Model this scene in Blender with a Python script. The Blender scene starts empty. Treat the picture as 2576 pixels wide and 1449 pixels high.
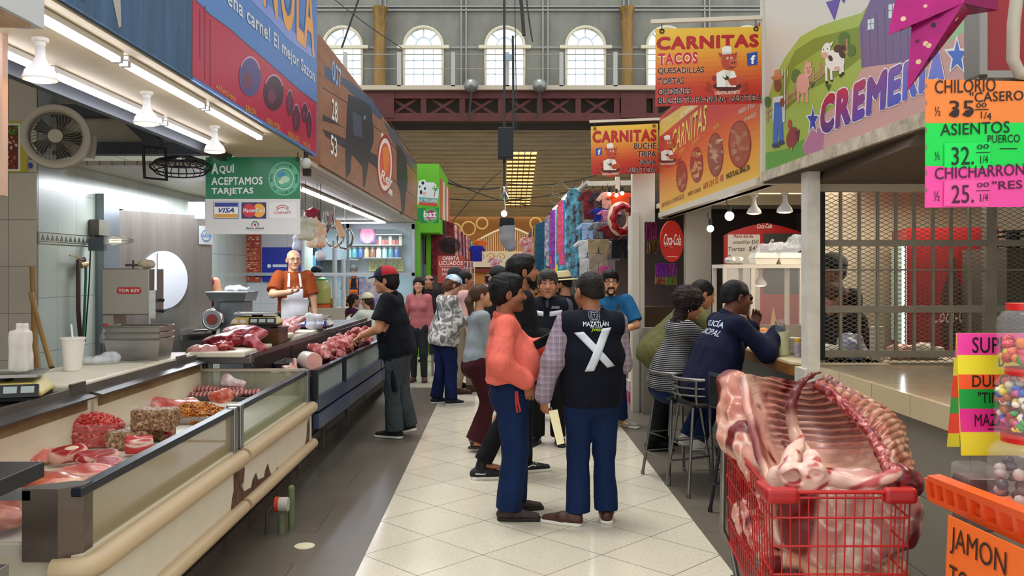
import bpy,math,random
import numpy as np
from mathutils import Vector,Matrix
V = Vector
RND = random.Random(11)
PI = math.pi
D2R = PI / 180
SC = bpy.context.scene
COL = SC.collection
# ---------------------------------------------------------------- camera: level, at eye height, looking down the aisle (+Y)
F,CX,HZ,CH = 2180.0,1260.0,680.0,1.70      # focal length and vanishing point measured in the photograph, eye height in metres
cam_d = bpy.data.cameras.new('camera')
cam_d.sensor_fit = 'HORIZONTAL'
cam_d.sensor_width = 36
cam_d.lens = 36 * F / 2576
cam_d.shift_x = (1288 - CX) / 2576
cam_d.shift_y = (HZ - 724.5) / 2576
cam_d.clip_start = 0.05
cam_d.clip_end = 300
cam = bpy.data.objects.new('camera',cam_d)
COL.objects.link(cam)
cam.location = (0,0,CH)
cam.rotation_euler = (PI / 2,0,0)
SC.camera = cam
# ---------------------------------------------------------------- world (daylight), exposure
W = bpy.data.worlds.new('daylight')
SC.world = W
W.use_nodes = True
_bg = W.node_tree.nodes['Background']
_bg.inputs[0].default_value = (0.93,0.97,1.0,1)
_bg.inputs[1].default_value = 1.4
SC.view_settings.view_transform = 'Standard'
SC.view_settings.look = 'None'
SC.view_settings.exposure = 0.28
SC.view_settings.gamma = 1.0
SC.view_settings.use_curve_mapping = False
SC.cycles.max_bounces = 8
SC.cycles.transparent_max_bounces = 16
SC.cycles.sample_clamp_indirect = 6.0
SC.cycles.caustics_reflective = False
SC.cycles.caustics_refractive = False
def sun(name,rot,strength,angle,col):
 l = bpy.data.lights.new(name,'SUN')
 l.energy,l.angle,l.color = strength,angle,col
 o = bpy.data.objects.new(name,l)
 COL.objects.link(o)
 o.rotation_euler = rot
 o.location = (0,10,14)
 return o
SUN = sun('daylight_sun',(-4 * D2R,-7 * D2R,0),1.5,14 * D2R,(1,.98,.95))
# ---------------------------------------------------------------- photograph measurements -> points on real planes
def aY(px,py,Y): return V(((px - CX) * Y / F,Y,CH - (py - HZ) * Y / F))
def aX(px,py,X):
 Y = F * X / (px - CX)
 return V((X,Y,CH - (py - HZ) * Y / F))
def aZ(px,py,Z):
 Y = F * (CH - Z) / (py - HZ)
 return V(((px - CX) * Y / F,Y,Z))
# ---------------------------------------------------------------- materials
def lin(h):
 if not isinstance(h,str): return tuple(h)[:3]
 h = h.lstrip('#')
 if len(h) == 3: h = ''.join(c * 2 for c in h)
 o = []
 for i in (0,2,4):
  c = int(h[i:i + 2],16) / 255
  o.append(c / 12.92 if c <= .04045 else ((c + .055) / 1.055) ** 2.4)
 return tuple(o)
_mats = {}
def mat(col='#808080',rough=.6,metal=0.,emit=0.,noise=None,bump=None,trans=0.,alpha=1.,ior=1.45,name=None,sss=0.,coat=0.,spec=None,ecol=None):
 """cached procedural material: flat colour, optional mottling noise=(scale, amount, second colour), bump=(scale, strength)"""
 key = (str(col),rough,metal,emit,str(noise),str(bump),trans,alpha,ior,sss,coat,spec,str(ecol))
 if key in _mats: return _mats[key]
 m = bpy.data.materials.new(name or 'surface')
 m.use_nodes = True
 nt = m.node_tree
 b = nt.nodes['Principled BSDF']
 I = b.inputs
 attr = col == 'attr'
 if attr:
  a = nt.nodes.new('ShaderNodeAttribute'); a.attribute_name = 'Col'
  src = a.outputs['Color']
 else:
  I['Base Color'].default_value = (*lin(col),1)
  src = None
 I['Roughness'].default_value = rough
 I['Metallic'].default_value = metal
 I['IOR'].default_value = ior
 if spec is not None: I['Specular IOR Level'].default_value = spec
 if trans: I['Transmission Weight'].default_value = trans
 if alpha < 1: I['Alpha'].default_value = alpha
 if coat: I['Coat Weight'].default_value = coat; I['Coat Roughness'].default_value = .1
 if sss:
  I['Subsurface Weight'].default_value = sss
  I['Subsurface Radius'].default_value = (.012,.005,.003)
 if emit:
  I['Emission Color'].default_value = (*lin(ecol or col),1)
  I['Emission Strength'].default_value = emit
 tc = None
 def coords():
  nonlocal tc
  if tc is None: tc = nt.nodes.new('ShaderNodeTexCoord')
  return tc.outputs['Object']
 if noise:
  n = nt.nodes.new('ShaderNodeTexNoise')
  n.inputs['Scale'].default_value = noise[0]
  n.inputs['Detail'].default_value = 5
  n.inputs['Roughness'].default_value = .65
  if len(noise) > 3:
   mp = nt.nodes.new('ShaderNodeMapping'); mp.inputs['Scale'].default_value = noise[3]
   nt.links.new(coords(),mp.inputs['Vector']); nt.links.new(mp.outputs[0],n.inputs['Vector'])
  else:
   nt.links.new(coords(),n.inputs['Vector'])
  cr = nt.nodes.new('ShaderNodeValToRGB')
  cr.color_ramp.elements[0].position = .38; cr.color_ramp.elements[1].position = .66
  cr.color_ramp.elements[0].color = (0,0,0,1); cr.color_ramp.elements[1].color = (noise[1],) * 3 + (1,)
  nt.links.new(n.outputs['Fac'],cr.inputs['Fac'])
  mx = nt.nodes.new('ShaderNodeMix'); mx.data_type = 'RGBA'
  nt.links.new(cr.outputs['Color'],mx.inputs['Factor'])
  if src: nt.links.new(src,mx.inputs['A'])
  else: mx.inputs['A'].default_value = (*lin(col),1)
  mx.inputs['B'].default_value = (*lin(noise[2]),1)
  src = mx.outputs['Result']
 if src: nt.links.new(src,I['Base Color'])
 if bump:
  n = nt.nodes.new('ShaderNodeTexNoise'); n.inputs['Scale'].default_value = bump[0]; n.inputs['Detail'].default_value = 4
  mp = nt.nodes.new('ShaderNodeMapping'); mp.inputs['Scale'].default_value = bump[3] if len(bump) > 3 else (1,1,1); nt.links.new(coords(),mp.inputs[0]); nt.links.new(mp.outputs[0],n.inputs['Vector']); n.inputs['Distortion'].default_value = .8 if len(bump) > 2 else 0
  bp = nt.nodes.new('ShaderNodeBump'); bp.inputs['Strength'].default_value = bump[1]; bp.inputs['Distance'].default_value = bump[2] if len(bump) > 2 else .01
  nt.links.new(n.outputs['Fac'],bp.inputs['Height']); nt.links.new(bp.outputs[0],I['Normal'])
 _mats[key] = m
 return m
def node_mat(name,rough=.5,metal=0.):
 m = bpy.data.materials.new(name); m.use_nodes = True
 b = m.node_tree.nodes['Principled BSDF']
 b.inputs['Roughness'].default_value = rough; b.inputs['Metallic'].default_value = metal
 return m,m.node_tree,b
PAINT = lambda rough=.6: mat('attr',rough)
STEEL = mat('#a9a7a2',.32,.9,noise=(3.,.35,'#77726b',(1,1,9)))
DSTEEL = mat('#6d6a68',.38,.8,noise=(5.,.5,'#4c4744'))
CHROME = mat('#c9c9c9',.15,1.)
WHITE = mat('#e8e6e0',.5)
BLACK = mat('#0d0d0f',.5)
GLASS = mat('#e6efe6',.04,0,trans=1.,alpha=.22,ior=1.12)
CLEAR = mat('#f2f5f5',.06,0,alpha=.1,spec=.8)
WOOD = mat('#8a6238',.55,noise=(6.,.7,'#5b3c1d',(1,1,12)))
# ---------------------------------------------------------------- objects
def link(name,me,m=None,parent=None,smooth=None):
 o = bpy.data.objects.new(name,me)
 COL.objects.link(o)
 if m is not None:
  for q in (m if isinstance(m,(list,tuple)) else [m]): me.materials.append(q)
 if parent is not None: o.parent = parent
 return o
def tag(o,label,cat=None,group=None,kind=None):
 if label: o['label'] = label
 if cat: o['category'] = cat
 if group: o['group'] = group
 if kind: o['kind'] = kind
 return o
def thing(name,label,cat,loc=(0,0,0),rz=0.,group=None,rot=None):
 o = bpy.data.objects.new(name,None)
 COL.objects.link(o)
 o.empty_display_size = .05
 o.location = loc
 o.rotation_euler = rot if rot else (0,0,rz)
 return tag(o,label,cat,group)
def dup(o,loc=None,rz=None,label=None,group=None,parent=None,scale=None):
 c = o.copy(); COL.objects.link(c)
 if parent is not None: c.parent = parent
 if loc is not None: c.location = loc
 if rz is not None: c.rotation_euler = (0,0,rz)
 if scale is not None: c.scale = scale if hasattr(scale,'__len__') else (scale,) * 3
 if label: c['label'] = label
 if group: c['group'] = group
 for ch in list(o.children): dup(ch,parent=c)
 return c
def setmat(o,m):
 """own mesh data for a copy, in another material"""
 o.data = o.data.copy(); o.data.materials.clear(); o.data.materials.append(m); return o
def mk_mesh(v,faces,cols=None,smooth=0.,per_vertex=False):
 me = bpy.data.meshes.new('m')
 if isinstance(faces,np.ndarray):
  nf,k = faces.shape
  me.vertices.add(len(v)); me.vertices.foreach_set('co',np.asarray(v,np.float32).ravel())
  me.loops.add(nf * k); me.loops.foreach_set('vertex_index',faces.astype(np.int32).ravel())
  me.polygons.add(nf); me.polygons.foreach_set('loop_start',np.arange(0,nf * k,k,dtype=np.int32))
  me.update(calc_edges=True)
 else:
  me.from_pydata([tuple(p) for p in v],[],faces)
 if smooth:
  me.shade_smooth()
  if smooth < 3: me.set_sharp_from_angle(angle=smooth)
 if cols is not None:
  if per_vertex:
   a = me.color_attributes.new('Col','FLOAT_COLOR','POINT')
   c4 = np.ones((len(v),4),np.float32); c4[:,:3] = cols
  else:
   a = me.color_attributes.new('Col','FLOAT_COLOR','CORNER')
   n = np.empty(len(me.polygons),np.int32); me.polygons.foreach_get('loop_total',n)
   c4 = np.ones((int(n.sum()),4),np.float32); c4[:,:3] = np.repeat(np.asarray(cols,np.float32),n,axis=0)
  a.data.foreach_set('color',c4.ravel())
 return me
def frame(d,up=(0,0,1)):
 d = V(d).normalized(); u = V(up)
 if abs(d.dot(u)) > .98: u = V((1,0,0))
 x = u.cross(d).normalized(); y = d.cross(x)
 return x,y,d
class MB:
 """collects shapes that become ONE mesh"""
 def __init__(s,col=None): s.v = []; s.f = []; s.c = []; s.col = lin(col) if col else None
 def paint(s,col): s.col = lin(col); return s
 def add(s,vs,fs):
  o = len(s.v); s.v += [tuple(p) for p in vs]; s.f += [tuple(i + o for i in f) for f in fs]; s.c += [s.col] * len(fs); return s
 def box(s,x0,x1,y0,y1,z0,z1,M=None):
  vs = [V((x,y,z)) for x in (x0,x1) for y in (y0,y1) for z in (z0,z1)]
  if M is not None: vs = [M @ p for p in vs]
  return s.add(vs,[(0,1,3,2),(4,6,7,5),(0,4,5,1),(2,3,7,6),(0,2,6,4),(1,5,7,3)])
 def bar(s,a,b,w,h=None,up=(0,0,1)):
  """rectangular bar from a to b"""
  a,b = V(a),V(b); h = h or w; x,y,d = frame(b - a,up)
  M = Matrix((x,y,d)).transposed().to_4x4(); M.translation = a
  return s.box(-w / 2,w / 2,-h / 2,h / 2,0,(b - a).length,M)
 def cyl(s,a,b,r0,r1=None,n=14,cap=True):
  a,b = V(a),V(b); r1 = r0 if r1 is None else r1; x,y,d = frame(b - a)
  vs = []
  for p,r in ((a,r0),(b,r1)):
   vs += [p + x * (r * math.cos(2 * PI * i / n)) + y * (r * math.sin(2 * PI * i / n)) for i in range(n)]
  fs = [(i,(i + 1) % n,n + (i + 1) % n,n + i) for i in range(n)]
  if cap: fs += [tuple(range(n - 1,-1,-1)),tuple(range(n,2 * n))]
  return s.add(vs,fs)
 def tube(s,pts,r,n=8,closed=False,flat=None):
  pts = [V(p) for p in pts]; m = len(pts); rr = r if hasattr(r,'__len__') else [r] * m
  vs = []; x = None
  for i,p in enumerate(pts):
   if closed: d = pts[(i + 1) % m] - pts[i - 1]
   else: d = pts[min(i + 1,m - 1)] - pts[max(i - 1,0)]
   d.normalize()
   if x is None: x = frame(d)[0]
   x = (x - d * x.dot(d)).normalized(); y = d.cross(x)
   f = flat or 1
   vs += [p + x * (rr[i] * math.cos(2 * PI * k / n)) + y * (rr[i] * f * math.sin(2 * PI * k / n)) for k in range(n)]
  fs = []
  for i in range(m if closed else m - 1):
   j = (i + 1) % m
   fs += [(i * n + k,i * n + (k + 1) % n,j * n + (k + 1) % n,j * n + k) for k in range(n)]
  if not closed: fs += [tuple(range(n - 1,-1,-1)),tuple((m - 1) * n + k for k in range(n))]
  return s.add(vs,fs)
 def lathe(s,prof,M=None,n=24,squash=(1,1),cap=True):
  vs = []; fs = []
  for r,z in prof: vs += [V((r * squash[0] * math.cos(2 * PI * k / n),r * squash[1] * math.sin(2 * PI * k / n),z)) for k in range(n)]
  if M is not None: vs = [M @ p for p in vs]
  for i in range(len(prof) - 1):
   fs += [(i * n + k,i * n + (k + 1) % n,(i + 1) * n + (k + 1) % n,(i + 1) * n + k) for k in range(n)]
  if cap and prof[0][0] > 1e-5: fs.append(tuple(range(n - 1,-1,-1)))
  if cap and prof[-1][0] > 1e-5: fs.append(tuple((len(prof) - 1) * n + k for k in range(n)))
  return s.add(vs,fs)
 def sph(s,c,r,n=12,M=None):
  r = r if hasattr(r,'__len__') else (r,) * 3; c = V(c); h = max(4,n // 2)
  prof = [(math.sin(PI * i / h),-math.cos(PI * i / h)) for i in range(h + 1)]
  prof[0] = (1e-6,-1); prof[-1] = (1e-6,1)
  T = Matrix.Diagonal((*r,1))
  if M is not None: T = M @ T
  T = Matrix.Translation(c) @ T
  return s.lathe(prof,T,n)
 def prism(s,pts,off):
  """polygon pts extruded by vector off"""
  n = len(pts); off = V(off); vs = [V(p) for p in pts] + [V(p) + off for p in pts]
  nrm = V((0,0,0))
  for i in range(n): nrm += V(pts[i]).cross(V(pts[(i + 1) % n]))
  fs = [tuple(range(n - 1,-1,-1)),tuple(range(n,2 * n))] + [(i,(i + 1) % n,n + (i + 1) % n,n + i) for i in range(n)]
  if nrm.dot(off) < 0: fs = [tuple(reversed(f)) for f in fs]
  return s.add(vs,fs)
 def poly(s,pts): return s.add(pts,[tuple(range(len(pts)))])
 def grid(s,fn,nu,nv,closed_u=False):
  vs = [fn(i / (nu if closed_u else nu - 1),j / (nv - 1)) for j in range(nv) for i in range(nu)]
  fs = [(j * nu + i,j * nu + (i + 1) % nu,(j + 1) * nu + (i + 1) % nu,(j + 1) * nu + i) for j in range(nv - 1) for i in range(nu if closed_u else nu - 1)]
  return s.add(vs,fs)
 def text(s,t,o,u,v,bold=.0,shear=0.):
  """lettering filling the parallelogram o, o+u, o+v"""
  vs,fs = glyphs(t,bold,shear); o,u,v = V(o),V(u),V(v); n = u.cross(v).normalized() * .00012
  return s.add([o + u * a + v * b + n * j for a,b,j in vs],fs)
 def build(s,name,m=None,parent=None,smooth=0.,bev=0.,solid=0.):
  has = any(c is not None for c in s.c)
  cols = [c or (.5,.5,.5) for c in s.c] if has else None
  me = mk_mesh(s.v,s.f,cols,smooth)
  o = link(name,me,m if m is not None else PAINT(),parent)
  if solid:
   k = o.modifiers.new('thick','SOLIDIFY'); k.thickness = solid
  if bev:
   k = o.modifiers.new('edge','BEVEL'); k.width = bev; k.segments = 2; k.limit_method = 'ANGLE'; k.angle_limit = .7
  return o
_gl = {}
def glyphs(t,bold=0.,shear=0.):
 """outline text filled and scaled to a unit box; heavier weights are struck several times, slightly shifted"""
 k = (t,bold,shear)
 if k in _gl: return _gl[k]
 cu = bpy.data.curves.new('t','FONT'); cu.body = t; cu.shear = shear; cu.resolution_u = 3; cu.space_character = 1 + bold * 2.2
 ob = bpy.data.objects.new('t',cu)
 me = ob.to_mesh()
 co = np.empty(len(me.vertices) * 3,np.float32); me.vertices.foreach_get('co',co); co = co.reshape(-1,3)[:,:2]
 fs = [tuple(p.vertices) for p in me.polygons]
 ob.to_mesh_clear(); bpy.data.objects.remove(ob); bpy.data.curves.remove(cu)
 b = bold * .9
 sh_ = [(0,0)] + ([] if not b else [(b,0),(-b,0),(0,b),(0,-b)] + ([] if bold < .025 else [(b * .7,b * .7),(-b * .7,b * .7),(b * .7,-b * .7),(-b * .7,-b * .7)]))
 n = len(co); F_ = [tuple(i + n * j for i in f) for j in range(len(sh_)) for f in fs]
 co = np.concatenate([co + np.array(d,np.float32) for d in sh_])
 lo,hi = co.min(0),co.max(0)
 co = (co - lo) / np.maximum(hi - lo,1e-6)
 _gl[k] = ([(float(p[0]),float(p[1]),i // n) for i,p in enumerate(co)],F_)
 return _gl[k]
class Art:
 """flat printed artwork on a plane: fn(px, py, layer) gives the point on the sign"""
 def __init__(s,fn): s.fn = fn; s.b = MB(); s.l = 1; s.n = 0
 def poly(s,pts,col,l=None):
  s.n += 1; L = (s.l if l is None else l) + (s.n % 7) * .03
  s.b.paint(col); s.b.poly([s.fn(x,y,L) for x,y in pts]); return s
 def ell(s,cx,cy,rx,ry,col,n=28,rot=0.,l=None):
  c,q = math.cos(rot),math.sin(rot)
  return s.poly([(cx + rx * math.cos(2 * PI * i / n) * c - ry * math.sin(2 * PI * i / n) * q,cy + rx * math.cos(2 * PI * i / n) * q + ry * math.sin(2 * PI * i / n) * c) for i in range(n)],col,l)
 def ring(s,cx,cy,rx,ry,w,col,n=32,a0=0.,a1=2 * PI,l=None):
  s.b.paint(col); L = s.l if l is None else l
  for i in range(n):
   a,b = a0 + (a1 - a0) * i / n,a0 + (a1 - a0) * (i + 1) / n
   s.b.poly([s.fn(cx + (rx + k) * math.cos(t),cy + (ry + k * ry / rx) * math.sin(t),L) for t,k in ((a,0),(b,0),(b,w),(a,w))])
  return s
 def line(s,pts,w,col,l=None):
  s.b.paint(col); L = s.l if l is None else l
  for (x0,y0),(x1,y1) in zip(pts,pts[1:]):
   s.n += 1; L = (s.l if l is None else l) + (s.n % 7) * .03
   dx,dy = x1 - x0,y1 - y0; q = math.hypot(dx,dy) or 1; nx,ny = -dy / q * w / 2,dx / q * w / 2; ex,ey = dx / q * w * .3,dy / q * w * .3
   s.b.poly([s.fn(x,y,L) for x,y in ((x0 + nx - ex,y0 + ny - ey),(x0 - nx - ex,y0 - ny - ey),(x1 - nx + ex,y1 - ny + ey),(x1 + nx + ex,y1 + ny + ey))])
  return s
 def text(s,t,bl,br,tl,col,bold=.0,shear=0.,l=None,outline=None):
  L = s.l if l is None else l
  if outline:
   o = s.fn(*bl,L - .5); s.b.paint(outline[0]); s.b.text(t,o,s.fn(*br,L - .5) - o,s.fn(*tl,L - .5) - o,outline[1],shear)
  o = s.fn(*bl,L); s.b.paint(col); s.b.text(t,o,s.fn(*br,L) - o,s.fn(*tl,L) - o,bold,shear); return s
 def star(s,cx,cy,r,col,ry=None,l=None,r2=.4):
  ry = ry or r
  return s.poly([(cx + (r if i % 2 == 0 else r * r2) * math.sin(PI * i / 5),cy - (ry if i % 2 == 0 else ry * r2) * math.cos(PI * i / 5)) for i in range(10)],col,l)
 def done(s,name,parent,m=None): return s.b.build(name,m or PAINT(.45),parent)
def planeX(X,sg): return lambda px,py,l=0: aX(px,py,X - sg * l * .0015)     # sg: +1 for a sign on the right of the aisle
def planeY(Y): return lambda px,py,l=0: aY(px,py,Y - l * .0015)
# ---------------------------------------------------------------- smooth implicit bodies: every figure, garment and cut of meat is one continuous skin
def nets(D,org,vox):
 S = D < 0
 a = np.zeros(tuple(n - 1 for n in D.shape),np.uint8)
 sl = (slice(0,-1),slice(1,None))
 for i in (0,1):
  for j in (0,1):
   for k in (0,1): a += S[sl[i],sl[j],sl[k]]
 act = (a > 0) & (a < 8)
 ii,jj,kk = np.nonzero(act)
 n = len(ii)
 idx = np.full(act.shape,-1,np.int32); idx[ii,jj,kk] = np.arange(n)
 acc = np.zeros((n,3),np.float32); cnt = np.zeros(n,np.float32)
 cs = [(i,j,k) for i in (0,1) for j in (0,1) for k in (0,1)]
 for p in cs:
  for ax in range(3):
   if p[ax]: continue
   q = list(p); q[ax] = 1
   va = D[ii + p[0],jj + p[1],kk + p[2]]; vb = D[ii + q[0],jj + q[1],kk + q[2]]
   m = (va < 0) != (vb < 0)
   t = np.where(m,va / np.where(m,va - vb,1),0)
   for d in range(3): acc[:,d] += np.where(m,p[d] + (t if d == ax else 0),0)
   cnt += m
 v = org + vox * (np.stack([ii,jj,kk],1) + acc / cnt[:,None])
 qs = []
 for ax in range(3):
  b,c = (ax + 1) % 3,(ax + 2) % 3
  s0 = [slice(1,-1)] * 3; s1 = [slice(1,-1)] * 3
  s0[ax] = slice(0,-1); s1[ax] = slice(1,None)
  A,B = S[tuple(s0)],S[tuple(s1)]
  for m,rev in ((A & ~B,False),(~A & B,True)):
   g = list(np.nonzero(m))
   g[b] = g[b] + 1; g[c] = g[c] + 1
   def cell(db,dc):
    h = [g[0],g[1],g[2]]; h[b] = h[b] + db; h[c] = h[c] + dc
    return idx[h[0],h[1],h[2]]
   q = np.stack([cell(-1,-1),cell(0,-1),cell(0,0),cell(-1,0)],1)
   qs.append(q[:,::-1] if rev else q)
 return v,np.concatenate(qs)
def wob(P,f,seed=0,n=5):
 """cheap smooth noise in about -1..1"""
 r = np.random.RandomState(seed); o = 0
 for _ in range(n):
  d = r.normal(size=3); d *= f * r.uniform(.6,1.5) / np.linalg.norm(d)
  o = o + np.sin(P @ d + r.uniform(0,6.28))
 return o / (n ** .5 * 1.2)
def arr(p): return np.array(p[:3],np.float32)
class SDF:
 def __init__(s,k=.02): s.q = []; s.k = k
 def _add(s,lo,hi,fn,k,op): s.q.append((np.array(lo,np.float32),np.array(hi,np.float32),fn,s.k if k is None else k,op)); return s
 def seg(s,a,b,ra,rb=None,side=(1,0,0),k=None,op='u',flat=False):
  a,b = arr(a),arr(b); rb = ra if rb is None else rb
  wa,da = ra if hasattr(ra,'__len__') else (ra,ra); wb,db = rb if hasattr(rb,'__len__') else (rb,rb)
  ax = b - a; L = float(np.linalg.norm(ax)) + 1e-9; ax = ax / L
  u = arr(side); u = u - ax * u.dot(ax)
  if np.linalg.norm(u) < 1e-3: u = np.array((0.,1,.01),np.float32); u = u - ax * u.dot(ax)
  u = u / np.linalg.norm(u); w = np.cross(ax,u)
  def fn(P):
   q = P - a; al = q @ ax; t = np.clip(al / L,0,1)
   pu,pv = q @ u,q @ w
   rw,rd = wa + (wb - wa) * t,da + (db - da) * t; m = np.minimum(rw,rd)
   if flat: return np.maximum((np.sqrt((pu / rw) ** 2 + (pv / rd) ** 2) - 1) * m,np.maximum(-al,al - L))
   ex = al - t * L
   return (np.sqrt((pu / rw) ** 2 + (pv / rd) ** 2 + (ex / m) ** 2) - 1) * m
  R = max(wa,da,wb,db)
  return s._add(np.minimum(a,b) - R,np.maximum(a,b) + R,fn,k,op)
 def ell(s,c,r,M=None,k=None,op='u'):
  c = arr(c); r = np.array(r if hasattr(r,'__len__') else (r,) * 3,np.float32)
  Mn = None if M is None else np.array(M.to_3x3(),np.float32)
  def fn(P):
   q = P - c
   if Mn is not None: q = q @ Mn
   g = np.sqrt(((q / r) ** 2).sum(-1)); h = np.sqrt(((q / r ** 2) ** 2).sum(-1)) + 1e-9
   return g * (g - 1) / h
  return s._add(c - r.max(),c + r.max(),fn,k,op)
 def box(s,c,h,M=None,rr=.005,k=None,op='u'):
  c = arr(c); h = np.array(h,np.float32); Mn = None if M is None else np.array(M.to_3x3(),np.float32)
  def fn(P):
   q = P - c
   if Mn is not None: q = q @ Mn
   d = np.abs(q) - (h - rr)
   return np.sqrt((np.maximum(d,0) ** 2).sum(-1)) + np.minimum(d.max(-1),0) - rr
  R = float(np.linalg.norm(h))
  return s._add(c - R,c + R,fn,k,op)
 def tube(s,pts,r,k=None,op='u'):
  rr = r if hasattr(r,'__len__') else [r] * len(pts)
  for i in range(len(pts) - 1): s.seg(pts[i],pts[i + 1],rr[i],rr[i + 1],k=k,op=op)
  return s
 def cut(s,p,n):
  p,n = arr(p),arr(n); n = n / np.linalg.norm(n)
  s.q.append((None,None,lambda P: (P - p) @ n,0,'cut')); return s
 def mesh(s,vox,amp=0.,f=30.,seed=1,stretch=None,fn=None):
  us = [q for q in s.q if q[4] == 'u']
  pad = 3 * vox + amp * 2
  lo = np.min([q[0] for q in us],0) - pad; hi = np.max([q[1] for q in us],0) + pad
  n = np.ceil((hi - lo) / vox).astype(int) + 1
  D = np.full(tuple(n),.5,np.float32)
  gx = [lo[d] + vox * np.arange(n[d],dtype=np.float32) for d in range(3)]
  def pts(i0,i1): return np.stack(np.meshgrid(*[gx[d][i0[d]:i1[d]] for d in range(3)],indexing='ij'),-1)
  for a,b,g,k,op in s.q:
   if op == 'cut': i0,i1 = np.zeros(3,int),n
   else:
    i0 = np.clip(((a - lo - k - 2.5 * vox - amp) / vox).astype(int),0,n); i1 = np.clip(((b - lo + k + 2.5 * vox + amp) / vox).astype(int) + 2,0,n)
   if (i1 <= i0).any(): continue
   B = D[i0[0]:i1[0],i0[1]:i1[1],i0[2]:i1[2]]
   d = g(pts(i0,i1))
   if op == 'u': h = np.maximum(k - np.abs(B - d),0) / max(k,1e-6); B[:] = np.minimum(B,d) - h * h * k / 4
   elif op == 's': h = np.maximum(k - np.abs(B + d),0) / max(k,1e-6); B[:] = np.maximum(B,-d) + h * h * k / 4
   elif op == 'i': B[:] = np.maximum(B,d)
   else: B[:] = np.maximum(B,d)
  if amp or fn:
   m = np.nonzero(np.abs(D) < 4 * vox + amp)
   P = np.stack([gx[d][m[d]] for d in range(3)],-1)
   if amp:
    Q = P if stretch is None else P * np.array(stretch,np.float32)
    D[m] += amp * (.65 * wob(Q,f,seed) + .35 * wob(Q,f * 2.3,seed + 5))
   if fn: D[m] += fn(P)
  for ax in range(3):
   e = [slice(None)] * 3
   for q in (0,-1): e[ax] = q; D[tuple(e)] = np.maximum(D[tuple(e)],vox * .5)
  return nets(D,lo,vox)
 def build(s,name,m,parent=None,vox=.01,amp=0.,f=30.,seed=1,stretch=None,colfn=None,fn=None):
  v,q = s.mesh(vox,amp,f,seed,stretch,fn)
  me = mk_mesh(v,q,None if colfn is None else colfn(v),3.2,True)
  return link(name,me,m,parent)
# ================================================================ THE SETTING
def tiled(name,base,grout,sx,sy,rot=0.,off=(0,0),w=.012,axes='XY',rough=.3,vary=.08,speck=None,stag=False,dirt=None):
 m,nt,b = node_mat(name,rough)
 L = nt.links.new
 g = nt.nodes.new('ShaderNodeNewGeometry'); sp = nt.nodes.new('ShaderNodeSeparateXYZ'); L(g.outputs['Position'],sp.inputs[0])
 cb = nt.nodes.new('ShaderNodeCombineXYZ'); L(sp.outputs[axes[0]],cb.inputs[0]); L(sp.outputs[axes[1]],cb.inputs[1])
 mp = nt.nodes.new('ShaderNodeMapping'); mp.vector_type = 'TEXTURE'
 mp.inputs['Location'].default_value = (*off,0); mp.inputs['Rotation'].default_value = (0,0,rot)
 L(cb.outputs[0],mp.inputs[0])
 br = nt.nodes.new('ShaderNodeTexBrick')
 br.offset = .5 if stag else 0.; br.squash = 1
 br.inputs['Scale'].default_value = 1
 br.inputs['Brick Width'].default_value = sx; br.inputs['Row Height'].default_value = sy
 br.inputs['Mortar Size'].default_value = w / 2; br.inputs['Mortar Smooth'].default_value = .1; br.inputs['Bias'].default_value = 0
 c = np.array(lin(base))
 br.inputs['Color1'].default_value = (*(c * (1 + vary)),1); br.inputs['Color2'].default_value = (*(c * (1 - vary)),1)
 br.inputs['Mortar'].default_value = (*lin(grout),1)
 L(mp.outputs[0],br.inputs['Vector'])
 out = br.outputs['Color']
 for sc,amt,col,lo,hi in ([(60,.5,speck,.5,.7)] if speck else []) + ([(1.3,.45,dirt,.45,.75)] if dirt else []):
  n = nt.nodes.new('ShaderNodeTexNoise'); n.inputs['Scale'].default_value = sc; n.inputs['Detail'].default_value = 4
  L(g.outputs['Position'],n.inputs['Vector'])
  cr = nt.nodes.new('ShaderNodeValToRGB'); cr.color_ramp.elements[0].position = lo; cr.color_ramp.elements[1].position = hi
  cr.color_ramp.elements[0].color = (0,0,0,1); cr.color_ramp.elements[1].color = (amt,) * 3 + (1,)
  L(n.outputs['Fac'],cr.inputs['Fac'])
  mx = nt.nodes.new('ShaderNodeMix'); mx.data_type = 'RGBA'
  L(cr.outputs['Color'],mx.inputs['Factor']); L(out,mx.inputs['A']); mx.inputs['B'].default_value = (*lin(col),1)
  out = mx.outputs['Result']
 L(out,b.inputs['Base Color'])
 return m
def struct(name,b,m,label=None,**k): return tag(b.build(name,m,**k),label,None,None,'structure')
XL,XR = -.81,1.304                                   # edges of the cream tiled strip
GREYT = tiled('grey floor tile','#625a4f','#3d3831',1.2,.6,off=(0,.22),w=.006,rough=.32,vary=.07,dirt='#4c4034',stag=True)
CREAMT = tiled('cream terrazzo tile','#cbc3ae','#5c574e',.5015,.5015,rot=PI / 4,off=(-.4636,5.523),w=.006,rough=.16,vary=.04,speck='#a89f8a',dirt='#b3ab98')
FART = tiled('beige floor tile','#c3b8a2','#8a8274',.5,.5,w=.006,rough=.2,vary=.04)
struct('floor',MB().box(-7,8,-1,12.55,-.1,0),GREYT,'grey wood look floor tile on both sides of the pale aisle strip')
struct('floor_strip',MB().box(XL,XR,-1,12.55,-.05,.003),CREAMT,'cream terrazzo tile strip laid diagonally down the aisle')
struct('floor_far',MB().box(-12,14,12.55,60,-.1,.002),FART,'beige tile floor at the far end of the aisle')
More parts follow.
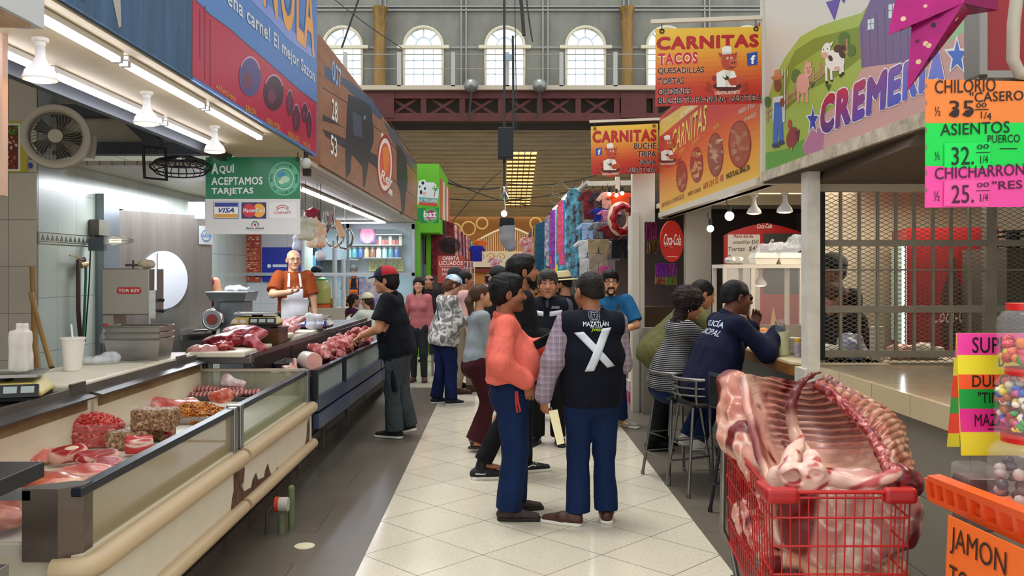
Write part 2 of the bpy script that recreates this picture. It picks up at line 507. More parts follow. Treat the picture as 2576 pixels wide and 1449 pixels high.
# ---- clerestory end wall with arched windows
YW = 32.
WALLM = mat('#807f75',.8,noise=(1.1,.55,'#5f5d54',(1,1,.5)))
FRAMEM = mat('#cfc6ae',.5)
IRON = mat('#8a8a84',.6)
wb = MB()
wins = [aY(px,0,YW).x for px in (862,1065,1270,1473,1676)]
step = (wins[-1] - wins[0]) / 4
wins = [wins[0] - step * 2,wins[0] - step] + wins + [wins[-1] + step,wins[-1] + 2 * step,wins[-1] + 3 * step]
HWN = 48.5 * YW / F                                    # half width of an opening
ZS,ZB,ZT = aY(0,116,YW).z,aY(0,219,YW).z,aY(0,68,YW).z
def zy(py,Y=YW): return aY(0,py,Y).z
ZTOP,ZBOT = 15.,zy(236)
arch_pt = lambda cx,t: (cx + HWN * math.cos(t),ZS + (ZT - ZS) * math.sin(t))
edges = [wins[0] - step / 2] + [w + step / 2 for w in wins]
for i,cx in enumerate(wins):
 x0,x1 = edges[i],edges[i + 1]
 wb.box(x0,cx - HWN,YW,YW + .3,ZB,ZTOP); wb.box(cx + HWN,x1,YW,YW + .3,ZB,ZTOP); wb.box(x0,x1,YW,YW + .3,ZBOT,ZB)
 for k in range(12):
  a,b_ = arch_pt(cx,PI - PI * k / 12),arch_pt(cx,PI - PI * (k + 1) / 12)
  wb.prism([(a[0],YW,a[1]),(b_[0],YW,b_[1]),(b_[0],YW,ZTOP),(a[0],YW,ZTOP)],(0,.3,0))
struct('wall_far',wb,WALLM,'grey metal clad end wall high above the stalls with arched windows')
wall_iron = MB()
for py in (18,27): wall_iron.box(edges[0],edges[-1],YW - .1,YW - .02,zy(py + 2),zy(py - 2))
wall_iron.box(edges[0],edges[-1],YW - .06,YW - .01,zy(123),zy(117))
for e in edges[1:-1]:
 for d in (-.09,.09): wall_iron.box(e + d - .03,e + d + .03,YW - .08,YW - .01,ZBOT,ZTOP)
struct('trim_1',wall_iron,IRON,'grey iron rails and mullions ribbing the end wall')
for i,cx in enumerate(wins):
 if abs(cx) > 13: continue
 w = tag(MB().box(cx - HWN - .25,cx + HWN + .25,YW - .16,YW + .02,zy(124),zy(116)).build('window_%d' % (i + 1),FRAMEM),None,None,None,'structure')
 w['label'] = 'arched clerestory window in the end wall with white muntins'
 mb = MB()
 for k in range(1,4): mb.box(cx - HWN + HWN * k / 2 - .012,cx - HWN + HWN * k / 2 + .012,YW + .1,YW + .14,ZB,ZS)
 for k in (1,2): mb.box(cx - HWN,cx + HWN,YW + .1,YW + .14,ZB + (ZS - ZB) * k / 3 - .016,ZB + (ZS - ZB) * k / 3 + .016)
 mb.tube([(cx + .42 * HWN * math.cos(t),YW + .12,ZS + .5 * (ZT - ZS) * math.sin(t)) for t in np.linspace(0,PI,13)],.03,6)
 for t in (.25,.5,.75):
  c,s_ = math.cos(PI * t),math.sin(PI * t)
  mb.bar((cx + .42 * HWN * c,YW + .12,ZS + .5 * (ZT - ZS) * s_),(cx + HWN * c,YW + .12,ZS + (ZT - ZS) * s_),.05)
 mb.build('muntins',mat('#c9dbe6',.5),w)
 fr = MB(); fr.tube([(cx - HWN,YW - .02,ZB)] + [(arch_pt(cx,PI - PI * k / 14)[0],YW - .02,arch_pt(cx,PI - PI * k / 14)[1]) for k in range(15)] + [(cx + HWN,YW - .02,ZB)],.06,6,closed=True)
 fr.build('window_frame',FRAMEM,w)
 MB().poly([(cx - HWN,YW + .2,ZB),(cx + HWN,YW + .2,ZB)] + [(arch_pt(cx,PI * k / 14)[0],YW + .2,arch_pt(cx,PI * k / 14)[1]) for k in range(15)]).build('pane',mat('#f4f9ff',.3,alpha=.12),w)
GOLD = mat('#8a6a35',.45,.35,noise=(4.,.6,'#604a26',(1,1,.3)))
for i,px in enumerate((346,960,1573,2186)):
 x = aY(px,0,YW).x
 prof = [(.28,zy(232)),(.28,zy(225)),(.22,zy(218)),(.21,zy(80)),(.26,zy(66)),(.2,zy(60)),(.21,zy(45)),(.27,zy(36)),(.3,zy(28))]
 tag(MB().lathe(prof,Matrix.Translation((x,YW - .42,0)),20).build('column',GOLD,smooth=.6),('gold painted iron column between the arched windows, ' + ('behind the bull sign','left of the middle windows','right of the middle windows','behind the hanging pork sign')[i]),'column','gold columns of the end wall')
# ---- catwalk with its railing, red truss below
RED = mat('#5a2420',.6,noise=(3.,.5,'#3a1512'))
cw = thing('catwalk','pale steel catwalk with a thin pipe railing along the end wall','catwalk',(0,YW - 1,zy(235)))
def loc(b,o):
 for i,p in enumerate(b.v): b.v[i] = (p[0] - o[0],p[1] - o[1],p[2] - o[2])
 return b
o_ = (0,YW - 1,zy(235))
loc(MB().box(-14,14,YW - 1.3,YW - .55,zy(244),zy(233)),o_).build('deck',mat('#b9ab97',.7),cw)
rl = MB()
for py in (158,193): rl.box(-14,14,YW - 1.27,YW - 1.23,zy(py + .8),zy(py - .8))
loc(rl,o_).build('rail',mat('#9a968c',.5),cw)
for px in range(600,2000,136):
 x = aY(px - 4,0,YW - 1.25).x
 loc(MB().box(x - .07,x + .07,YW - 1.3,YW - 1.2,zy(236),zy(153)),o_).build('post',mat('#a8a69e',.5),cw)
tr = MB()
ZA,ZC = zy(250),zy(310)
tr.box(-14,14,YW - 1.1,YW - .7,ZA - .18,ZA + .16); tr.box(-14,14,YW - 1.1,YW - .7,ZC - .1,ZC + .18); tr.box(-14,14,YW - .95,YW - .85,zy(262),zy(258))
for k in range(-7,8):
 x = k * 1.38
 tr.box(x - .1,x + .1,YW - 1.08,YW - .72,ZC,ZA)
 for u,v in ((0,1),(1,0)): tr.bar((x,YW - .9 + .03 * u,ZC + (ZA - ZC) * u),(x + 1.38,YW - .9 + .03 * u,ZC + (ZA - ZC) * v),.1,.1)
for px in (970,1582): tr.box(aY(px,0,YW).x - .45,aY(px,0,YW).x + .45,YW - 1.15,YW - .65,ZC,ZA)
struct('wall_shade',MB().box(-14,14,YW + .35,YW + .5,zy(322),zy(228)),mat('#3d352c',.8),'added dark panel for the shade behind the red truss')  # added panel closing the gap; its dark brown stands for the shade there
struct('trim_2',tr,RED,'dark red iron lattice truss under the catwalk')
# ---- corrugated lower roof beyond, with translucent sheets
Y0,Z0,Y1,Z1 = 32.6,zy(312,32.6),47.,zy(545,47.)
NR = 26
def roof_pt(t,up=0.):
 return (Y0 + (Y1 - Y0) * t,Z0 + (Z1 - Z0) * t + up)
SKX0,SKX1 = aY(1275,0,37).x,aY(1348,0,37).x
SK0,SK1 = .22,.86
rf = MB(); sk = MB()
for i in range(NR):
 t0,t1 = i / NR,(i + 1) / NR
 seq = [(t0,0),(t0 + .55 / NR,0),(t0 + .62 / NR,.1),(t0 + .93 / NR,.1),(t1,0)]
 lit = SK0 <= t0 and t1 <= SK1
 for (a,ua),(b_,ub) in zip(seq,seq[1:]):
  pa,pb = roof_pt(a,ua),roof_pt(b_,ub)
  for x0,x1 in ([(-14,SKX0),(SKX1,15)] if lit else [(-14,15)]): rf.poly([(x0,*pa),(x0,*pb),(x1,*pb),(x1,*pa)])
  if lit: sk.poly([(SKX0,*pa),(SKX0,*pb),(SKX1,*pb),(SKX1,*pa)])
struct('roof_far',rf,mat('#cdc2aa',.7,noise=(.9,.6,'#a3967e',(1,3,1))),'tan corrugated lean-to roof beyond the red truss')
mt,nt,b_ = node_mat('translucent sheet')
tl = nt.nodes.new('ShaderNodeBsdfTranslucent'); tl.inputs['Color'].default_value = (*lin('#ffd486'),1)
nt.links.new(tl.outputs[0],nt.nodes['Material Output'].inputs['Surface'])
tag(sk.build('skylight',mt),'bright translucent skylight sheet set in the tan corrugated roof','skylight')
SKG = MB()
for i in range(NR):
 if SK0 <= i / NR and (i + 1) / NR <= SK1:
  p = roof_pt(i / NR + .78 / NR); SKG.box(SKX0,SKX1,p[0] - .05,p[0] + .05,p[1] - .06,p[1] + .02)
for k in range(1,5): SKG.bar((SKX0 + (SKX1 - SKX0) * k / 5,*roof_pt(SK0,-.05)),(SKX0 + (SKX1 - SKX0) * k / 5,*roof_pt(SK1,-.05)),.03)
SKG.build('batten',mat('#6b4f2c',.6),bpy.data.objects['skylight'])
# ---- end of the hall: orange and white shop fronts, with the white iron tympanum in front
struct('wall_end',MB().box(-13,14,47.2,47.4,0,5.4),mat('#c98a4c',.7),'orange wall closing the far end of the aisle')
for k,(x0,x1,y0,y1,c,n) in enumerate(((1190,1330,632,672,'#f4efe6','white'),(1332,1420,632,672,'#f1e9dc','white'),(1190,1420,676,684,'#7d2b33','red'),(1250,1420,690,730,'#8fbf4a','green'))):
 a,b2 = aY(x0,y1,47),aY(x1,y0,47)
 tag(MB().box(a.x,b2.x,46.9,47.15,a.z,b2.z).build('fascia_panel',mat(c,.5)),n + ' shop fascia panel at the far end of the aisle' + (', left of the joint' if k == 0 else ', right of the joint' if k == 1 else ''),'panel')
gt = thing('tympanum','white ornamental iron tympanum with sunray bars over the far gateway','ironwork',aY(1280,640,42))
go = aY(1280,640,42); IV = mat('#b6a98c',.6)
mb = MB()
for k in range(41):
 t = -1 + k / 20
 x = go.x + t * 2.15; top = go.z + .25 + 1.05 * (1 - abs(t) ** 1.3)
 mb.bar((x,42,go.z + .12),(x,42,top),.03)
loc(mb,go).build('bars',IV,gt)
mb = MB().tube([(go.x + t * 2.2,42,go.z + .25 + 1.08 * (1 - abs(t) ** 1.3)) for t in np.linspace(-1,1,25)],.06,6)
mb.box(go.x - 2.3,go.x + 2.3,41.95,42.05,go.z + .06,go.z + .14)
loc(mb,go).build('arch_rim',IV,gt)
mb = MB()
for sx in (-1,1):
 for cx,cz,r in ((1.95,1.25,.33),(1.3,1.5,.27),(2.65,1.15,.35)):
  mb.tube([(go.x + sx * cx + r * math.cos(a),42,go.z + cz + r * math.sin(a)) for a in np.linspace(0,2 * PI,17)[:-1]],.045,6,closed=True)
 for q in range(4):
  cx = .35 + q * .5
  mb.tube([(go.x + sx * (cx + .22 * (1 - a / 9) * math.cos(a)),41.95,go.z - .12 + .2 * (1 - a / 9) * math.sin(a)) for a in np.linspace(0,8,22)],.035,6)
loc(mb,go).build('scrollwork',mat('#a8894f',.5),gt)
# ================================================================ LEFT: butcher stall shell
TILEL = tiled('pale green wall tile','#b9c4b8','#8c9489',.33,.45,axes='YZ',off=(7.1,1.02),w=.007,rough=.25,vary=.03,dirt='#a3aa98')
TILEN = tiled('beige wall tile','#bdb29c','#7b7364',.235,.385,axes='XZ',off=(-3.8,.96),w=.007,rough=.3,vary=.03,dirt='#9c9079')
TILEP = tiled('white partition tile','#cfd2d6','#a9adb0',.4,.6,axes='XZ',w=.006,rough=.3,vary=.02)
struct('wall_left',MB().box(-4.0,-3.8,7.25,17.5,0,4.3).box(-3.95,-3.8,7.12,7.25,0,4.3),TILEL,'pale green glazed tile wall behind the butcher stall')
struct('wall_return',MB().box(-6.5,-3.802,7.1,7.24,0,4.3),TILEN,'beige tiled return wall at the left end of the stall')
struct('wall_side',MB().box(-6.7,-6.5,-1,7.2,0,4.3),TILEN,'beige tiled wall beside the near end of the stall')
bandb = MB(); bandb.box(-3.8,-3.79,7.12,8.15,aX(100,612,-3.8).z,aX(100,583,-3.8).z)
band = struct('trim_3',bandb,mat('#a9b09f',.3),'patterned border tile across the pale green wall')
tb = MB('#3b4440')
for k in range(13):
 y = 7.14 + k * .077
 tb.add([(-3.788,y,1.95),(-3.788,y + .06,1.95),(-3.788,y + .03,2.0)],[(0,1,2)])
for z in (1.937,2.012): tb.box(-3.791,-3.788,7.12,8.15,z,z + .006)
tb.build('border_pattern',PAINT(.4),band)
struct('wall_partition',MB().box(-4.6,-2.97,13.0,13.1,0,2.75),TILEP,'white tiled partition behind the meat grinder')
SOFF = mat('#cdbd9a',.6,noise=(1.5,.4,'#a8906a'))
struct('ceiling_canopy',MB().box(-2.3,-1.63,.6,7.55,2.68,2.74),SOFF,'cream soffit of the first butcher stall with light strips')
bm = MB().box(-2.33,-2.28,.6,7.35,2.61,2.68).box(-3.8,-1.62,7.35,7.47,2.685,2.79).box(-3.8,-2.3,7.3,7.42,3.0,3.1)
bm.bar((-3.75,7.38,3.55),(-2.9,7.38,2.74),.1,.1)
bm.bar((-2.95,7.38,2.74),(-2.95,7.38,3.4),.06,.06)
struct('beam_left',bm,mat('#33363a',.5),'dark steel beam and brace under the stall canopy')
struct('ceiling_back',MB().box(-6.6,-2.25,.6,7.4,3.75,3.8),mat('#b3a68e',.7),'upper ceiling behind the stall canopy')
struct('wall_upper',MB().box(-3.8,-2.3,7.5,7.56,2.79,4.2),mat('#b0a58d',.7,noise=(2.,.6,'#8b7c60')),'stained board above the dark canopy beam')
SLAT = tiled('slatted metal soffit','#a99d88','#6d6354',30,.11,axes='YX',w=.012,rough=.4,vary=.05)
struct('ceiling_slats',MB().box(-4.0,-1.66,7.6,17.0,2.62,2.66),SLAT,'slatted metal soffit of the bull sign stall')
# plinth under the counters
struct('baseboard_left',MB().box(-2.9,-1.66,1.5,12.4,0,.09),mat('#5b5146',.8,noise=(3.,.8,'#38302a')),'stained concrete plinth under the display cases')
struct('floor_stall',MB().box(-3.8,-2.6,7.1,13.0,0,.2),mat('#6a645c',.8),'raised floor behind the butcher counter')
# steel door and frame
dr = thing('cold_room_door','brushed steel cold room door standing ajar in the tiled wall','door',(-3.76,8.5,.1))
DM = mat('#aaa7a0',.34,.8,noise=(2.2,.4,'#86807a',(5,5,.4)))
dm = MB().box(0,1.16,0,.09,0,2.2); M = Matrix.Rotation(math.atan2(.93,.56),4,'Z')
dm.v = [tuple(M @ V(p)) for p in dm.v]; dm.build('door_leaf',DM,dr,bev=.008)
for kk,zz in ((0,1.0),):
 h = MB().box(.72,1.1,-.06,-.02,.86,.92).tube([(.8,-.05,.93),(.82,-.1,.96),(1.0,-.1,.96),(1.02,-.05,.93)],.014,8)
 h.v = [tuple(M @ V(p)) for p in h.v]; h.build('door_handle',CHROME,dr)
fr = MB().box(-3.8,-3.72,8.12,8.45,0,2.42).box(-3.8,-3.72,8.45,9.6,2.3,2.42)
struct('door_frame',fr,mat('#7c8488',.35,.8),'steel frame of the cold room doorway')
struct('door_dark_panel',MB().box(-3.8,-3.785,8.45,9.6,0,2.3),mat('#0c0c0c',.9),'black panel standing for the unlit inside of the cold room')  # black sheet on the wall, the unlit doorway put into its colour
q = MB(); q.lathe([(.275,0),(.275,.012)],Matrix.Translation(aY(418,707,7.9) + V((0,-.0,0))) @ Matrix.Rotation(math.atan2(.93,.56),4,'Z') @ Matrix.Rotation(PI / 2,4,'X'),48)
# ================================================================ RIGHT: stall shell
XS = 2.0
POSTW = mat('#d8d3c6',.5,noise=(6.,.5,'#b3aa97'))
struct('pillar_right',MB().box(2.045,2.13,5.78,5.9,0,2.42),POSTW,'white painted steel post between the food stall and the closed stall')
COUNTT = tiled('brown counter tile','#b8a68a','#857760',.47,.47,w=.006,rough=.14,vary=.05,off=(2.14,5.92),dirt='#84755f')
EDGET = tiled('beige edge tile','#d2bd98','#84765e',.47,.5,axes='YZ',off=(5.92,.6),w=.006,rough=.2,vary=.03,dirt='#b8a37e')
GREYW = tiled('grey cladding tile','#8b8475','#5d574c',.62,.4,axes='YZ',off=(5.92,.12),w=.006,rough=.25,vary=.04,dirt='#766f61')
ct = MB(); ct.box(2.14,3.2,2.6,5.95,.93,1.05)
c_ = thing('tiled_counter','brown tiled counter ledge in front of the caged stall','counter',(2.14,4.3,0))
loc(MB().box(2.16,3.3,2.4,5.95,1.0,1.05),(2.14,4.3,0)).build('ledge',COUNTT,c_)
loc(MB().box(2.13,2.16,2.4,5.95,.935,1.052),(2.14,4.3,0)).build('edge_tiles',EDGET,c_)
loc(MB().box(2.2,2.3,2.4,5.9,0,1.0),(2.14,4.3,0)).build('front_cladding',GREYW,c_)
loc(MB().box(2.02,2.15,5.77,5.96,.0,1.04),(2.14,4.3,0)).build('end_post',POSTW,c_)
struct('wall_right',MB().box(4.7,4.9,-1,8.2,0,4.3),mat('#b8ac95',.7),'beige back wall of the caged stall')
struct('wall_divide',MB().box(2.25,4.8,7.9,8.0,0,1.2),mat('#8c8477',.7),'low wall behind the food stall')
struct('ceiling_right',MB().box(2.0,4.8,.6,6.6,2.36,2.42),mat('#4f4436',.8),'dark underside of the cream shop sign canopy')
struct('ceiling_food',MB().box(2.02,4.4,6.62,11.3,2.5,2.56),mat('#d9cfb8',.6),'cream ceiling of the food stall')
aw = MB()
for k in range(3): aw.bar((2.3,6.8 + k * 1.3,2.46),(4.3,6.8 + k * 1.3,2.46),.08,.1)
aw.box(2.05,2.15,6.62,11.2,2.36,2.44)
struct('beam_right',aw,mat('#cfc4ab',.6),'cream joists under the food stall ceiling')
# ================================================================ SIGNS AND FASCIAS
def Q(sc,ox,oy): return lambda *p: [(x / sc + ox,y / sc + oy) for x,y in p]
def ramp(c0,c1,t): a,b = lin(c0),lin(c1); return tuple(a[i] + (b[i] - a[i]) * t for i in range(3))
class QArt(Art):
 """artwork measured in one zoomed crop of the photograph"""
 def __init__(s,fn,sc=1.,ox=0,oy=0):
  super().__init__(lambda x,y,l=0: fn(x / sc + ox,y / sc + oy,l))
def tx(a,t,x0,y0,x1,y1,h,col,bold=0.,shear=0.,outline=None,l=None,dx=0):
 """text with its baseline from (x0,y0) to (x1,y1) and height h above the start"""
 return a.text(t,(x0,y0),(x1,y1),(x0 + dx,y0 - h),col,bold,shear,l,outline)
def panel(name,pts,back,m,parent=None):
 """sign board: polygon of points with thickness along vector back"""
 b = MB(); b.prism(pts,back); return b.build(name,m,parent)
def gradient(a,corners,stops,n=14,l=.5):
 """printed vertical colour blend across the quad TL, TR, BR, BL"""
 TL,TR,BR,BL = corners
 mixp = lambda p,q_,t: (p[0] + (q_[0] - p[0]) * t,p[1] + (q_[1] - p[1]) * t)
 for i in range(n):
  t = (i + .5) / n; k = min(int(t * (len(stops) - 1)),len(stops) - 2); u = t * (len(stops) - 1) - k
  a.poly([mixp(TL,BL,i / n),mixp(TR,BR,i / n),mixp(TR,BR,(i + 1) / n),mixp(TL,BL,(i + 1) / n)],ramp(stops[k],stops[k + 1],u),l)
def sign_root(name,label,cat,p,group=None): return thing(name,label,cat,p,0,group)
def under(root,o):
 """parent a part built in world space without moving it"""
 o.parent = root; o.matrix_parent_inverse = Matrix.Translation(-V(root.location)); return o
BOARD = mat('#4b4038',.7)
# ---- blue weathered boards and the blue / red butcher sign
PLANKB = mat('#3f6283',.7,noise=(5.,.75,'#2c4359',(1,2.2,.16)),bump=(30,.3))
o = MB().box(-1.66,-1.6,2.6,aX(485,197,-1.6).y,2.69,4.4).build('wooden_fascia',PLANKB)
tag(o,'weathered blue plank fascia above the nearest stall, left of the red meat sign','fascia')
pa = Art(planeX(-1.6,-1))
pa.poly([(283,-5),(303,-5),(305,66),(299,70)],'#a9a59c'); pa.poly([(196,-30),(228,-30),(214,4),(205,2)],'#24384e')
under_o = pa.done('peeled_paint',o)
yA,yB = aX(485,197,-1.6).y,aX(797,388,-1.6).y
s1 = sign_root('butcher_sign','blue and red painted butcher sign with cuts of meat over the first counter','sign',(-1.6,yB,2.69))
under(s1,MB().box(-1.66,-1.6,yA,yB,2.69,4.4).build('board',mat('#4f7fc0',.35,noise=(2.,.3,'#3f6fb5',(1,3,.3)))))
a = QArt(planeX(-1.6,-1),2.588,480,0)
a.l = .6
a.poly([(12,-300),(35,5),(130,100),(250,185),(350,275),(480,385),(600,490),(700,580),(818,672),(818,1003),(14,497),(10,480)],'#b4123f')
a.line([(35,5),(130,100),(250,185),(350,275),(480,385),(600,490),(700,580),(818,672)],5,'#2a1738',.8)
for x,y0,y1 in ((60,60,380),(92,40,520),(127,130,560)): a.line([(x,y0),(x,y1)],8,'#7a0a26',.9)
a.poly([(330,-60),(430,-60),(560,95),(660,200),(800,330),(800,385),(640,260),(520,130)],'#7f93d8')
a.l = 1.4
tx(a,'NOLA',470,40,806,385,640,'#e9a24e',.02,outline=('#2e5d9e',.07))
tx(a,'ena carne! El mejor Sazon',238,62,806,560,150,'#cdd3dc',.03)
for t,x0,y0,x1,y1,h in (('ARRACHERA',162,575,298,672,34),('SIRLON',357,722,425,752,40),('NEW YORK',495,805,585,858,42),('MEDALLON',632,892,705,928,40),('RIB EYE',733,950,778,977,34)): tx(a,t,x0,y0,x1,y1,h,'#d9a24a',.02)
for cx,cy,rx,ry,c in ((385,500,72,128,'#4b3f7d'),(540,605,66,116,'#3d1530'),(645,670,23,84,'#5b1f3e'),(687,770,25,90,'#561b38'),(742,735,21,66,'#4a1a35'),(770,810,16,92,'#4d1935')):
 a.ell(cx,cy,rx,ry,c); a.ring(cx,cy,rx * .9,ry * .95,rx * .1,'#c98fa6',a0=-2.6,a1=-.4,l=1.8)
 a.ell(cx - rx * .2,cy + ry * .2,rx * .45,ry * .4,'#6d2a4d',l=1.8)
under(s1,a.done('artwork',None,PAINT(.3)))
# ---- bull sign
X2 = -1.635
ya,yb = aX(806,417,X2).y,aX(1048,557,X2).y
za,zb = 2.66,3.83
s2 = sign_root('bull_sign','brown plank printed sign with black bulls and a red round logo','sign',(X2,ya,za))
under(s2,MB().box(X2 - .1,X2,ya,yb,za,zb).build('board',mat('#9a6a4a',.45,noise=(3.5,.6,'#7a4a33',(1,.5,3)),bump=(20,.1))))
a = QArt(planeX(X2,-1),2.588,480,0); a.l = .6
for l in ([(868,430),(1010,520),(1180,640),(1300,800),(1468,1060)],[(860,570),(1020,670),(1240,860),(1468,1130)],[(860,850),(1010,950),(1240,1110),(1468,1290)]): a.line(l,5,'#3c2a26')
a.poly([(868,430),(900,440),(985,545),(960,560),(880,505)],'#2d4a72')
a.poly([(980,500),(1060,545),(1180,650),(1250,760),(1235,780),(1100,660),(985,545)],'#3a4a66')
a.poly([(858,745),(905,770),(1010,838),(960,815),(858,785)],'#2b2c36')
a.poly([(858,840),(920,865),(1010,905),(1210,1010),(1225,1110),(1150,1040),(1000,965),(880,890)],'#2f3038')
a.poly([(1255,790),(1330,850),(1400,980),(1468,1060),(1468,1110),(1380,1030),(1300,900)],'#54525a')
a.l = 1.4
bull = '#23262e'
a.poly([(1028,612),(1055,625),(1110,650),(1175,692),(1186,800),(1192,915),(1165,1000),(1150,1110),(1135,1218),(1122,1212),(1120,1085),(1085,1045),(1060,1012),(1046,1020),(1040,1120),(1012,1165),(1008,1000),(1018,720)],bull)
a.poly([(1050,720),(1110,760),(1120,900),(1060,880)],'#3e4b5c',1.8); a.ell(1132,765,9,14,'#6b7b8e',l=2)
a.poly([(1340,940),(1365,960),(1405,1020),(1412,1190),(1398,1285),(1390,1395),(1375,1395),(1365,1255),(1345,1200)],bull)
for t,x0,y0,x1,y1,h,c in (('007',921,520,978,590,140,'#9cc0e8'),('28',918,775,955,803,140,'#f0ece6'),('53',912,1000,952,1030,130,'#f0ece6')): tx(a,t,x0,y0,x1,y1,h,c,.02,outline=('#1c1c22',.08))
a.ell(1265,1070,47,175,'#d9593f'); a.ring(1265,1070,36,140,9,'#f2ddd2',l=1.8); a.ring(1265,1070,46,172,6,'#a3222a',l=1.8)
a.poly([(1250,960),(1285,950),(1295,1040),(1280,1110),(1262,1120),(1252,1050)],'#e8803a',2)
tx(a,'Rey',1235,1190,1312,1240,95,'#f3e6dc',.03,.3,outline=('#a3222a',.09),l=2.4)
a.poly([(1240,860),(1285,905),(1282,940),(1240,900)],'#e5e0da'); a.poly([(1282,1215),(1312,1240),(1312,1280),(1282,1252)],'#d8d4ce')
under(s2,a.done('artwork',None,PAINT(.4)))
under(s2,MB().box(X2 - .16,X2 - .1,ya,ya + .08,za - .1,zb + .04).build('side_post',BOARD))
# ---- green sign block at the end of the bull stall
YG = 17.1
g = sign_root('juice_shop_sign','bright green box sign with a cow and palm badge above a round logo','sign',aY(1077,575,YG))
GB0,GB1 = aY(1049,585,YG),aY(1104,412,YG)
GREEN = mat('#63b81f',.45)
under(g,MB().box(GB0.x,GB1.x,YG,YG + 3.2,GB0.z,GB1.z).build('box',GREEN))
a = QArt(planeY(YG),3.22,500,350); a.l = 1
a.poly([(1772,470),(1780,340),(1830,325),(1845,350),(1905,350),(1945,400),(1940,480),(1930,545),(1772,530)],'#dfe9ea')
for e in ((1815,355,12,14),(1800,430,10,18),(1832,400,8,12),(1790,385,6,9)): a.ell(*e,'#22252a',l=1.6)
a.ell(1825,440,18,14,'#e2b9ad',l=1.6); a.line([(1905,470),(1918,410)],6,'#8a5a2c',1.6)
for k in range(6): a.line([(1918,408),(1918 + 28 * math.cos(k * 1.05),402 + 22 * math.sin(k * 1.05) - 6)],7,'#3f9a3b',1.7)
a.poly([(1785,470),(1935,480),(1932,515),(1785,505)],'#2f9a94',1.8); tx(a,'LA VIDA SANA',1790,503,1930,512,28,'#f1f4ee',.02,l=2.3)
a.poly([(1780,508),(1932,518),(1930,545),(1780,532)],'#c9513f',1.8)
a.poly([(1771,556),(1945,556),(1945,680),(1771,680)],'#1d8a4d',1); a.ell(1878,615,62,66,'#53b546',l=1.5); a.ell(1882,618,40,42,'#a9237a',l=2)
tx(a,'baz',1822,636,1924,632,55,'#f5f5f2',.04,l=2.6); tx(a,'pago seguro',1828,660,1922,656,18,'#f1dbe8',.02,l=2.6)
under(g,a.done('badges',None,PAINT(.4)))
xg = GB1.x
b = MB()
for k in range(5): b.paint(('#c96a4a','#d9d4c8')[k % 2]); b.box(xg,xg + .03,YG + .35 + k * .55,YG + .8 + k * .55,2.75,3.55)
under(g,b.build('side_panels',PAINT(.5)))
# ---- carnitas sign on the right
def chef(a,x,y,s,l=2.):
 """a pig cook drawn in plain shapes: hat, head, jacket, folded arms, ribbon"""
 E = lambda dx,dy,rx,ry,c,dl=0.,rot=0.: a.ell(x + dx * s,y + dy * s,rx * s,ry * s,c,l=l + dl,rot=rot)
 P = lambda pts,c,dl=0.: a.poly([(x + px_ * s,y + py_ * s) for px_,py_ in pts],c,l + dl)
 E(0,150,82,36,'#4e130f'); P([(-62,70),(-20,52),(40,60),(62,110),(50,150),(-60,150)],'#efeae0',.4)
 P([(-15,60),(22,60),(5,150),(-10,150)],'#d8d0c2',.7); E(-74,100,14,16,'#8e2f1c',.1)
 P([(-30,88),(-8,100),(-4,82),(8,96),(14,84),(8,112),(-12,110)],'#1f1f22',.9)
 E(10,0,44,50,'#b5452c',.8); P([(-40,-20),(-52,-48),(-22,-38)],'#a33c26',.7); P([(34,-36),(56,-52),(54,-22)],'#a33c26',.7)
 E(35,12,26,22,'#c65a3c',1.1); E(28,12,5,7,'#5c1d12',1.3); E(43,10,5,7,'#5c1d12',1.3); E(2,-14,6,8,'#f3ece2',1.2); E(24,-16,6,8,'#f3ece2',1.2); E(4,-13,3,4,'#1a1416',1.4); E(25,-15,3,4,'#1a1416',1.4)
 a.line([(x + 14 * s,y + 38 * s),(x + 30 * s,y + 42 * s),(x + 44 * s,y + 36 * s)],4 * s,'#5c1d12',l + 1.3)
 P([(-28,-36),(-34,-74),(-12,-84),(6,-88),(24,-78),(26,-40)],'#e9e4da',1.2); P([(-28,-36),(26,-42),(26,-52),(-29,-47)],'#cfc8bc',1.4)
 P([(0,106),(60,92),(82,120),(64,140),(20,142)],'#b5452c',1.2); E(70,112,20,18,'#bf4e33',1.3)
 n = 10
 for i in range(n):
  t0,t1 = -.75 + 1.5 * i / n,-.75 + 1.5 * (i + 1) / n
  f = lambda t,r: (130 * math.sin(t) * 1.0,60 + r * math.cos(t))
  P([f(t0,118),f(t1,118),f(t1,152),f(t0,152)],'#b8432c',1.5)
 for sx in (-1,1): P([(sx * 84,146),(sx * 120,116),(sx * 112,150),(sx * 132,160),(sx * 92,178)],'#a0341f',1.4)
 a.text('CARNITAS ARTURITO',(x - 72 * s,y + 196 * s),(x + 72 * s,y + 190 * s),(x - 72 * s,y + 176 * s),'#f1e6d6',.02,0,l + 1.9)
def fbadge(a,pts,l=2.):
 a.poly(pts,'#2a4f9c',l); (x0,y0),(x1,y1) = pts[0],pts[2]
 a.text('f',(x0 + .35 * (x1 - x0),y1 - .05 * (y1 - y0)),(x0 + .8 * (x1 - x0),y1 - .07 * (y1 - y0)),(x0 + .35 * (x1 - x0),y0 + .15 * (y1 - y0)),'#f4f4f4',.04,0,l + .5)
YL0,YL1 = aX(1909,446,XS).y,aX(1660,542,XS).y
s3 = sign_root('pork_menu_sign','long red to yellow pork menu sign with dish photographs, behind the hanging signs','sign',(XS,YL0,2.42))
under(s3,MB().box(XS,XS + .12,YL0,YL1,2.42,3.62).build('board',mat('#b8552c',.4)))
a = QArt(planeX(XS,1),2.2877,1450,0)
gradient(a,((478,690),(1080,148),(1068,1016),(478,1240)),('#b8263c','#c22d38','#c83a2e','#d9662b','#e39a33','#dfb23e'),18)
a.l = 1.4
a.poly([(478,790),(560,720),(700,610),(720,590),(640,590),(478,700)],'#d8b45a',1)
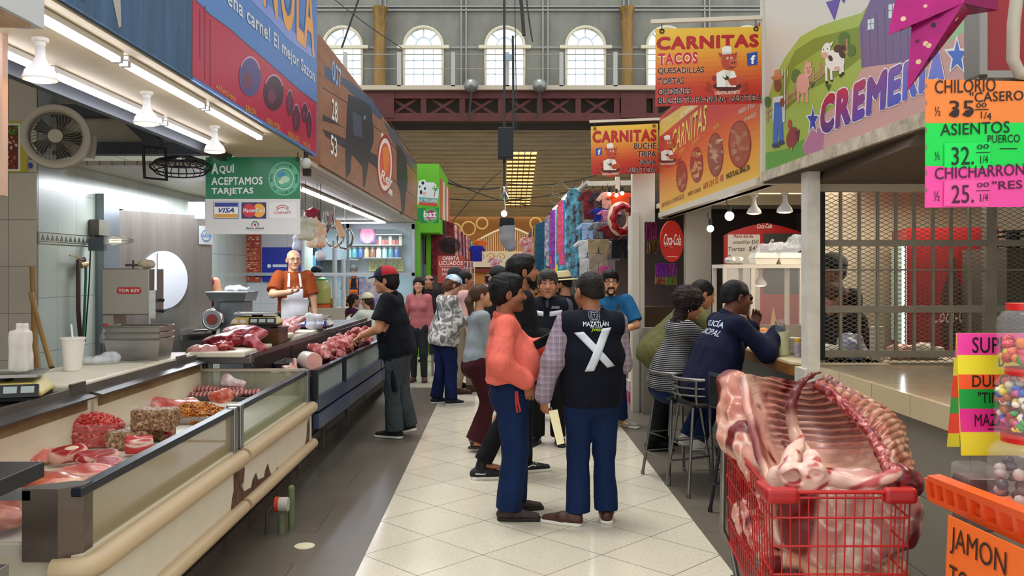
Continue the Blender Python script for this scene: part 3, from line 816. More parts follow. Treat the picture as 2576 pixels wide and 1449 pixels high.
tx(a,'CARNITAS',552,885,752,742,130,'#e8c45a',.02,.25,outline=('#5c1a12',.06))
tx(a,'El Antojito',600,690,700,605,40,'#f0e6d2',.02,.2)
tx(a,'ORDEN 1/2 KILO',932,660,1028,612,26,'#e8dccb',.02); tx(a,'1/4 de KILO',965,700,1035,668,24,'#e8dccb',.02)
for cx,cy,rx,ry,c,c2 in ((606,1015,33,92,'#9c3320','#b9854f'),(692,948,38,104,'#a12a22','#d6b878'),(800,890,46,128,'#8d4a38','#cfa78a'),(940,830,66,138,'#a24a36','#b98c6c')):
 a.ell(cx,cy,rx,ry,'#8e2219'); a.ell(cx,cy,rx * .9,ry * .92,c,l=1.8)
 rr = random.Random(int(cx))
 for k in range(16): a.ell(cx + rr.uniform(-.6,.6) * rx,cy + rr.uniform(-.65,.65) * ry,rx * rr.uniform(.14,.3),ry * rr.uniform(.1,.2),ramp(c,c2,rr.random()),10,rr.random() * 3,l=2 + k * .05)
for t,x0,y0,x1,y1 in (('TORTA',592,893,620,870),('QUESADILLA',665,845,712,795),('TACOS',788,755,820,728)): tx(a,t,x0,y0,x1,y1,24,'#e9c25a',.02)
chef(a,525,830,.62,2.)
tx(a,'MAZATLAN, SINALOA',863,1036,998,982,36,'#3c231b',.03); tx(a,'669 214 52 48',730,1092,845,1040,36,'#c2502f',.03)
tx(a,'SERVICIO A DOMICILIO',490,1196,620,1140,24,'#8a4a25',.02); tx(a,'ABIERTO DIARIO',640,1130,715,1100,22,'#8a4a25',.02)
under(s3,a.done('print',None,PAINT(.35)))
under(s3,MB().box(XS - .02,XS + .12,YL0,YL1,2.36,2.42).build('frame',mat('#cfc6b2',.5)))
# ---- cheese shop sign
yC0,yC1 = 3.4,aX(1924,430,XS).y
s4 = sign_root('dairy_shop_sign','large illustrated dairy shop sign with farm animals and gradient lettering','sign',(XS,yC1,2.44))
under(s4,MB().box(XS,XS + .1,yC0,yC1,2.44,4.5).build('board',mat('#cfc9bd',.35)))
a = QArt(planeX(XS,1),2.2877,1450,0); a.l = .5
a.poly([(1088,985),(1088,620),(1130,470),(1200,330),(1290,210),(1400,150),(1520,110),(1640,75),(1760,-60),(2297,-200),(2297,575),(2000,668)],'#9bb04a')
a.poly([(1160,600),(1190,430),(1260,290),(1370,220),(1480,190),(1640,150),(1640,330),(1500,440),(1330,520),(1200,640)],'#71892b',.8)
a.poly([(1200,560),(1260,380),(1400,290),(1560,250),(1560,330),(1400,430),(1280,520)],'#8fa63c',1)
a.poly([(1088,985),(1088,880),(1200,860),(1310,800),(1330,900)],'#5d9a3e',.9)
a.poly([(1325,912),(1300,840),(1370,700),(1540,580),(1640,400),(1780,330),(1880,320),(2297,120),(2297,575),(2000,668)],'#c79a92',1)
a.poly([(1325,905),(1300,850),(1350,760),(1430,720),(1420,860)],'#b0708f',1.2); a.poly([(2000,240),(2297,60),(2297,140),(2010,330)],'#93c08a',1.2)
a.poly([(1850,250),(1890,190),(1990,170),(1990,270),(1900,300)],'#8fc4b8',1.2)
a.poly([(1628,150),(1690,0),(1720,-120),(1830,-190),(1930,-60),(1945,350),(1640,388)],'#6d5a86',1.4)
for k in range(7): a.line([(1640 + k * 44,120 - k * 25),(1650 + k * 43,380 - k * 6)],3,'#5b4a72',1.6)
for x,y,w,h in ((1676,105,36,68),(1796,18,44,88)):
 a.poly([(x,y + 8),(x + w,y),(x + w,y + h - 6),(x,y + h)],'#c9dcd6',1.8); a.line([(x + w / 2,y),(x + w / 2,y + h)],4,'#6d5a86',2); a.line([(x,y + h / 2),(x + w,y + h / 2 - 5)],4,'#6d5a86',2)
a.poly([(1435,12),(1518,-10),(1484,116)],'#5a3f9c',1.5); a.poly([(1518,-10),(1560,-60),(1540,20)],'#5a3f9c',1.5)
fc = '#b5806a'
for d in (0,38): a.line([(1090,690 - d),(1280,545 - d),(1420,425 - d),(1560,300 - d)],9,fc,1.8)
for k in range(13):
 t = k / 12; x = 1100 + 455 * t; y = 700 - 400 * t; a.line([(x,y),(x,y - 75)],9,fc,1.9)
for cx,cy,r in ((1265,430,26),(1258,450,22),(1540,225,34),(1580,290,28),(1545,260,26),(1100,580,20),(1100,600,16)): a.ell(cx,cy,r,r * 1.25,'#3f6b2b',l=1.7)
for x,y in ((1355,505),(1450,520),(1165,850)):
 for k in range(5): a.line([(x,y),(x - 16 + 8 * k,y - 34)],4,'#2f5a26',2)
# farmer
a.poly([(1130,560),(1190,550),(1195,700),(1170,720),(1128,700)],'#d9d6d2',2.2); a.poly([(1138,590),(1182,585),(1186,700),(1190,825),(1165,825),(1160,730),(1152,830),(1130,832),(1134,700)],'#3a68b8',2.5)
a.ell(1157,485,20,44,'#7b4a34',l=2.3); a.ell(1155,445,34,14,'#b87a4c',l=2.6,rot=-.15); a.poly([(1136,442),(1140,405),(1168,398),(1178,436)],'#c58a58',2.8)
a.ell(1142,838,17,14,'#24356b',l=2.6); a.ell(1180,820,18,14,'#24356b',l=2.6); a.line([(1197,700),(1200,430)],5,'#d8d3c8',2.6)
for d in (-14,0,14): a.line([(1200 + d,440),(1201 + d,400)],4,'#d8d3c8',2.6)
a.ell(1185,590,14,26,'#7b4a34',l=2.8)
# pig, cow, rooster
pk = '#d99a88'
for x in (1275,1300,1325): a.line([(x,500),(x + 2,585)],13,pk,2.1)
a.ell(1303,480,38,58,pk,l=2.3); a.ell(1333,400,22,44,'#e0a493',l=2.5); a.poly([(1318,370),(1322,345),(1338,362)],pk,2.6); a.poly([(1340,362),(1352,345),(1352,374)],pk,2.6); a.ell(1336,412,11,14,'#c98272',l=2.8); a.ell(1326,390,3,5,'#222',l=3); a.ell(1344,388,3,5,'#222',l=3)
cw_ = '#e9e2d8'
for x,y in ((1440,470),(1468,455),(1520,430),(1533,418)): a.line([(x - 4,y - 90),(x,y)],13,cw_,2.1); a.ell(x,y + 5,9,10,'#1e1a1c',l=2.2)
a.ell(1487,348,56,62,cw_,l=2.3,rot=-.3); a.ell(1500,395,18,14,'#d9a9a0',l=2.4); a.ell(1436,290,24,46,cw_,l=2.6,rot=.25); a.ell(1430,318,20,18,'#d9a394',l=2.8); a.ell(1422,285,3,5,'#222',l=3); a.ell(1444,280,3,5,'#222',l=3); a.poly([(1455,250),(1480,236),(1466,268)],cw_,2.7)
for e in ((1505,280,26,22),(1528,312,16,24),(1462,335,12,18),(1540,275,10,16)): a.ell(*e,'#241f21',l=2.9,rot=-.4)
a.ell(1242,790,32,62,'#8e3436',l=2.3,rot=.25); a.ell(1228,718,12,26,'#a34a3a',l=2.5); a.poly([(1218,706),(1224,685),(1242,700)],'#b8202a',2.6); a.poly([(1255,760),(1285,745),(1275,820)],'#5b2430',2.6); a.ell(1238,858,5,12,'#c98a3a',l=2.4)
a.star(1360,692,42,'#e6e0e2',92,2.2,.45); a.star(1360,692,33,'#2a3f9e',76,2.6,.42)
# gradient lettering
o0,u0 = np.array((1398.,785.)),np.array((720.,-302.))
v0 = np.array((10.,-222.))
wl = [('C',0,.115),('R',.125,.125),('E',.26,.10),('M',.37,.16),('E',.54,.11),('R',.66,.12),('I',.79,.05),('A',.85,.15)]
for (t,x,w),(c0,c1) in zip(wl,(('#b8242c','#3b2f80'),('#c02636','#4a3a94'),('#b02c4a','#4a46a8'),('#8a3a74','#3f51b4'),('#7a50a0','#4058ba'),('#7f63ae','#4a66c4'),('#7f6cb8','#4f6fca'),('#8a80c6','#5578d0'))):
 bl,br,tl = o0 + u0 * x,o0 + u0 * (x + w),o0 + u0 * x + v0
 a.text(t,bl - u0 * .008 - v0 * .03,br + u0 * .008 - v0 * .03,tl - u0 * .008 + v0 * .03,'#e9e4e6',.1,0,2.2); vs,fs = glyphs(t,.07,0.)
 O_,U_,W_ = a.fn(*bl,2.8),a.fn(*br,2.8) - a.fn(*bl,2.8),a.fn(*tl,2.8) - a.fn(*bl,2.8)
 for f in fs:
  a.b.paint(ramp(c1,c0,sum(vs[i][1] for i in f) / len(f))); a.b.poly([O_ + U_ * vs[i][0] + W_ * vs[i][1] + U_.cross(W_).normalized() * (.00012 * vs[i][2]) for i in f])
a.star(2190,322,78,'#e6e0e2',124,2.2,.45); a.star(2190,325,60,'#3f6fc4',98,2.6,.42)
under(s4,a.done('print',None,PAINT(.3)))
gt_ = MB().box(XS - .03,XS + .1,yC0,yC1,2.37,2.44)
under(s4,gt_.build('frame_rail',mat('#cbbfa6',.6,noise=(9.,.7,'#6b5b47'))))
under(s4,MB().box(XS - .02,XS + .1,yC1,yC1 + .05,2.37,4.5).build('end_rail',mat('#c9c2b2',.5)))
# ---- hanging pork signs
def hang(name,label,Y,corners,q,rod,fill):
 fn = planeY(Y); a = QArt(fn,*q); P = lambda p,l=0: a.fn(p[0],p[1],l)
 r = sign_root(name,label,'sign',P(corners[0]),'hanging pork signs')
 under(r,panel('board',[P(c) for c in corners],(0,.006,0),mat('#c9541f',.4)))
 gradient(a,corners,('#e3b93c','#e0a52f','#d8742a','#c23a20','#b51d20'),16)
 a.l = 1.2; fill(a)
 under(r,a.done('print',None,PAINT(.35)))
 p,q2 = P(rod[0]),P(rod[1])
 under(r,MB().bar(p + V((0,.003,0)),q2 + V((0,.003,0)),.03,.03).build('hanging_bar',mat('#d2c8b6',.5)))
 w = MB()
 for c,t in ((corners[0],.06),(corners[1],-.06)):
  x = c[0] + t * (corners[1][0] - corners[0][0]); yb_ = c[1] + 14; yt = rod[0][1] + (rod[1][1] - rod[0][1]) * (x - rod[0][0]) / (rod[1][0] - rod[0][0])
  w.tube([P((x,yt)),P((x,yb_))],.004,5); w.tube([P((x,yb_)) + V((.016 * math.cos(k),-.004,.016 * math.sin(k))) for k in np.linspace(0,6.28,9)[:-1]],.005,5,closed=True)
 under(r,w.build('wire',mat('#3a3632',.4,.7)))
 return r
def fill1(a):
 rd,wh,bk = '#b4141f','#f1e8dc','#191416'
 tx(a,'CARNITAS',460,290,1050,272,78,rd,.04,outline=('#6a120f',.06)); tx(a,'TACOS',470,376,698,366,68,'#c2152a',.04,outline=(wh,.09))
 for t,x1,y0,y1,h in (('QUESADILLAS',735,430,422,38),('TORTAS',618,488,482,36),('ORDENES',655,548,542,38),('BUCHE-TRIPA-NANA -SURTIDA',1066,600,580,38)): tx(a,t,470,y0,x1,y1,h,bk,.03,outline=(wh,.07))
 chef(a,868,350,1.0); fbadge(a,[(981,308),(1042,296),(1042,372),(984,379)])
def fill2(a):
 rd,wh,bk = '#b4141f','#f1e8dc','#191416'
 tx(a,'CARNITAS',92,825,462,814,72,rd,.04,outline=('#6a120f',.06))
 for t,x0,y0,y1 in (('BUCHE',333,858,855),('TRIPA',352,905,902),('NANA',360,952,948),('SURTIDA',298,998,994)): tx(a,t,x0,y0,458,y1,34,bk,.03,outline=(wh,.07))
 chef(a,196,880,.66); fbadge(a,[(110,855),(147,848),(147,892),(112,896)])
hang('hanging_sign','larger hanging pork sign listing tacos and quesadillas, nearest the camera',6.58,((455,166),(1070,152),(1076,594),(455,613)),(2.2877,1450,0),((430,125),(1090,100)),fill1)
hang('hanging_sign','smaller hanging pork sign listing buche and tripa, farther down the aisle',11.0,((83,728),(470,711),(471,996),(86,1006)),(2.2877,1450,0),((75,700),(490,684)),fill2)
# ---- green card payment sign
Y3 = 7.2
r = sign_root('card_payment_sign','green and white card payment sign hanging under the canopy beam','sign',aY(636,393,Y3))
a = QArt(planeY(Y3),3.22,500,350)
P = lambda x,y,l=0: a.fn(x,y,l)
under(r,panel('board',[P(55,145),(P(820,145)),P(821,772),P(53,768)],(0,.012,0),mat('#dcdad8',.35)))
a.poly([(55,145),(820,145),(820,485),(55,485)],'#0d7a4d',.6); a.l = 1.2
wt = '#eef0ee'
tx(a,'A',103,284,160,284,88,wt,.045); tx(a,'QUÍ',166,284,288,283,84,wt,.03); tx(a,'ACEPTAMOS',103,372,517,368,64,wt,.03); tx(a,'TARJETAS',103,460,442,456,64,wt,.03)
a.ell(690,320,126,138,'#5fb98f',40,l=1); a.ell(690,320,84,92,'#2f9a6c',36,l=1.4); a.ring(690,320,72,80,8,'#bfe3d2',l=1.7); a.ell(690,320,62,68,'#57b48b',l=1.8); a.poly([(640,285),(670,262),(705,270),(690,300),(650,310)],'#2b83c4',2); a.ell(700,325,36,26,'#b9dcb4',l=2.1); a.ell(672,345,24,18,'#cfe6bf',l=2.2)
for word,a0,a1 in (('GARANTIA',-2.35,-.75),('100%',-3.35,-2.75),('100%',-.3,.35),('DE CALIDAD',2.55,.75)):
 for k,ch in enumerate(word):
  if ch == ' ': continue
  t = a0 + (a1 - a0) * (k + .5) / len(word); cx,cy = 690 + 104 * math.cos(t),320 + 114 * math.sin(t)
  rx,ry = math.cos(t),math.sin(t)
  if a1 < a0: rx,ry = -rx,-ry
  ux,uy = -ry,rx
  a.text(ch,(cx - ux * 9 - rx * 11,cy - uy * 9 - ry * 11),(cx + ux * 9 - rx * 11,cy + uy * 9 - ry * 11),(cx - ux * 9 + rx * 11,cy - uy * 9 + ry * 11),'#0f6b45',.03,0,2)
def rbox(a,x0,y0,x1,y1,r_,col,l):
 pts = []
 for cx,cy,t0 in ((x1 - r_,y1 - r_,0),(x0 + r_,y1 - r_,.5),(x0 + r_,y0 + r_,1),(x1 - r_,y0 + r_,1.5)): pts += [(cx + r_ * math.cos(PI * (t0 + k / 8)),cy + r_ * math.sin(PI * (t0 + k / 8))) for k in range(5)]
 a.poly(pts,col,l)
rbox(a,118,508,326,645,10,'#2c4a86',1); rbox(a,123,513,321,640,8,'#f2f2f0',1.4); a.poly([(128,517),(316,517),(316,548),(128,548)],'#1a3794',1.8); a.poly([(128,606),(316,606),(316,636),(128,636)],'#e0a02e',1.8); tx(a,'VISA',160,598,286,596,42,'#1a2f80',.04,.35,l=1.9)
a.poly([(345,512),(546,512),(546,644),(345,644)],'#232560',1.2); a.ell(408,578,51,56,'#d3202f',l=1.6); a.ell(487,578,51,56,'#f0a92d',l=1.7)
for k in range(5): a.line([(440,546 + k * 15),(456,546 + k * 15)],7,'#d3202f',1.9)
tx(a,'MasterCard',360,594,536,592,34,'#f5f3ee',.03,.1,l=2.3,outline=('#232560',.07))
rbox(a,566,512,786,646,12,'#c9c7c6',1); rbox(a,568,512,786,643,12,'#e6e4e3',1.3)
for q_ in (0,18): a.ring(679,578 + q_,50 - q_ * .1,40,7,'#c01d2c',16,-2.75,-.4,l=1.8)
tx(a,'CARNET',611,607,748,605,20,'#c01d2c',.02,l=1.8)
a.ring(456,694,22,22,8,'#1b6b4a',20,-3.6,.45,l=1.8); a.ell(456,694,9,11,'#b3202f',l=1.8); tx(a,'Banco Azteca',385,730,528,729,18,'#4a5568',.03,.15,l=1.8); tx(a,'Compra Paga Avanza',396,745,512,744,8,'#7a828c',.02,l=1.8)
under(r,a.done('print',None,PAINT(.3)))
w = MB()
for x in (90,800): w.tube([P(x,158),P(x + 4,95)],.004,5); w.tube([P(x,165) + V((.014 * math.cos(k),-.003,.014 * math.sin(k))) for k in np.linspace(0,6.28,9)[:-1]],.004,5,closed=True)
under(r,w.build('wire',mat('#4a4844',.4,.7)))
# ---- lightbox at the upper left, pink board edge, poster on the return wall
lb = thing('lightbox','white framed lightbox with a picture of green leaves at the top left corner','lightbox',(-1.6,2.5,2.54))
under(lb,MB().box(-2.2,-1.59,1.9,2.93,2.52,2.55).build('underside',mat('#c9a78a',.7,noise=(7.,.5,'#8d6a4c'))))
f = MB()
for y0,y1,z0,z1 in ((1.9,2.9,2.53,2.6),(2.9,2.98,2.53,3.3)): f.box(-1.66,-1.57,y0,y1,z0,z1)
under(lb,f.build('frame',mat('#c4c7c8',.4)))
under(lb,MB().box(-1.65,-1.6,1.9,2.9,2.6,3.3).build('picture',mat('#2f5a1f',.4,noise=(9.,1.,'#a9b98a'))))
tag(MB().box(-2.35,aY(13,0,3.6).x,3.58,3.62,aY(0,492,3.6).z,2.68).build('notice_board',mat('#c9a58e',.6,noise=(3.,.3,'#b08a70'))),'narrow pinkish board hanging at the left edge of the picture','board')
YP = 7.09
po = sign_root('poster','yellow edged food photograph poster on the beige tiled wall','poster',aY(40,380,YP))
a = QArt(planeY(YP),3.22,0,0)
under(po,panel('sheet',[a.fn(-60,980),a.fn(228,985),a.fn(222,1395),a.fn(-60,1390)],(0,.006,0),mat('#b9a92a',.5)))
a.l = 1; a.poly([(-60,1000),(165,1000),(165,1385),(-60,1385)],'#e8e2d2'); a.poly([(-60,1015),(148,1015),(148,1370),(-60,1370)],'#6b2a18',1.5)
rr = random.Random(3)
for k in range(60): a.ell(rr.uniform(-50,135),rr.uniform(1100,1355),rr.uniform(8,22),rr.uniform(6,15),rr.choice(['#b98a5a','#8a3a20','#d9b98a','#a5502c','#5a1f14']),9,rr.random() * 3,2 + k * .02)
for k in range(14): a.ell(rr.uniform(60,140),rr.uniform(1025,1090),14,9,rr.choice(['#4f7a2c','#6d9a3c','#2f5a20']),8,rr.random() * 3,2 + k * .02)
a.ell(246,1228,14,26,'#22389c',20,0,1.5); a.ell(246,1340,16,26,'#22389c',20,0,1.5); a.ell(247,1284,8,12,'#1f2430',16,0,1.5)
under(po,a.done('print',None,PAINT(.35)))
# ================================================================ LEFT COUNTERS
def meat_mat(c0,c1,c2,scale=9.,dist=1.5,rough=.38,pos=(.36,.52,.66),bump=.25,stretch=(1,1,1)):
 m,nt,b = node_mat('meat',rough); L = nt.links.new
 tc = nt.nodes.new('ShaderNodeTexCoord'); mp = nt.nodes.new('ShaderNodeMapping'); mp.inputs['Scale'].default_value = stretch; L(tc.outputs['Object'],mp.inputs[0])
 n = nt.nodes.new('ShaderNodeTexNoise'); n.inputs['Scale'].default_value = scale; n.inputs['Detail'].default_value = 6; n.inputs['Distortion'].default_value = dist; L(mp.outputs[0],n.inputs['Vector'])
 cr = nt.nodes.new('ShaderNodeValToRGB'); e = cr.color_ramp.elements; e[0].position,e[1].position = pos[0],pos[2]
 e[0].color = (*lin(c0),1); e[1].color = (*lin(c2),1); k = e.new(pos[1]); k.color = (*lin(c1),1)
 L(n.outputs['Fac'],cr.inputs['Fac']); L(cr.outputs['Color'],b.inputs['Base Color'])
 bp = nt.nodes.new('ShaderNodeBump'); bp.inputs['Strength'].default_value = bump; bp.inputs['Distance'].default_value = .01; L(n.outputs['Fac'],bp.inputs['Height']); L(bp.outputs[0],b.inputs['Normal'])
 return m
BEEF = meat_mat('#6e1418','#a3262a','#d98a80',14,2.2,.3)
PORK = meat_mat('#a8403f','#c9726a','#e8bfb2',12,2.,.32)
DARKM = meat_mat('#3a0d12','#6b1a22','#a8505a',16,1.5,.3)
FAT = meat_mat('#c98a78','#e0b8a6','#eedccd',9,2.,.4)
HEADCH = meat_mat('#5f4028','#8d6748','#bb9c76',60,1.,.55,(.4,.5,.62),.4)
def fleshcol(base,light,fat,f=40.,thr=.14,seed=1):
 b_,l_,w_ = (np.array(lin(c)) for c in (base,light,fat))
 def fn(v):
  n = (wob(v,f * .6,seed) * .5 + .5).clip(0,1)[:,None]; c = b_ * (1 - n) + l_ * n
  r = np.abs(wob(v,f,seed + 3)); t = np.clip(1 - r / thr,0,1)[:,None]
  return c * (1 - t) + w_ * t
 return fn
WET = mat('attr',.42)
CREAMP = mat('#d8cdb2',.5,noise=(2.5,.25,'#bfae8a'))
RAIL = mat('#2b3038',.3,.6)
ALU = mat('#8d8c88',.35,.8)
TUBM = mat('#f2f5f5',.06,0,alpha=.045,spec=.8)
TAN = mat('#c2a984',.38,noise=(4.,.25,'#9c8260',(1,.2,1)))
BROWNP = mat('#4a2a1c',.8,noise=(14.,.8,'#7a5a42'))
CGLASS = mat('#8a9670',.08,0,alpha=.42,ior=1.2,spec=.6)
REFLGLASS = mat('#a3936f',.3,0,alpha=.62,spec=.5)  # near case glass, brownish reflection put into its colour
XG = -1.55
def case(y0,y1,label,near=False,far=False,legs=()):
 r = thing('display_case',label,'display case',(XG,y0,0),0,'cream meat display cases')
 W_ = lambda b,n,m,**k: loc(b,(XG,y0,0)).build(n,m,r,**k)
 W_(MB().box(-2.4,-1.53,y0,y1,.3,.66).box(-2.36,-1.57,y0,y1,.66,.70),'body',CREAMP)
 W_(MB().box(-2.36,-1.58,y0 + .02,y1 - .02,.70,.705),'deck',mat('#e0d8c4',.35))
 W_(MB().box(XG - .006,XG + .004,y0 + .08,y1 - .05,.64,.89),'front_glass',REFLGLASS if near else CGLASS)
 W_(MB().box(XG - .03,XG + .022,y0,y1,.872,.905),'top_rail',RAIL,bev=.004)
 W_(MB().box(-1.535,-1.508,y0 + .02,y1,.34,.60),'front_panel',mat('#ddd3bd',.45,noise=(3.,.3,'#c2b598')))
 for nm,x,z,rr in (('upper_bumper',-1.502,.612,.046),('lower_bumper',-1.492,.326,.038)):
  pts = [(x,y0 + .01,z),(x,y1,z)]
  if near: pts = [(-1.62,y0 - .03,z),(-1.56,y0 - .025,z),(x - .012,y0 + .0,z),(x,y0 + .05,z),(x,y1,z)]
  W_(MB().tube(pts,rr,16,flat=1.),nm,TAN,smooth=.8)
 W_(MB().box(-2.42,-2.38,y0,y1,.66,.975),'back_panel',CREAMP)
 b = MB(); b.box(-2.385,-2.375,y0 + .05,y1 - .05,.90,.965); W_(b,'back_trim',mat('#8a7350',.6,noise=(12.,.7,'#5f4a30',(1,.3,1))))
 W_(MB().prism([(-2.44,y0,1.0),(-2.33,y0,.975),(-2.33,y0,.965),(-2.44,y0,.985)],(0,y1 - y0 - .03,0)),'back_lip',DSTEEL)
 if near:
  W_(MB().prism([(-1.73,y0 - .03,.645),(-1.60,y0 - .03,.645),(-1.535,y0 + .03,.645),(-1.535,y0 + .1,.645),(-1.60,y0 + .1,.645),(-1.73,y0 + .02,.645)],(0,0,.264)),'corner_post',mat('#6d6459',.35,.7,noise=(3.,.5,'#4a2a1c')))
  W_(MB().box(-2.4,-1.73,y0 - .012,y0 - .004,.66,.87),'end_glass',CLEAR)
  W_(MB().box(-2.42,-1.7,y0 - .03,y0 + .02,.868,.903),'end_rail',ALU)
 else:
  W_(MB().box(XG - .06,XG + .03,y0,y0 + .06,.645,.909),'corner_post',ALU,bev=.006)
 if not far: W_(MB().box(XG - .02,XG + .03,y1 - .07,y1 - .01,.645,.91),'end_post',ALU,bev=.006)
 else:
  W_(MB().box(XG - .05,XG + .03,y1 - .06,y1,.645,.915),'end_post',ALU,bev=.006)
  W_(MB().box(-2.42,-1.57,y1 - .02,y1 - .012,.70,.90),'end_glass',mat('#b9b79a',.1,0,alpha=.4))
  W_(MB().box(-2.42,-1.55,y1 - .04,y1,.90,.918),'end_rail',mat('#b5a993',.4,.5))
 for ly in legs: W_(MB().box(-1.8,-1.72,ly,ly + .08,.09,.3),'leg',mat('#7a756b',.6,noise=(9.,.7,'#4c4338')))
 return r
c1 = case(3.16,5.03,'long cream display case nearest the camera, full of steaks and ground meat',True,False,(3.9,4.4))
c2 = case(5.07,6.9,'cream display case with chipped brown patches, between the long near case and the steel case',False,True,(5.1,6.6))
# chipped laminate on the second case (and at the joint)
a = QArt(planeX(-1.508,-1),2.546,400,880); a.l = .6
chips = [[(478,795),(550,752),(545,840),(528,868),(545,905),(560,915),(525,985),(462,1025),(468,960),(480,900)],
   [(530,935),(548,905),(590,880),(600,830),(622,785),(635,832),(672,815),(680,770),(698,726),(708,770),(722,802),(650,870),(520,985)],
   [(748,790),(758,745),(762,775),(752,800)],[(962,430),(966,520),(962,600),(932,620),(945,560),(950,470)]]
for p in chips[1:]: a.poly(p,'#3d2318')
bt = a.b.build('chipped_patch',BROWNP); under(c2,bt)
a = QArt(planeX(-1.508,-1),2.546,400,880); a.l = 1.1; a.poly(chips[0],'#3d2318'); under(c1,a.b.build('chipped_patch',BROWNP))
# steel cases farther on, turned slightly towards the aisle
SB = mat('#4d5a78',.3,.6,noise=(3.,.4,'#39435c',(1,.2,1)))
def X5(y): return -1.50 + .03 * (y - 6.95)
def scase(y0,y1,label,legs=()):
 r = thing('display_case',label,'display case',(X5(y0),y0,0),math.atan2(-.03,1),'steel meat display cases')
 L_ = y1 - y0; B = lambda b,n,m,**k: b.build(n,m,r,**k)
 B(MB().box(-.5,-.02,0,L_,.42,.70),'body',DSTEEL)
 B(MB().box(-.006,.004,.02,L_ - .02,.67,.87),'front_glass',mat('#c3d0cc',.1,0,alpha=.5))
 B(MB().box(-.03,.02,0,L_,.858,.895),'top_rail',RAIL,bev=.004)
 B(MB().box(-.02,.03,0,L_,.56,.675),'upper_panel',SB,bev=.008)
 B(MB().box(-.02,.045,0,L_,.42,.545),'lower_panel',SB,bev=.008)
 B(MB().box(-.02,.03,-.02,.02,.66,.9),'end_post',RAIL)
 B(MB().box(-.48,-.03,.03,L_ - .03,.70,.845),'tray_bed',mat('#2c2420',.5))
 B(MB().box(-.5,-.48,0,L_,.70,1.0),'back_panel',mat('#3d3432',.4,.6))
 for ly in legs: B(MB().box(-.2,-.14,ly,ly + .06,.09,.42),'leg',mat('#5a564f',.5,.4))
 if legs: B(MB().box(-.2,-.16,0,L_,.2,.26),'lower_rail',mat('#5a564f',.5,.4))
 return r
d1 = scase(6.97,8.02,'blue grey steel case with the wrapped white roll, right after the cream cases',(.05,.9))
d2 = scase(8.05,9.98,'blue grey steel case heaped with pink meat where the capped man leans',(.9,))
d3 = scase(10.02,12.2,'last blue grey steel case, behind the capped man',(1.9,))
# work counters with boards
def counter(name,label,x0,x1,y0,y1,rz=0.):
 r = thing(name,label,'counter',(x1,y0,0),rz); L_ = y1 - y0; w = x1 - x0
 MB().box(-w,0,0,L_,.955,1.005).build('steel_top',DSTEEL,r,bev=.004)
 MB().box(-.012,.004,0,L_,.965,1.035).build('front_edge',mat('#8f8a84',.35,.8,noise=(4.,.4,'#5f5a55',(1,.3,1))),r)
 for k in range(3): MB().box(-w + .03,-w + .08,L_ * k / 2.1 + .02,L_ * k / 2.1 + .07,.0,.955).build('leg',DSTEEL,r)
 return r
w1 = counter('work_counter','steel work counter edged with cutting boards behind the near cream case',-3.0,-2.41,2.9,6.85)
for y in (4.75,6.35): MB().box(-.01,.012,y - 2.9 + .1,y - 2.9 + .26,.97,1.06).build('edge_clip',mat('#77716c',.35,.8),w1)
w2 = counter('work_counter','dark steel work counter with raw cuts in front of the bald butcher',-2.44,-1.99,6.9,12.2,math.atan2(-.02,1))
BOARDM = mat('#e2dcc6',.5,noise=(5.,.35,'#c9b793'))
def board(label,x,y,sx,sy,z=1.005,rz=0.,m=None,h=.045):
 r = tag(MB().box(-sx / 2,sx / 2,-sy / 2,sy / 2,0,h).build('cutting_board',m or BOARDM,bev=.012),label,'cutting board','cutting boards'); r.location = (x,y,z); r.rotation_euler = (0,0,rz); return r
board('long white cutting board under the big foam cup and the stacked pans',-2.7,5.83,.56,1.9)
board('white cutting board at the left edge of the picture below the yellow scale',-2.72,3.62,.56,1.2)
board('white board under the wrapped cut on the dark counter, nearest of that counter',-2.27,7.05,.46,.32)
board('long white board under the large red cut on the dark counter',-2.25,7.45,.44,.5)
board('worn pinkish wooden board lying on the long white board by the scale box',-2.3,7.62,.3,.36,1.05,.1,mat('#cfae8c',.5,noise=(6.,.6,'#b98a6a')))
board('white board under the pale pork pile, beyond the scale box',-2.24,8.75,.42,.7)
board('small white board stack holding the yellow lump beside the scale box',-2.12,8.32,.22,.22,1.05)
board('white board beneath the blue display scale',-2.22,9.6,.42,.8)
# near steel shelf at the lower left and the thing below it
sh = thing('steel_shelf','dark steel shelf corner jutting in at the lower left foreground','shelf',(-1.6,2.2,0))
MB().box(-1.2,0,0,.84,.975,1.03).build('top',mat('#4a4a4c',.4,.8,noise=(2.,.4,'#363636')),sh,bev=.004)
MB().box(-1.2,-.01,0,.64,.70,.738).build('lower_tier',ALU,sh,bev=.004)
for y in (.06,.56): MB().box(-.4,-.36,y,y + .04,0,.98).build('leg',DSTEEL,sh)
s = SDF(.02).ell((-1.70,2.72,.80),(.09,.09,.075)).seg((-1.7,2.72,.84),(-1.71,2.72,.92),.04,.02)
tag(s.build('plastic_bag',mat('#d81b74',.4),None,.008,.008,40),'bright pink plastic bag at the lower left corner','bag')
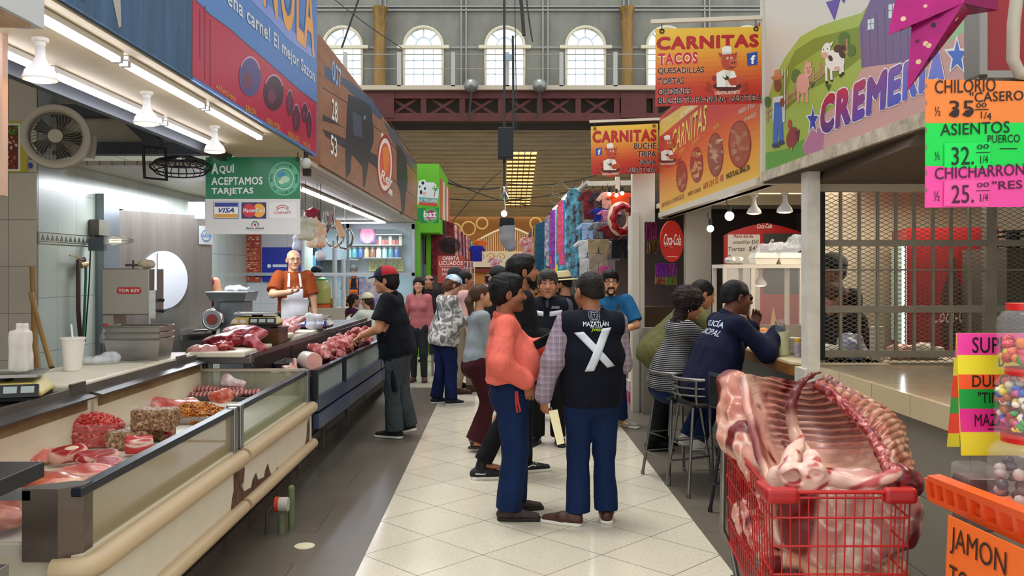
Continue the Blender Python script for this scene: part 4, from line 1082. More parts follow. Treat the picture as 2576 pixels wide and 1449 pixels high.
# valve and pipes under the counter
v_ = thing('water_valve','pipes with a white and red valve under the chipped case','pipes',aZ(740,1335,0))
o0 = v_.location.copy()
B = lambda b,n,m: loc(b,o0).build(n,m,v_,smooth=.7)
GP = mat('#5d6b45',.6,noise=(8.,.6,'#8a8a70'))
p1,p2 = aZ(733,1332,0),aZ(708,1340,0)
B(MB().cyl(p1,p1 + V((0,0,.27)),.022).sph(p1 + V((0,0,.27)),.022),'green_pipe',GP)
B(MB().cyl(p2,p2 + V((0,0,.12)),.022),'green_pipe',GP)
B(MB().tube([p2 + V((-.07,-.1,.02)),p2 + V((-.07,-.08,.16)),p2 + V((-.03,-.04,.2)),p2 + V((0,0,.2))],.012,8),'drain_pipe',mat('#3a3530',.6))
q_ = p2 + V((-.02,-.02,.19))
B(MB().cyl(q_ + V((.01,0,0)),q_ + V((.07,.0,0)),.045),'valve_body',mat('#b9b4a6',.5))
B(MB().cyl(q_ + V((-.015,0,0)),q_ + V((.012,0,0)),.048),'valve_ring',mat('#c23a22',.5))
fd = aZ(766,1374,.003)
tag(MB().cyl(fd - V((0,0,.002)),fd + V((0,0,.004)),.062,n=28).build('floor_cover',mat('#d8cdae',.5)),'round cream drain cover on the grey floor','cover')
# ================================================================ MEAT IN THE CASES
def flesh(name,label,cat,s,m,vox=.008,amp=.006,f=35,seed=1,group=None,colfn=None,parent=None,stretch=None):
 o = s.build(name,m,parent,vox,amp,f,seed,stretch,colfn)
 return tag(o,label,cat,group)
ZD = .705
# steaks
def steak(label,px,py,z,L,w,h=.03,rz=0.,tilt=0.,seed=0,bone=False,pal=('#8c1216','#b52a2c','#e3bba6'),vert=False):
 p = aZ(px,py,z)
 rr = random.Random(seed); s = SDF(.03)
 s.ell((0,0,0),(L / 2,w / 2,h / 2 * 1.4)); s.ell((L * .22,w * .1,0),(L * .3,w * .42,h * .62)); s.ell((-L * .25,-w * .1,0),(L * .25,w * .38,h * .6))
 s.cut((0,0,h / 2),(0,0,1)).cut((0,0,-h / 2),(0,0,-1))
 fc = fleshcol(*pal,f=55,thr=.08,seed=seed)
 def cf(v):
  c = fc(v); r = np.sqrt((v[:,0] / (L / 2)) ** 2 + (v[:,1] / (w / 2)) ** 2); t = (np.clip((r - .9) / .1,0,1) * (wob(v,25,seed + 9) > -.3) * .8)[:,None]
  return c * (1 - t) + np.array(lin('#e3b9a4')) * t
 o = s.build('steak',WET,None,.006,.004,30,seed,None,cf)
 o.location = p; o.rotation_euler = (tilt,rr.uniform(-.1,.1),rz)
 if bone:
  k = SDF(.01).ell((.02,0,h / 2),(.035,.028,.006)); k.build('bone',mat('#e6cfae',.5),o,.004)
 return tag(o,label,'steak','steaks in the near case')
steak('widest marbled steak lying flat at the front of the near case',145,1205,.72,.34,.24,.03,.3,0,1)
steak('marbled steak showing under the rail end at the left',60,1200,.72,.25,.2,.03,1.,0,2)
steak('pale steak with a fat edge leaning at the back left of the steaks',95,1150,.74,.2,.15,.035,.2,.25,3,False,('#b8453a','#d98070','#eed3b8'))
steak('thick steak with a round bone standing behind the flat steaks',172,1142,.765,.17,.13,.06,.1,.2,4,True)
steak('thick red steak beside the bone steak, under the ground meat tub',243,1150,.76,.2,.13,.05,.25,.1,5)
steak('fat rimmed steak lying in front of the bone steak',215,1185,.75,.22,.14,.03,.5,.12,6,False,('#b03a2c','#d4705c','#eccdb4'))
steak('small steak tucked against the glass rail at the right of the steaks',272,1166,.75,.13,.1,.03,1.,.2,7)
o = steak('dark steak poking out below the front marbled steak',110,1222,.71,.3,.2,.02,.6,0,8)
# blocks and tub
def block(label,px,py,z,sx,sy,sz,rz):
 p = aZ(px,py,z); s = SDF(.01).box((0,0,sz / 2),(sx / 2,sy / 2,sz / 2),rr=.018)
 o = flesh('head_cheese',label,'meat loaf',s,HEADCH,.008,.006,55,3,'head cheese blocks'); o.location = p; o.rotation_euler = (0,0,rz); return o
block('lower left speckled brown loaf block, beside the tub of ground meat',323,1128,ZD,.22,.16,.1,.2)
block('lower right speckled brown loaf block under the top one',385,1105,ZD,.22,.16,.1,.05)
block('topmost speckled brown loaf block, resting on the two others',392,1078,ZD + .1,.235,.17,.115,.03)
s = SDF(.02).box((0,0,.04),(.07,.045,.04),rr=.012)
o = flesh('fat_pork_cut','small red and white striped pork cut leaning on the rail by the loaf blocks','meat',s,WET,.006,.004,60,4,None,fleshcol('#b3262a','#cf4a44','#efdccb',70,.35)); o.location = aZ(350,1135,.73); o.rotation_euler = (.2,0,.4)
s = SDF(.02).box((0,0,.03),(.06,.03,.03),rr=.012)
o = flesh('fat_pork_cut','red sliver of meat by the rail, right of the lower loaf blocks','meat',s,BEEF,.006,.004,60,5); o.location = aZ(408,1098,.73)
def noodles(b,fn,n,r,L,rr):
 for _ in range(n):
  p,d = fn(); q = V((rr.uniform(-1,1),rr.uniform(-1,1),rr.uniform(-.4,.4))).normalized()
  m_ = p + d * .004; b.tube([m_ - q * L / 2,m_ + d * .004,m_ + q * L / 2 + d * rr.uniform(-.004,.006)],r,5)
def heap(name,label,p,sx,sy,z0,hgt,col,m,n=260,r=.005,L=.035,rz=0.,seed=1,kind='stuff'):
 rr = random.Random(seed); b = MB(); cols = [lin(c) for c in col]
 b.col = cols[0]
 b.grid(lambda u,v: V(((u - .5) * sx,(v - .5) * sy,z0 + hgt * (1 - (2 * abs(u - .5)) ** 2.4) * (1 - (2 * abs(v - .5)) ** 2.4))),12,10)
 b.box(-sx / 2,sx / 2,-sy / 2,sy / 2,0,z0)
 for _ in range(n):
  b.col = rr.choice(cols); u,v = rr.random(),rr.random()
  if rr.random() < .3 and z0 > .03:
   e = rr.choice((0,1)); pp = V(((u - .5) * sx,-sy / 2,rr.random() * z0)) if e else V((sx / 2,(v - .5) * sy,rr.random() * z0)); d = V((0,-1,0)) if e else V((1,0,0))
  else: pp = V(((u - .5) * sx,(v - .5) * sy,z0 + hgt * (1 - (2 * abs(u - .5)) ** 2.4) * (1 - (2 * abs(v - .5)) ** 2.4))); d = V((0,0,1))
  noodles(b,lambda: (pp,d),1,r * rr.uniform(.8,1.3),L * rr.uniform(.6,1.2),rr)
 o = b.build(name,m,None,smooth=1.2); o.location = p; o.rotation_euler = (0,0,rz)
 return tag(o,label,'meat',None,kind)
def tub(name,label,p,sx,sy,h,m,rz=0.,rim=.012,cat='tub',taper=.9,t=.004):
 r = thing(name,label,cat,p,rz)
 b = MB(); X0,Y0_ = sx / 2 * taper,sy / 2 * taper; X1_,Y1_ = sx / 2,sy / 2
 lo = [(-X0,-Y0_,0),(X0,-Y0_,0),(X0,Y0_,0),(-X0,Y0_,0)]; hi = [(-X1_,-Y1_,h),(X1_,-Y1_,h),(X1_,Y1_,h),(-X1_,Y1_,h)]
 for i in range(4): j = (i + 1) % 4; b.poly([lo[i],lo[j],hi[j],hi[i]])
 b.poly(lo[::-1]); b.build('wall',m,r,solid=-t)
 k = MB().tube([V(q) for q in hi],rim * .6,6,closed=True); k.build('rim',m,r)
 return r
pt = aZ(222,1128,ZD); pt.y += .07
tub('plastic_tub','clear plastic tub heaped with bright ground meat in the near case',pt,.29,.19,.13,TUBM,.12)
heap('ground_meat','bright red ground meat mounded in the clear tub',pt + V((0,0,.006)),.255,.16,.115,.05,('#c23a33','#d4554a','#b02c2a','#dd7a6c'),mat('attr',.4),420,.0055,.035,.12,2)
tub('plastic_tub','empty clear plastic tub behind the loaf blocks',aZ(322,1055,.74),.3,.24,.1,TUBM,.1)
# second cream case
s = SDF(.05).ell((0,0,.05),(.19,.1,.055)).ell((-.13,.02,.06),(.1,.09,.06)).ell((.13,-.02,.04),(.12,.06,.04)).seg((.15,-.02,.04),(.26,-.03,.02),.05,.02)
o = flesh('meat_cut','long pale pink boneless cut behind the loaf blocks','meat',s,meat_mat('#b84a44','#d4786a','#e8b09e',7,1.5,.32),.008,.008,22,2); o.location = aZ(425,1043,ZD); o.rotation_euler = (0,0,.1)
pc = aZ(488,1058,ZD)
tub('steel_pan','shallow steel pan of orange shredded meat',pc,.33,.36,.05,STEEL,.05,cat='pan')
heap('shredded_meat','orange shredded seasoned meat piled in the shallow pan',pc + V((0,0,.006)),.29,.32,.05,.05,('#b3651f','#c97a2a','#8f4a18','#d99a4a'),mat('attr',.45),520,.0045,.04,.05,4)
s = SDF(.03).ell((0,0,.04),(.08,.05,.04)).ell((.05,.02,.05),(.05,.05,.05))
o = flesh('meat_cut','small orange pink piece of meat between the shredded meat and the ribs','meat',s,meat_mat('#a8402c','#c9644a','#e0a184',10,2),.007,.008,30,6); o.location = aZ(552,1013,.76)
s = SDF(.02).ell((0,0,.03),(.06,.05,.035))
o = flesh('suet_piece','white lump of fat between the pink cut and the shredded meat','fat',s,FAT,.007,.006,40,7); o.location = aZ(478,1022,.74)
pr = aZ(545,1003,ZD)
tub('steel_pan','long dark steel pan holding the rib slabs',pr,.62,.3,.03,DSTEEL,.0,cat='pan')
def ribslab(label,p,L,rz,seed,ry=0.):
 s = SDF(.02)
 for k in range(int(L / .03)): s.ell((-L / 2 + .03 * k + .015,0,.022 + .003 * math.sin(k)),(.017,.055,.022))
 s.box((0,0,.015),(L / 2,.05,.014),rr=.012)
 cb,cf_ = np.array(lin('#d8a596')),np.array(lin('#7c2c33'))
 def col(v):
  t = (.5 + .5 * np.cos(v[:,0] / .03 * 2 * PI + PI)).clip(0,1)[:,None] ** 1.5; n = (wob(v,50,seed) * .3 + .5).clip(0,1)[:,None]
  c = cb * t + cf_ * (1 - t); return c * (.75 + .5 * n)
 o = flesh('rib_slab',label,'ribs',s,WET,.007,.004,40,seed,'rib slabs',col); o.location = p; o.rotation_euler = (0,ry,rz); return o
ribslab('front rib slab in the long pan of the second case',pr + V((-.04,-.06,.02)),.5,.02,1)
ribslab('back rib slab lying on the other one in the long pan',pr + V((-.06,.05,.05)),.52,-.03,2)
ribslab('short rib slab at the right end of the long pan',pr + V((.22,.0,.03)),.26,.1,3)
s = SDF(.02).ell((0,0,.04),(.1,.06,.04)).ell((-.05,0,.06),(.05,.04,.05))
o = flesh('meat_bag','clear bag of pale fat lying on the rib slabs','bag',s,mat('#d9cfcb',.15,noise=(14.,.7,'#b98a88')),.008,.012,45,9); o.location = pr + V((.12,.05,.07))
s = SDF(.03).seg((0,0,.05),(.16,.1,.07),.06,.05).ell((-.05,-.03,.04),(.07,.06,.05)).ell((.12,.06,.1),(.05,.05,.06))
o = flesh('chicken_bag','plastic bag of yellow and white chicken skin by the far rail of the second case','bag',s,mat('#d9c06a',.25,noise=(16.,.9,'#efe9d8')),.008,.01,50,9); o.location = aZ(640,985,ZD) + V((0,.1,0))
s = SDF(.04).ell((0,0,.06),(.3,.16,.07)).ell((.15,.05,.1),(.14,.1,.06))
o = flesh('meat_bag','cloudy bag of meat seen behind the near end glass','bag',s,meat_mat('#8a2a22','#c46a50','#e8b48e',6,1.5,.2),.012,.012,25,3); o.location = (-2.0,3.5,ZD)
s = SDF(.04).ell((0,0,.05),(.22,.12,.06)).ell((-.1,0,.09),(.1,.08,.06))
o = flesh('meat_cut','orange red cut lying against the end glass at the lower left','meat',s,meat_mat('#a33a1e','#d2683c','#edb384',5,1.8,.25),.012,.01,25,8); o.location = (-2.02,3.28,ZD)
# steel cases
def lump(label,cat,x,y,z,n,R,m,seed,group=None,name='pork_piece',flat=.55):
 rr = random.Random(seed); s = SDF(.03)
 for k in range(n):
  a_ = rr.uniform(0,6.28); d = rr.uniform(0,R * .55)
  c_ = V((d * math.cos(a_),d * math.sin(a_),R * flat * rr.uniform(.5,1))); e_ = V((rr.uniform(-1,1),rr.uniform(-1,1),rr.uniform(-.5,.6))).normalized() * R * rr.uniform(.3,.7); s.seg(c_ - e_,c_ + e_,(R * rr.uniform(.2,.38),R * rr.uniform(.1,.2)),(R * rr.uniform(.12,.3),R * rr.uniform(.08,.16)),side=(rr.random(),rr.random(),rr.random()),k=.015)
 o = flesh(name,label,cat,s,m,.008,.008,45,seed,group); o.location = (x,y,z); o.rotation_euler = (0,0,rr.uniform(0,6)); return o
ro = thing('meat_roll','white wrapped cold meat roll with a pink cut face in the first steel case','meat roll',(-1.6,7.25,.945),-1.0)
MB().lathe([(.0,-.13),(.06,-.125),(.072,-.1),(.074,.08),(.072,.1),(.0,.101)],Matrix.Rotation(PI / 2,4,'Y'),28).build('wrap',mat('#e0d5cc',.35,noise=(10.,.4,'#c9b3a6')),ro,smooth=.7)
MB().lathe([(.0,.1025),(.068,.1025),(.068,.099),(0,.099)],Matrix.Rotation(PI / 2,4,'Y'),28).build('cut_face',mat('#d9a093',.4),ro)
for k,(x,y,lab) in enumerate(((-1.7,7.15,'white fat sheet under the wrapped roll'),(-1.58,7.36,'white fat piece at the glass beside the wrapped roll'))): lump(lab,'fat',x,y,.845,5,.13,FAT,20 + k,None,'suet_piece',.3)
tub('steel_pan','dark steel pan in the back of the first steel case',(-1.8,7.65,.85),.3,.4,.05,DSTEEL,.0,cat='pan')
sn = thing('pig_snout','pale pig snout poking up behind the end glass of the cream case','pig snout',aY(640,940,7.2))
s = SDF(.02).seg((0,0,-.12),(0,-.01,.02),.055,.036).ell((0,-.02,.03),(.034,.022,.03)).ell((-.012,-.042,.034),.007,op='s',k=.005).ell((.012,-.042,.034),.007,op='s',k=.005)
s.build('snout',mat('#dba79a',.4,noise=(9.,.3,'#c98478')),sn,.005)
rr = random.Random(5)
places = [(865,878,.78),(835,885,.76),(805,872,.76),(880,862,.84),(850,862,.82),(900,850,.86),(875,845,.9),(915,862,.8),(930,850,.84),(940,838,.86),(890,880,.75),(820,895,.74),(905,830,.93)]
spots_ = ['beside the wrapped roll','in front of the dark pan','at the back beside the dark pan','in the middle of the heap','at the left of the heap','near the hand of the capped man','on the crest of the heap','against the glass by the hand','under the hand of the capped man','next to the pale shank','low at the glass','left of the wrapped roll','topmost on the heap']
for k,((px,py,z),t) in enumerate(zip(places,spots_)):
 y = min(1.62 * F / (CX - px),9.5); p = aY(px,py,y); x = min(max(p.x,X5(y) - .4),X5(y) - .13)
 lump(('pink','red','pale pink','dark red')[k % 4] + ' pork piece ' + t,'meat',x,y,max(.85,p.z - .1),9,rr.uniform(.13,.17),(PORK,BEEF,PORK,DARKM)[k % 4],30 + k,'pork pieces in the steel cases')
sk_ = SDF(.02).seg((0,0,0),(.16,-.05,.08),.045,.03).ell((.17,-.05,.09),(.035,.03,.03)).ell((-.02,0,-.01),(.06,.05,.05))
o = flesh('pork_shank','pale pork shank standing up at the right end of the heap','meat',sk_,FAT,.008,.005,30,3); o.location = (-1.62,9.75,.93)
# on the dark counter
ZT2 = 1.052
s = SDF(.05).ell((0,0,.06),(.2,.13,.07)).ell((.1,.06,.1),(.16,.1,.06)).ell((-.16,-.02,.04),(.12,.09,.045)).seg((.17,-.1,.05),(.25,-.16,.0),.06,.035).seg((.25,-.16,0),(.26,-.175,-.09),(.05,.018),(.02,.01))
o = flesh('beef_cut','large glossy red beef cut draped over the edge of the dark counter','meat',s,meat_mat('#4f0c14','#9a1c28','#cf7a80',7,1.6,.22),.009,.008,24,3); o.location = (-2.27,7.42,ZT2)
s = SDF(.05).ell((0,0,.06),(.17,.12,.06)).ell((.08,0,.05),(.12,.1,.05))
o = flesh('beef_cut','pale veined beef cut lying behind the large red one','meat',s,meat_mat('#a05058','#c98a90','#e5c7c2',10,2.5,.25),.009,.008,24,5); o.location = (-2.3,7.7,ZT2 + .04)
lump('chopped red trimmings on the nearest board of the dark counter','meat',-2.28,7.08,ZT2,9,.12,BEEF,41,None,'meat_trimmings',.3)
s = SDF(.03).ell((0,0,.04),(.11,.08,.05)).ell((.07,.02,.05),(.07,.06,.045))
o = flesh('meat_bag','clear bag of pink meat at the near end of the dark counter','bag',s,mat('#cf9a92',.15,noise=(12.,.6,'#b3605c')),.008,.01,40,2); o.location = (-2.42,6.98,1.006)
lump('yellow lump of fat on the small board beside the scale box','fat',-2.12,8.32,1.095,6,.07,mat('#d8c840',.4,noise=(12.,.4,'#e8e08a')),44,None,'fat_lump',.5)
s = SDF(.03)
rr = random.Random(8)
for k in range(16):
 a_ = rr.uniform(-.25,.25); s.seg((rr.uniform(-.12,.12),-.25 + rr.uniform(-.05,.1),.03 + .06 * rr.random()),(rr.uniform(-.14,.16),.2 + rr.uniform(-.1,.1),.04 + .1 * rr.random()),rr.uniform(.025,.04),rr.uniform(.025,.04),k=.012)
o = flesh('pork_pile','long pale pink pork strips piled in front of the butcher','meat',s,meat_mat('#9c4650','#cf8a8a','#ecccc4',9,1.5,.28,stretch=(3,.6,3)),.009,.005,40,3); o.location = (-2.2,8.85,ZT2); o.rotation_euler = (0,0,.1)
bx = thing('scale_box','dark stained steel box raising the yellow scale on the counter','box',(-2.24,7.98,1.005))
MB().box(-.26,.24,-.16,.16,0,.165).build('body',mat('#4a4038',.35,.6,noise=(5.,.8,'#7a5a28')),bx,bev=.005)
MB().box(-.265,.245,-.165,.165,.15,.17).build('top_lip',mat('#5f5952',.3,.8),bx)
def scale(label,p,rz,kind=0,s_=1.):
 r = thing('weighing_scale',label,'scale',p,rz); r.scale = (s_,) * 3
 YEL = mat('#c9b866',.45,noise=(4.,.25,'#a8974a'))
 if kind: YEL = mat('#d8d4c8',.4)
 prof = [(-.21,0.035),(.21,.035),(.21,.05),(.16,.1),(-.16,.1),(-.21,.06)]
 MB().prism([(x,-.16,z) for x,z in prof],(0,.32,0)).build('housing',YEL,r,bev=.008)
 MB().box(-.2,.2,-.15,.15,.014,.038).build('base',BLACK,r)
 for x in (-.15,.15):
  for y in (-.1,.1): MB().cyl((x,y,0),(x,y,.016),.018).build('foot',BLACK,r)
 M = Matrix.Translation((.075 if not kind else 0,-.168,.062)) @ Matrix.Rotation(-.3,4,'X')
 w = .12 if not kind else .17
 MB().box(-w,w,-.012,.012,-.03,.032,M).build('display',mat('#1e1d22' if not kind else '#31408c',.3),r)
 for k in (-1,0,1): MB().box(k * w * .62 - w * .24,k * w * .62 + w * .24,-.015,-.011,-.01,.022,M).build('readout',mat('#8f9a94' if not kind else '#c5cfe8',.25,emit=.3),r)
 if not kind:
  for x in (-.17,-.1): MB().box(x - .022,x + .022,-.165,-.16,.05,.08).build('socket_plate',mat('#dcd8cc',.5),r)
 else: MB().box(-.17,.17,-.182,-.178,.03,.044).build('keypad',mat('#c9546c',.5),r)
 MB().cyl((0,0,.1),(0,0,.125),.05).build('platter_post',BLACK,r)
 b = MB().box(-.18,.18,-.14,.14,.125,.132)
 for q in ((-.18,.18,-.145,-.14),(-.18,.18,.14,.145),(-.185,-.18,-.14,.14),(.18,.185,-.14,.14)): b.box(*q,.125,.14)
 b.build('platter',STEEL,r); return r
scale('yellow weighing scale at the left edge holding an upright paper packet',(-2.66,4.62,1.006),.3,0,1.08)
scale('yellow weighing scale on the dark stained box',(-2.24,7.98,1.175),.08)
scale('white scale with a blue display at the end of the dark counter',(-2.1,9.7,1.052),.05,1)
# ================================================================ PEOPLE
from mathutils.bvhtree import BVHTree
def ik(a,b,l1,l2,hint):
 d = b - a; L = d.length
 if L > (l1 + l2) * .995: b = a + d * ((l1 + l2) * .995 / L); d = b - a; L = d.length
 t = (l1 * l1 - l2 * l2 + L * L) / (2 * L); h = math.sqrt(max(l1 * l1 - t * t,0)); u = d / L
 n = V(hint); n = n - u * n.dot(u)
 n = n.normalized() if n.length > 1e-4 else frame(u)[0]
 return a + u * t + n * h,b
def fabric(col,rough=.85,n=.25,dark=None):
 c = np.array(lin(col)); return mat(tuple(np.round(c,4)),rough,0,0,(9.,n,tuple(np.round(c * .72,4))),(7,.55,.05,(1,1,.55)),spec=.25)
def band_mat(name,base,stripe,freq,duty=.5,axis=2,rough=.85,base2=None,freq2=None,axis2=0,duty2=.2):
 m,nt,b = node_mat(name,rough); L = nt.links.new; b.inputs['Specular IOR Level'].default_value = .2
 tc = nt.nodes.new('ShaderNodeTexCoord'); sp = nt.nodes.new('ShaderNodeSeparateXYZ'); L(tc.outputs['Object'],sp.inputs[0])
 out = None
 for ax,f,du,c in [(axis,freq,duty,stripe)] + ([(axis2,freq2,duty2,stripe)] if freq2 else []) + ([(axis2,freq2 * 2,.35,base2),(axis,freq * 2,.35,base2)] if base2 else []):
  mu = nt.nodes.new('ShaderNodeMath'); mu.operation = 'MULTIPLY'; L(sp.outputs[ax],mu.inputs[0]); mu.inputs[1].default_value = f
  fr = nt.nodes.new('ShaderNodeMath'); fr.operation = 'FRACT'; L(mu.outputs[0],fr.inputs[0])
  lt = nt.nodes.new('ShaderNodeMath'); lt.operation = 'LESS_THAN'; L(fr.outputs[0],lt.inputs[0]); lt.inputs[1].default_value = du
  if c == base2:
   h = nt.nodes.new('ShaderNodeMath'); h.operation = 'MULTIPLY'; L(lt.outputs[0],h.inputs[0]); h.inputs[1].default_value = .5; fac = h.outputs[0]
  else: fac = lt.outputs[0]
  mx = nt.nodes.new('ShaderNodeMix'); mx.data_type = 'RGBA'; L(fac,mx.inputs['Factor'])
  if out is None: mx.inputs['A'].default_value = (*lin(base),1)
  else: L(out,mx.inputs['A'])
  mx.inputs['B'].default_value = (*lin(c),1); out = mx.outputs['Result']
 L(out,b.inputs['Base Color'])
 n = nt.nodes.new('ShaderNodeTexNoise'); n.inputs['Scale'].default_value = 7; n.inputs['Distortion'].default_value = .8; L(tc.outputs['Object'],n.inputs['Vector'])
 bp = nt.nodes.new('ShaderNodeBump'); bp.inputs['Strength'].default_value = .5; bp.inputs['Distance'].default_value = .05; L(n.outputs['Fac'],bp.inputs['Height']); L(bp.outputs[0],b.inputs['Normal']); return m
SKINM = mat('attr',.48,spec=.35)
HAIRM = {}
def hairmat(col):
 if col not in HAIRM:
  c = np.array(lin(col)); HAIRM[col] = mat(tuple(np.round(c * .8,4)),.55,0,0,(60.,.5,tuple(np.round(np.minimum(c * 1.7 + .004,1),4)),(3,3,.4)),(150,.35),spec=.25)
 return HAIRM[col]
def project(o,pts,dirn,off=.003,lay=None):
 """drop points onto the surface of a garment along dirn (all in the person's frame)"""
 me = o.data; t = BVHTree.FromPolygons([v.co for v in me.vertices],[tuple(p.vertices) for p in me.polygons])
 d = V(dirn).normalized(); out = []; last = None
 for i,p in enumerate(pts):
  h = t.ray_cast(V(p) - d * .5,d)
  if h[0] is None: q = V(p) if last is None else V(p) + d * (last - V(p)).dot(d)
  else: q = h[0] - d * (off + (lay[i] * .00015 if lay else 0)); last = q
  out.append(q)
 return out
class Person:
 def __init__(s,label,x,y,yaw,H=1.7,z0=0.,vox=.008,skin='#b07a56',fem=False,b=1.,belly=0.,lean=0,side=0,twist=0,hip=None,sway=(0,0),
     feet=None,hands=None,elbow=None,head=(0,0,0),curl=(.35,.35),palm=(None,None),fdir=(None,None),seated=False,knees=None,hs=1.,lip=None,stub=0.,stubcol='#3a2c26',far=False,mouth=0.,neck=1.):
  s.r = thing('person',label,'person',(x,y,z0),yaw * D2R)
  s.H,s.s,s.vox,s.fem,s.b,s.belly,s.far = H,H / 1.7,vox,fem,b,belly,far
  k = s.s
  s.P = V((sway[0],sway[1],(.53 * H if hip is None else hip)))
  s.T = (Matrix.Rotation(twist * D2R,3,'Z') @ Matrix.Rotation(side * D2R,3,'Y') @ Matrix.Rotation(-lean * D2R,3,'X'))
  tp = s.tp = lambda a,c,e: s.P + s.T @ (V((a,c,e)) * k)
  s.sw = (.15 if fem else .17) * (.6 + .4 * b)
  s.sh = {1: tp(s.sw,-.005,.462),-1: tp(-s.sw,-.005,.462)}
  s.hipj = {1: s.P + V((.085 * k,0,-.03 * k)),-1: s.P + V((-.085 * k,0,-.03 * k))}
  feet = feet or {}
  s.ft = {}
  for q,nm in ((1,'R'),(-1,'L')):
   f = feet.get(nm,(q * .1,.0,-q * 10)); f = tuple(f) + (0,) * (5 - len(f)); s.ft[q] = f      # x, y, toe yaw, lift, pitch
  s.ank,s.knee = {},{}
  for q in (1,-1):
   f = s.ft[q]; an = V((f[0],f[1],.085 * k + f[3]))
   hint = (0,1,.1) if knees is None else knees[0 if q < 0 else 1]
   s.knee[q],s.ank[q] = ik(s.hipj[q],an,.401 * k,.387 * k,hint)
  s.el,s.wr,s.hd = {},{},{}
  hands = hands or {}; elbow = elbow or {}
  for q,nm,i in ((1,'R',1),(-1,'L',0)):
   w = hands.get(nm); w = s.sh[q] + V((q * .05,.04,-.53)) * k if w is None else V(w)
   s.el[q],s.wr[q] = ik(s.sh[q],w,.285 * k,.25 * k,elbow.get(nm,(q * .45,-1,-.35)))
   d = V(fdir[i]) if fdir[i] is not None else (s.wr[q] - s.el[q]); d.normalize()
   n = V(palm[i]) if palm[i] is not None else V((-q,.15,0)); n = (n - d * n.dot(d)).normalized()
   s.hd[q] = (d,n,d.cross(n) * q)
  s.curl = curl
  hy,hp,hr = head
  s.HM = Matrix.Rotation(hy * D2R,3,'Z') @ Matrix.Rotation(hp * D2R,3,'X') @ Matrix.Rotation(hr * D2R,3,'Y')
  s.nb = tp(0,-.005,.515)
  s.hs = k * 1.05 * hs * (1 if not fem else .96)
  s.Hc = s.nb + (s.T @ V((0,.012,.042)) + s.HM @ V((0,.022,.108))) * k * neck
  s.hp = lambda a,c,e: s.Hc + s.HM @ (V((a,c,e)) * s.hs)
  s.skin = lin(skin); s.lip = lip; s.stub = stub; s.stubcol = lin(stubcol); s.mouth = mouth
  s.body()
 # -- shared shapes
 def torso(s,d,g=0.,k=.04,lo=-.09,hi=True,bust=True):
  b,tp,q,f = s.b,s.tp,s.s,s.fem
  S = lambda a,c,ra,rb: d.seg(tp(*a),tp(*c),tuple((r + g) * q for r in ra),tuple((r + g) * q for r in rb),side=s.T @ V((1,0,0)),k=k)
  if f:
   S((0,-.01,-.05),(0,-.005,.05),(.16 * b,.115 * b),(.148 * b,.105 * b)); S((0,0,.06),(0,.005,.2),(.14 * b,.1 * b),(.122 * b,.095 * b)); S((0,0,.2),(0,0,.38),(.125 * b,.095 * b),(.135,.095))
   if bust:
    for e in (-1,1): d.ell(tp(e * .062,.075,.32),tuple((r + g) * q for r in (.062 * b,.058 * b,.062 * b)),k=k)
  else:
   S((0,0,-.05),(0,0,.06),(.152 * b,.112 * b),(.15 * b,.112 * b)); S((0,.008,.06),(0,.01,.24),(.15 * b,.112 * b),(.155 * b,.118 * b)); S((0,0,.24),(0,-.005,.39),(.162 * b,.12 * b),(.16,.105))
  if s.belly: d.ell(tp(0,.06 + s.belly * .45,.13),tuple((r + g) * q for r in (.15 * b,.07 + s.belly,.17)),k=.06)
  w = s.sw
  d.seg(tp(-w + .02,-.012,.445),tp(w - .02,-.012,.445),(.062 + g) * q,k=k)
  d.seg(tp(0,-.02,.43),tp(0,-.012,.50),((.11 + g) * q,(.07 + g) * q),((.055 + g) * q,(.055 + g) * q),k=k)
 def arm(s,d,q,g=0.,upto=2,k=.025,end=None,loose=0.):
  kk = s.s * (.86 if s.fem else 1) * (.75 + .25 * s.b); a,e,w = s.sh[q],s.el[q],s.wr[q]
  r = [.056 * kk + g,.045 * kk + g,.043 * kk + g,.029 * kk + g]
  if upto >= 2:
   t = 1. if end is None else end
   d.seg(a,e,r[0],r[1] + loose,k=k); d.seg(e,e + (w - e) * t,r[2] + loose,r[2] + (r[3] - r[2]) * t + loose,k=k)
  else:
   t = .62 if end is None else end
   d.seg(a,a + (e - a) * t,r[0] + loose * .5,r[1] + .012 + loose,k=k,flat=False)
   d.cut_later = None
 def leg(s,d,q,g=0.,k=.03,end=1.,hem=None,wide=0.):
  kk = s.s * (.8 + .2 * s.b); h,n,a = s.hipj[q],s.knee[q],s.ank[q]
  d.seg(h,n,(.086 + wide) * kk + g,.057 * kk + g + wide,k=k)
  ra = .038 * kk + g if hem is None else hem * s.s
  tip = n + (a - n) * end
  if hem is None:
   d.seg(n,tip,.053 * kk + g,ra,k=k)
   d.ell(n + (a - n) * .3 + V((0,-.018,0)) * kk,(.038 * kk + g,.042 * kk + g,.11 * kk),k=k)
  else: d.seg(n,tip,(.054 * kk + g + wide),ra,k=k,flat=False)
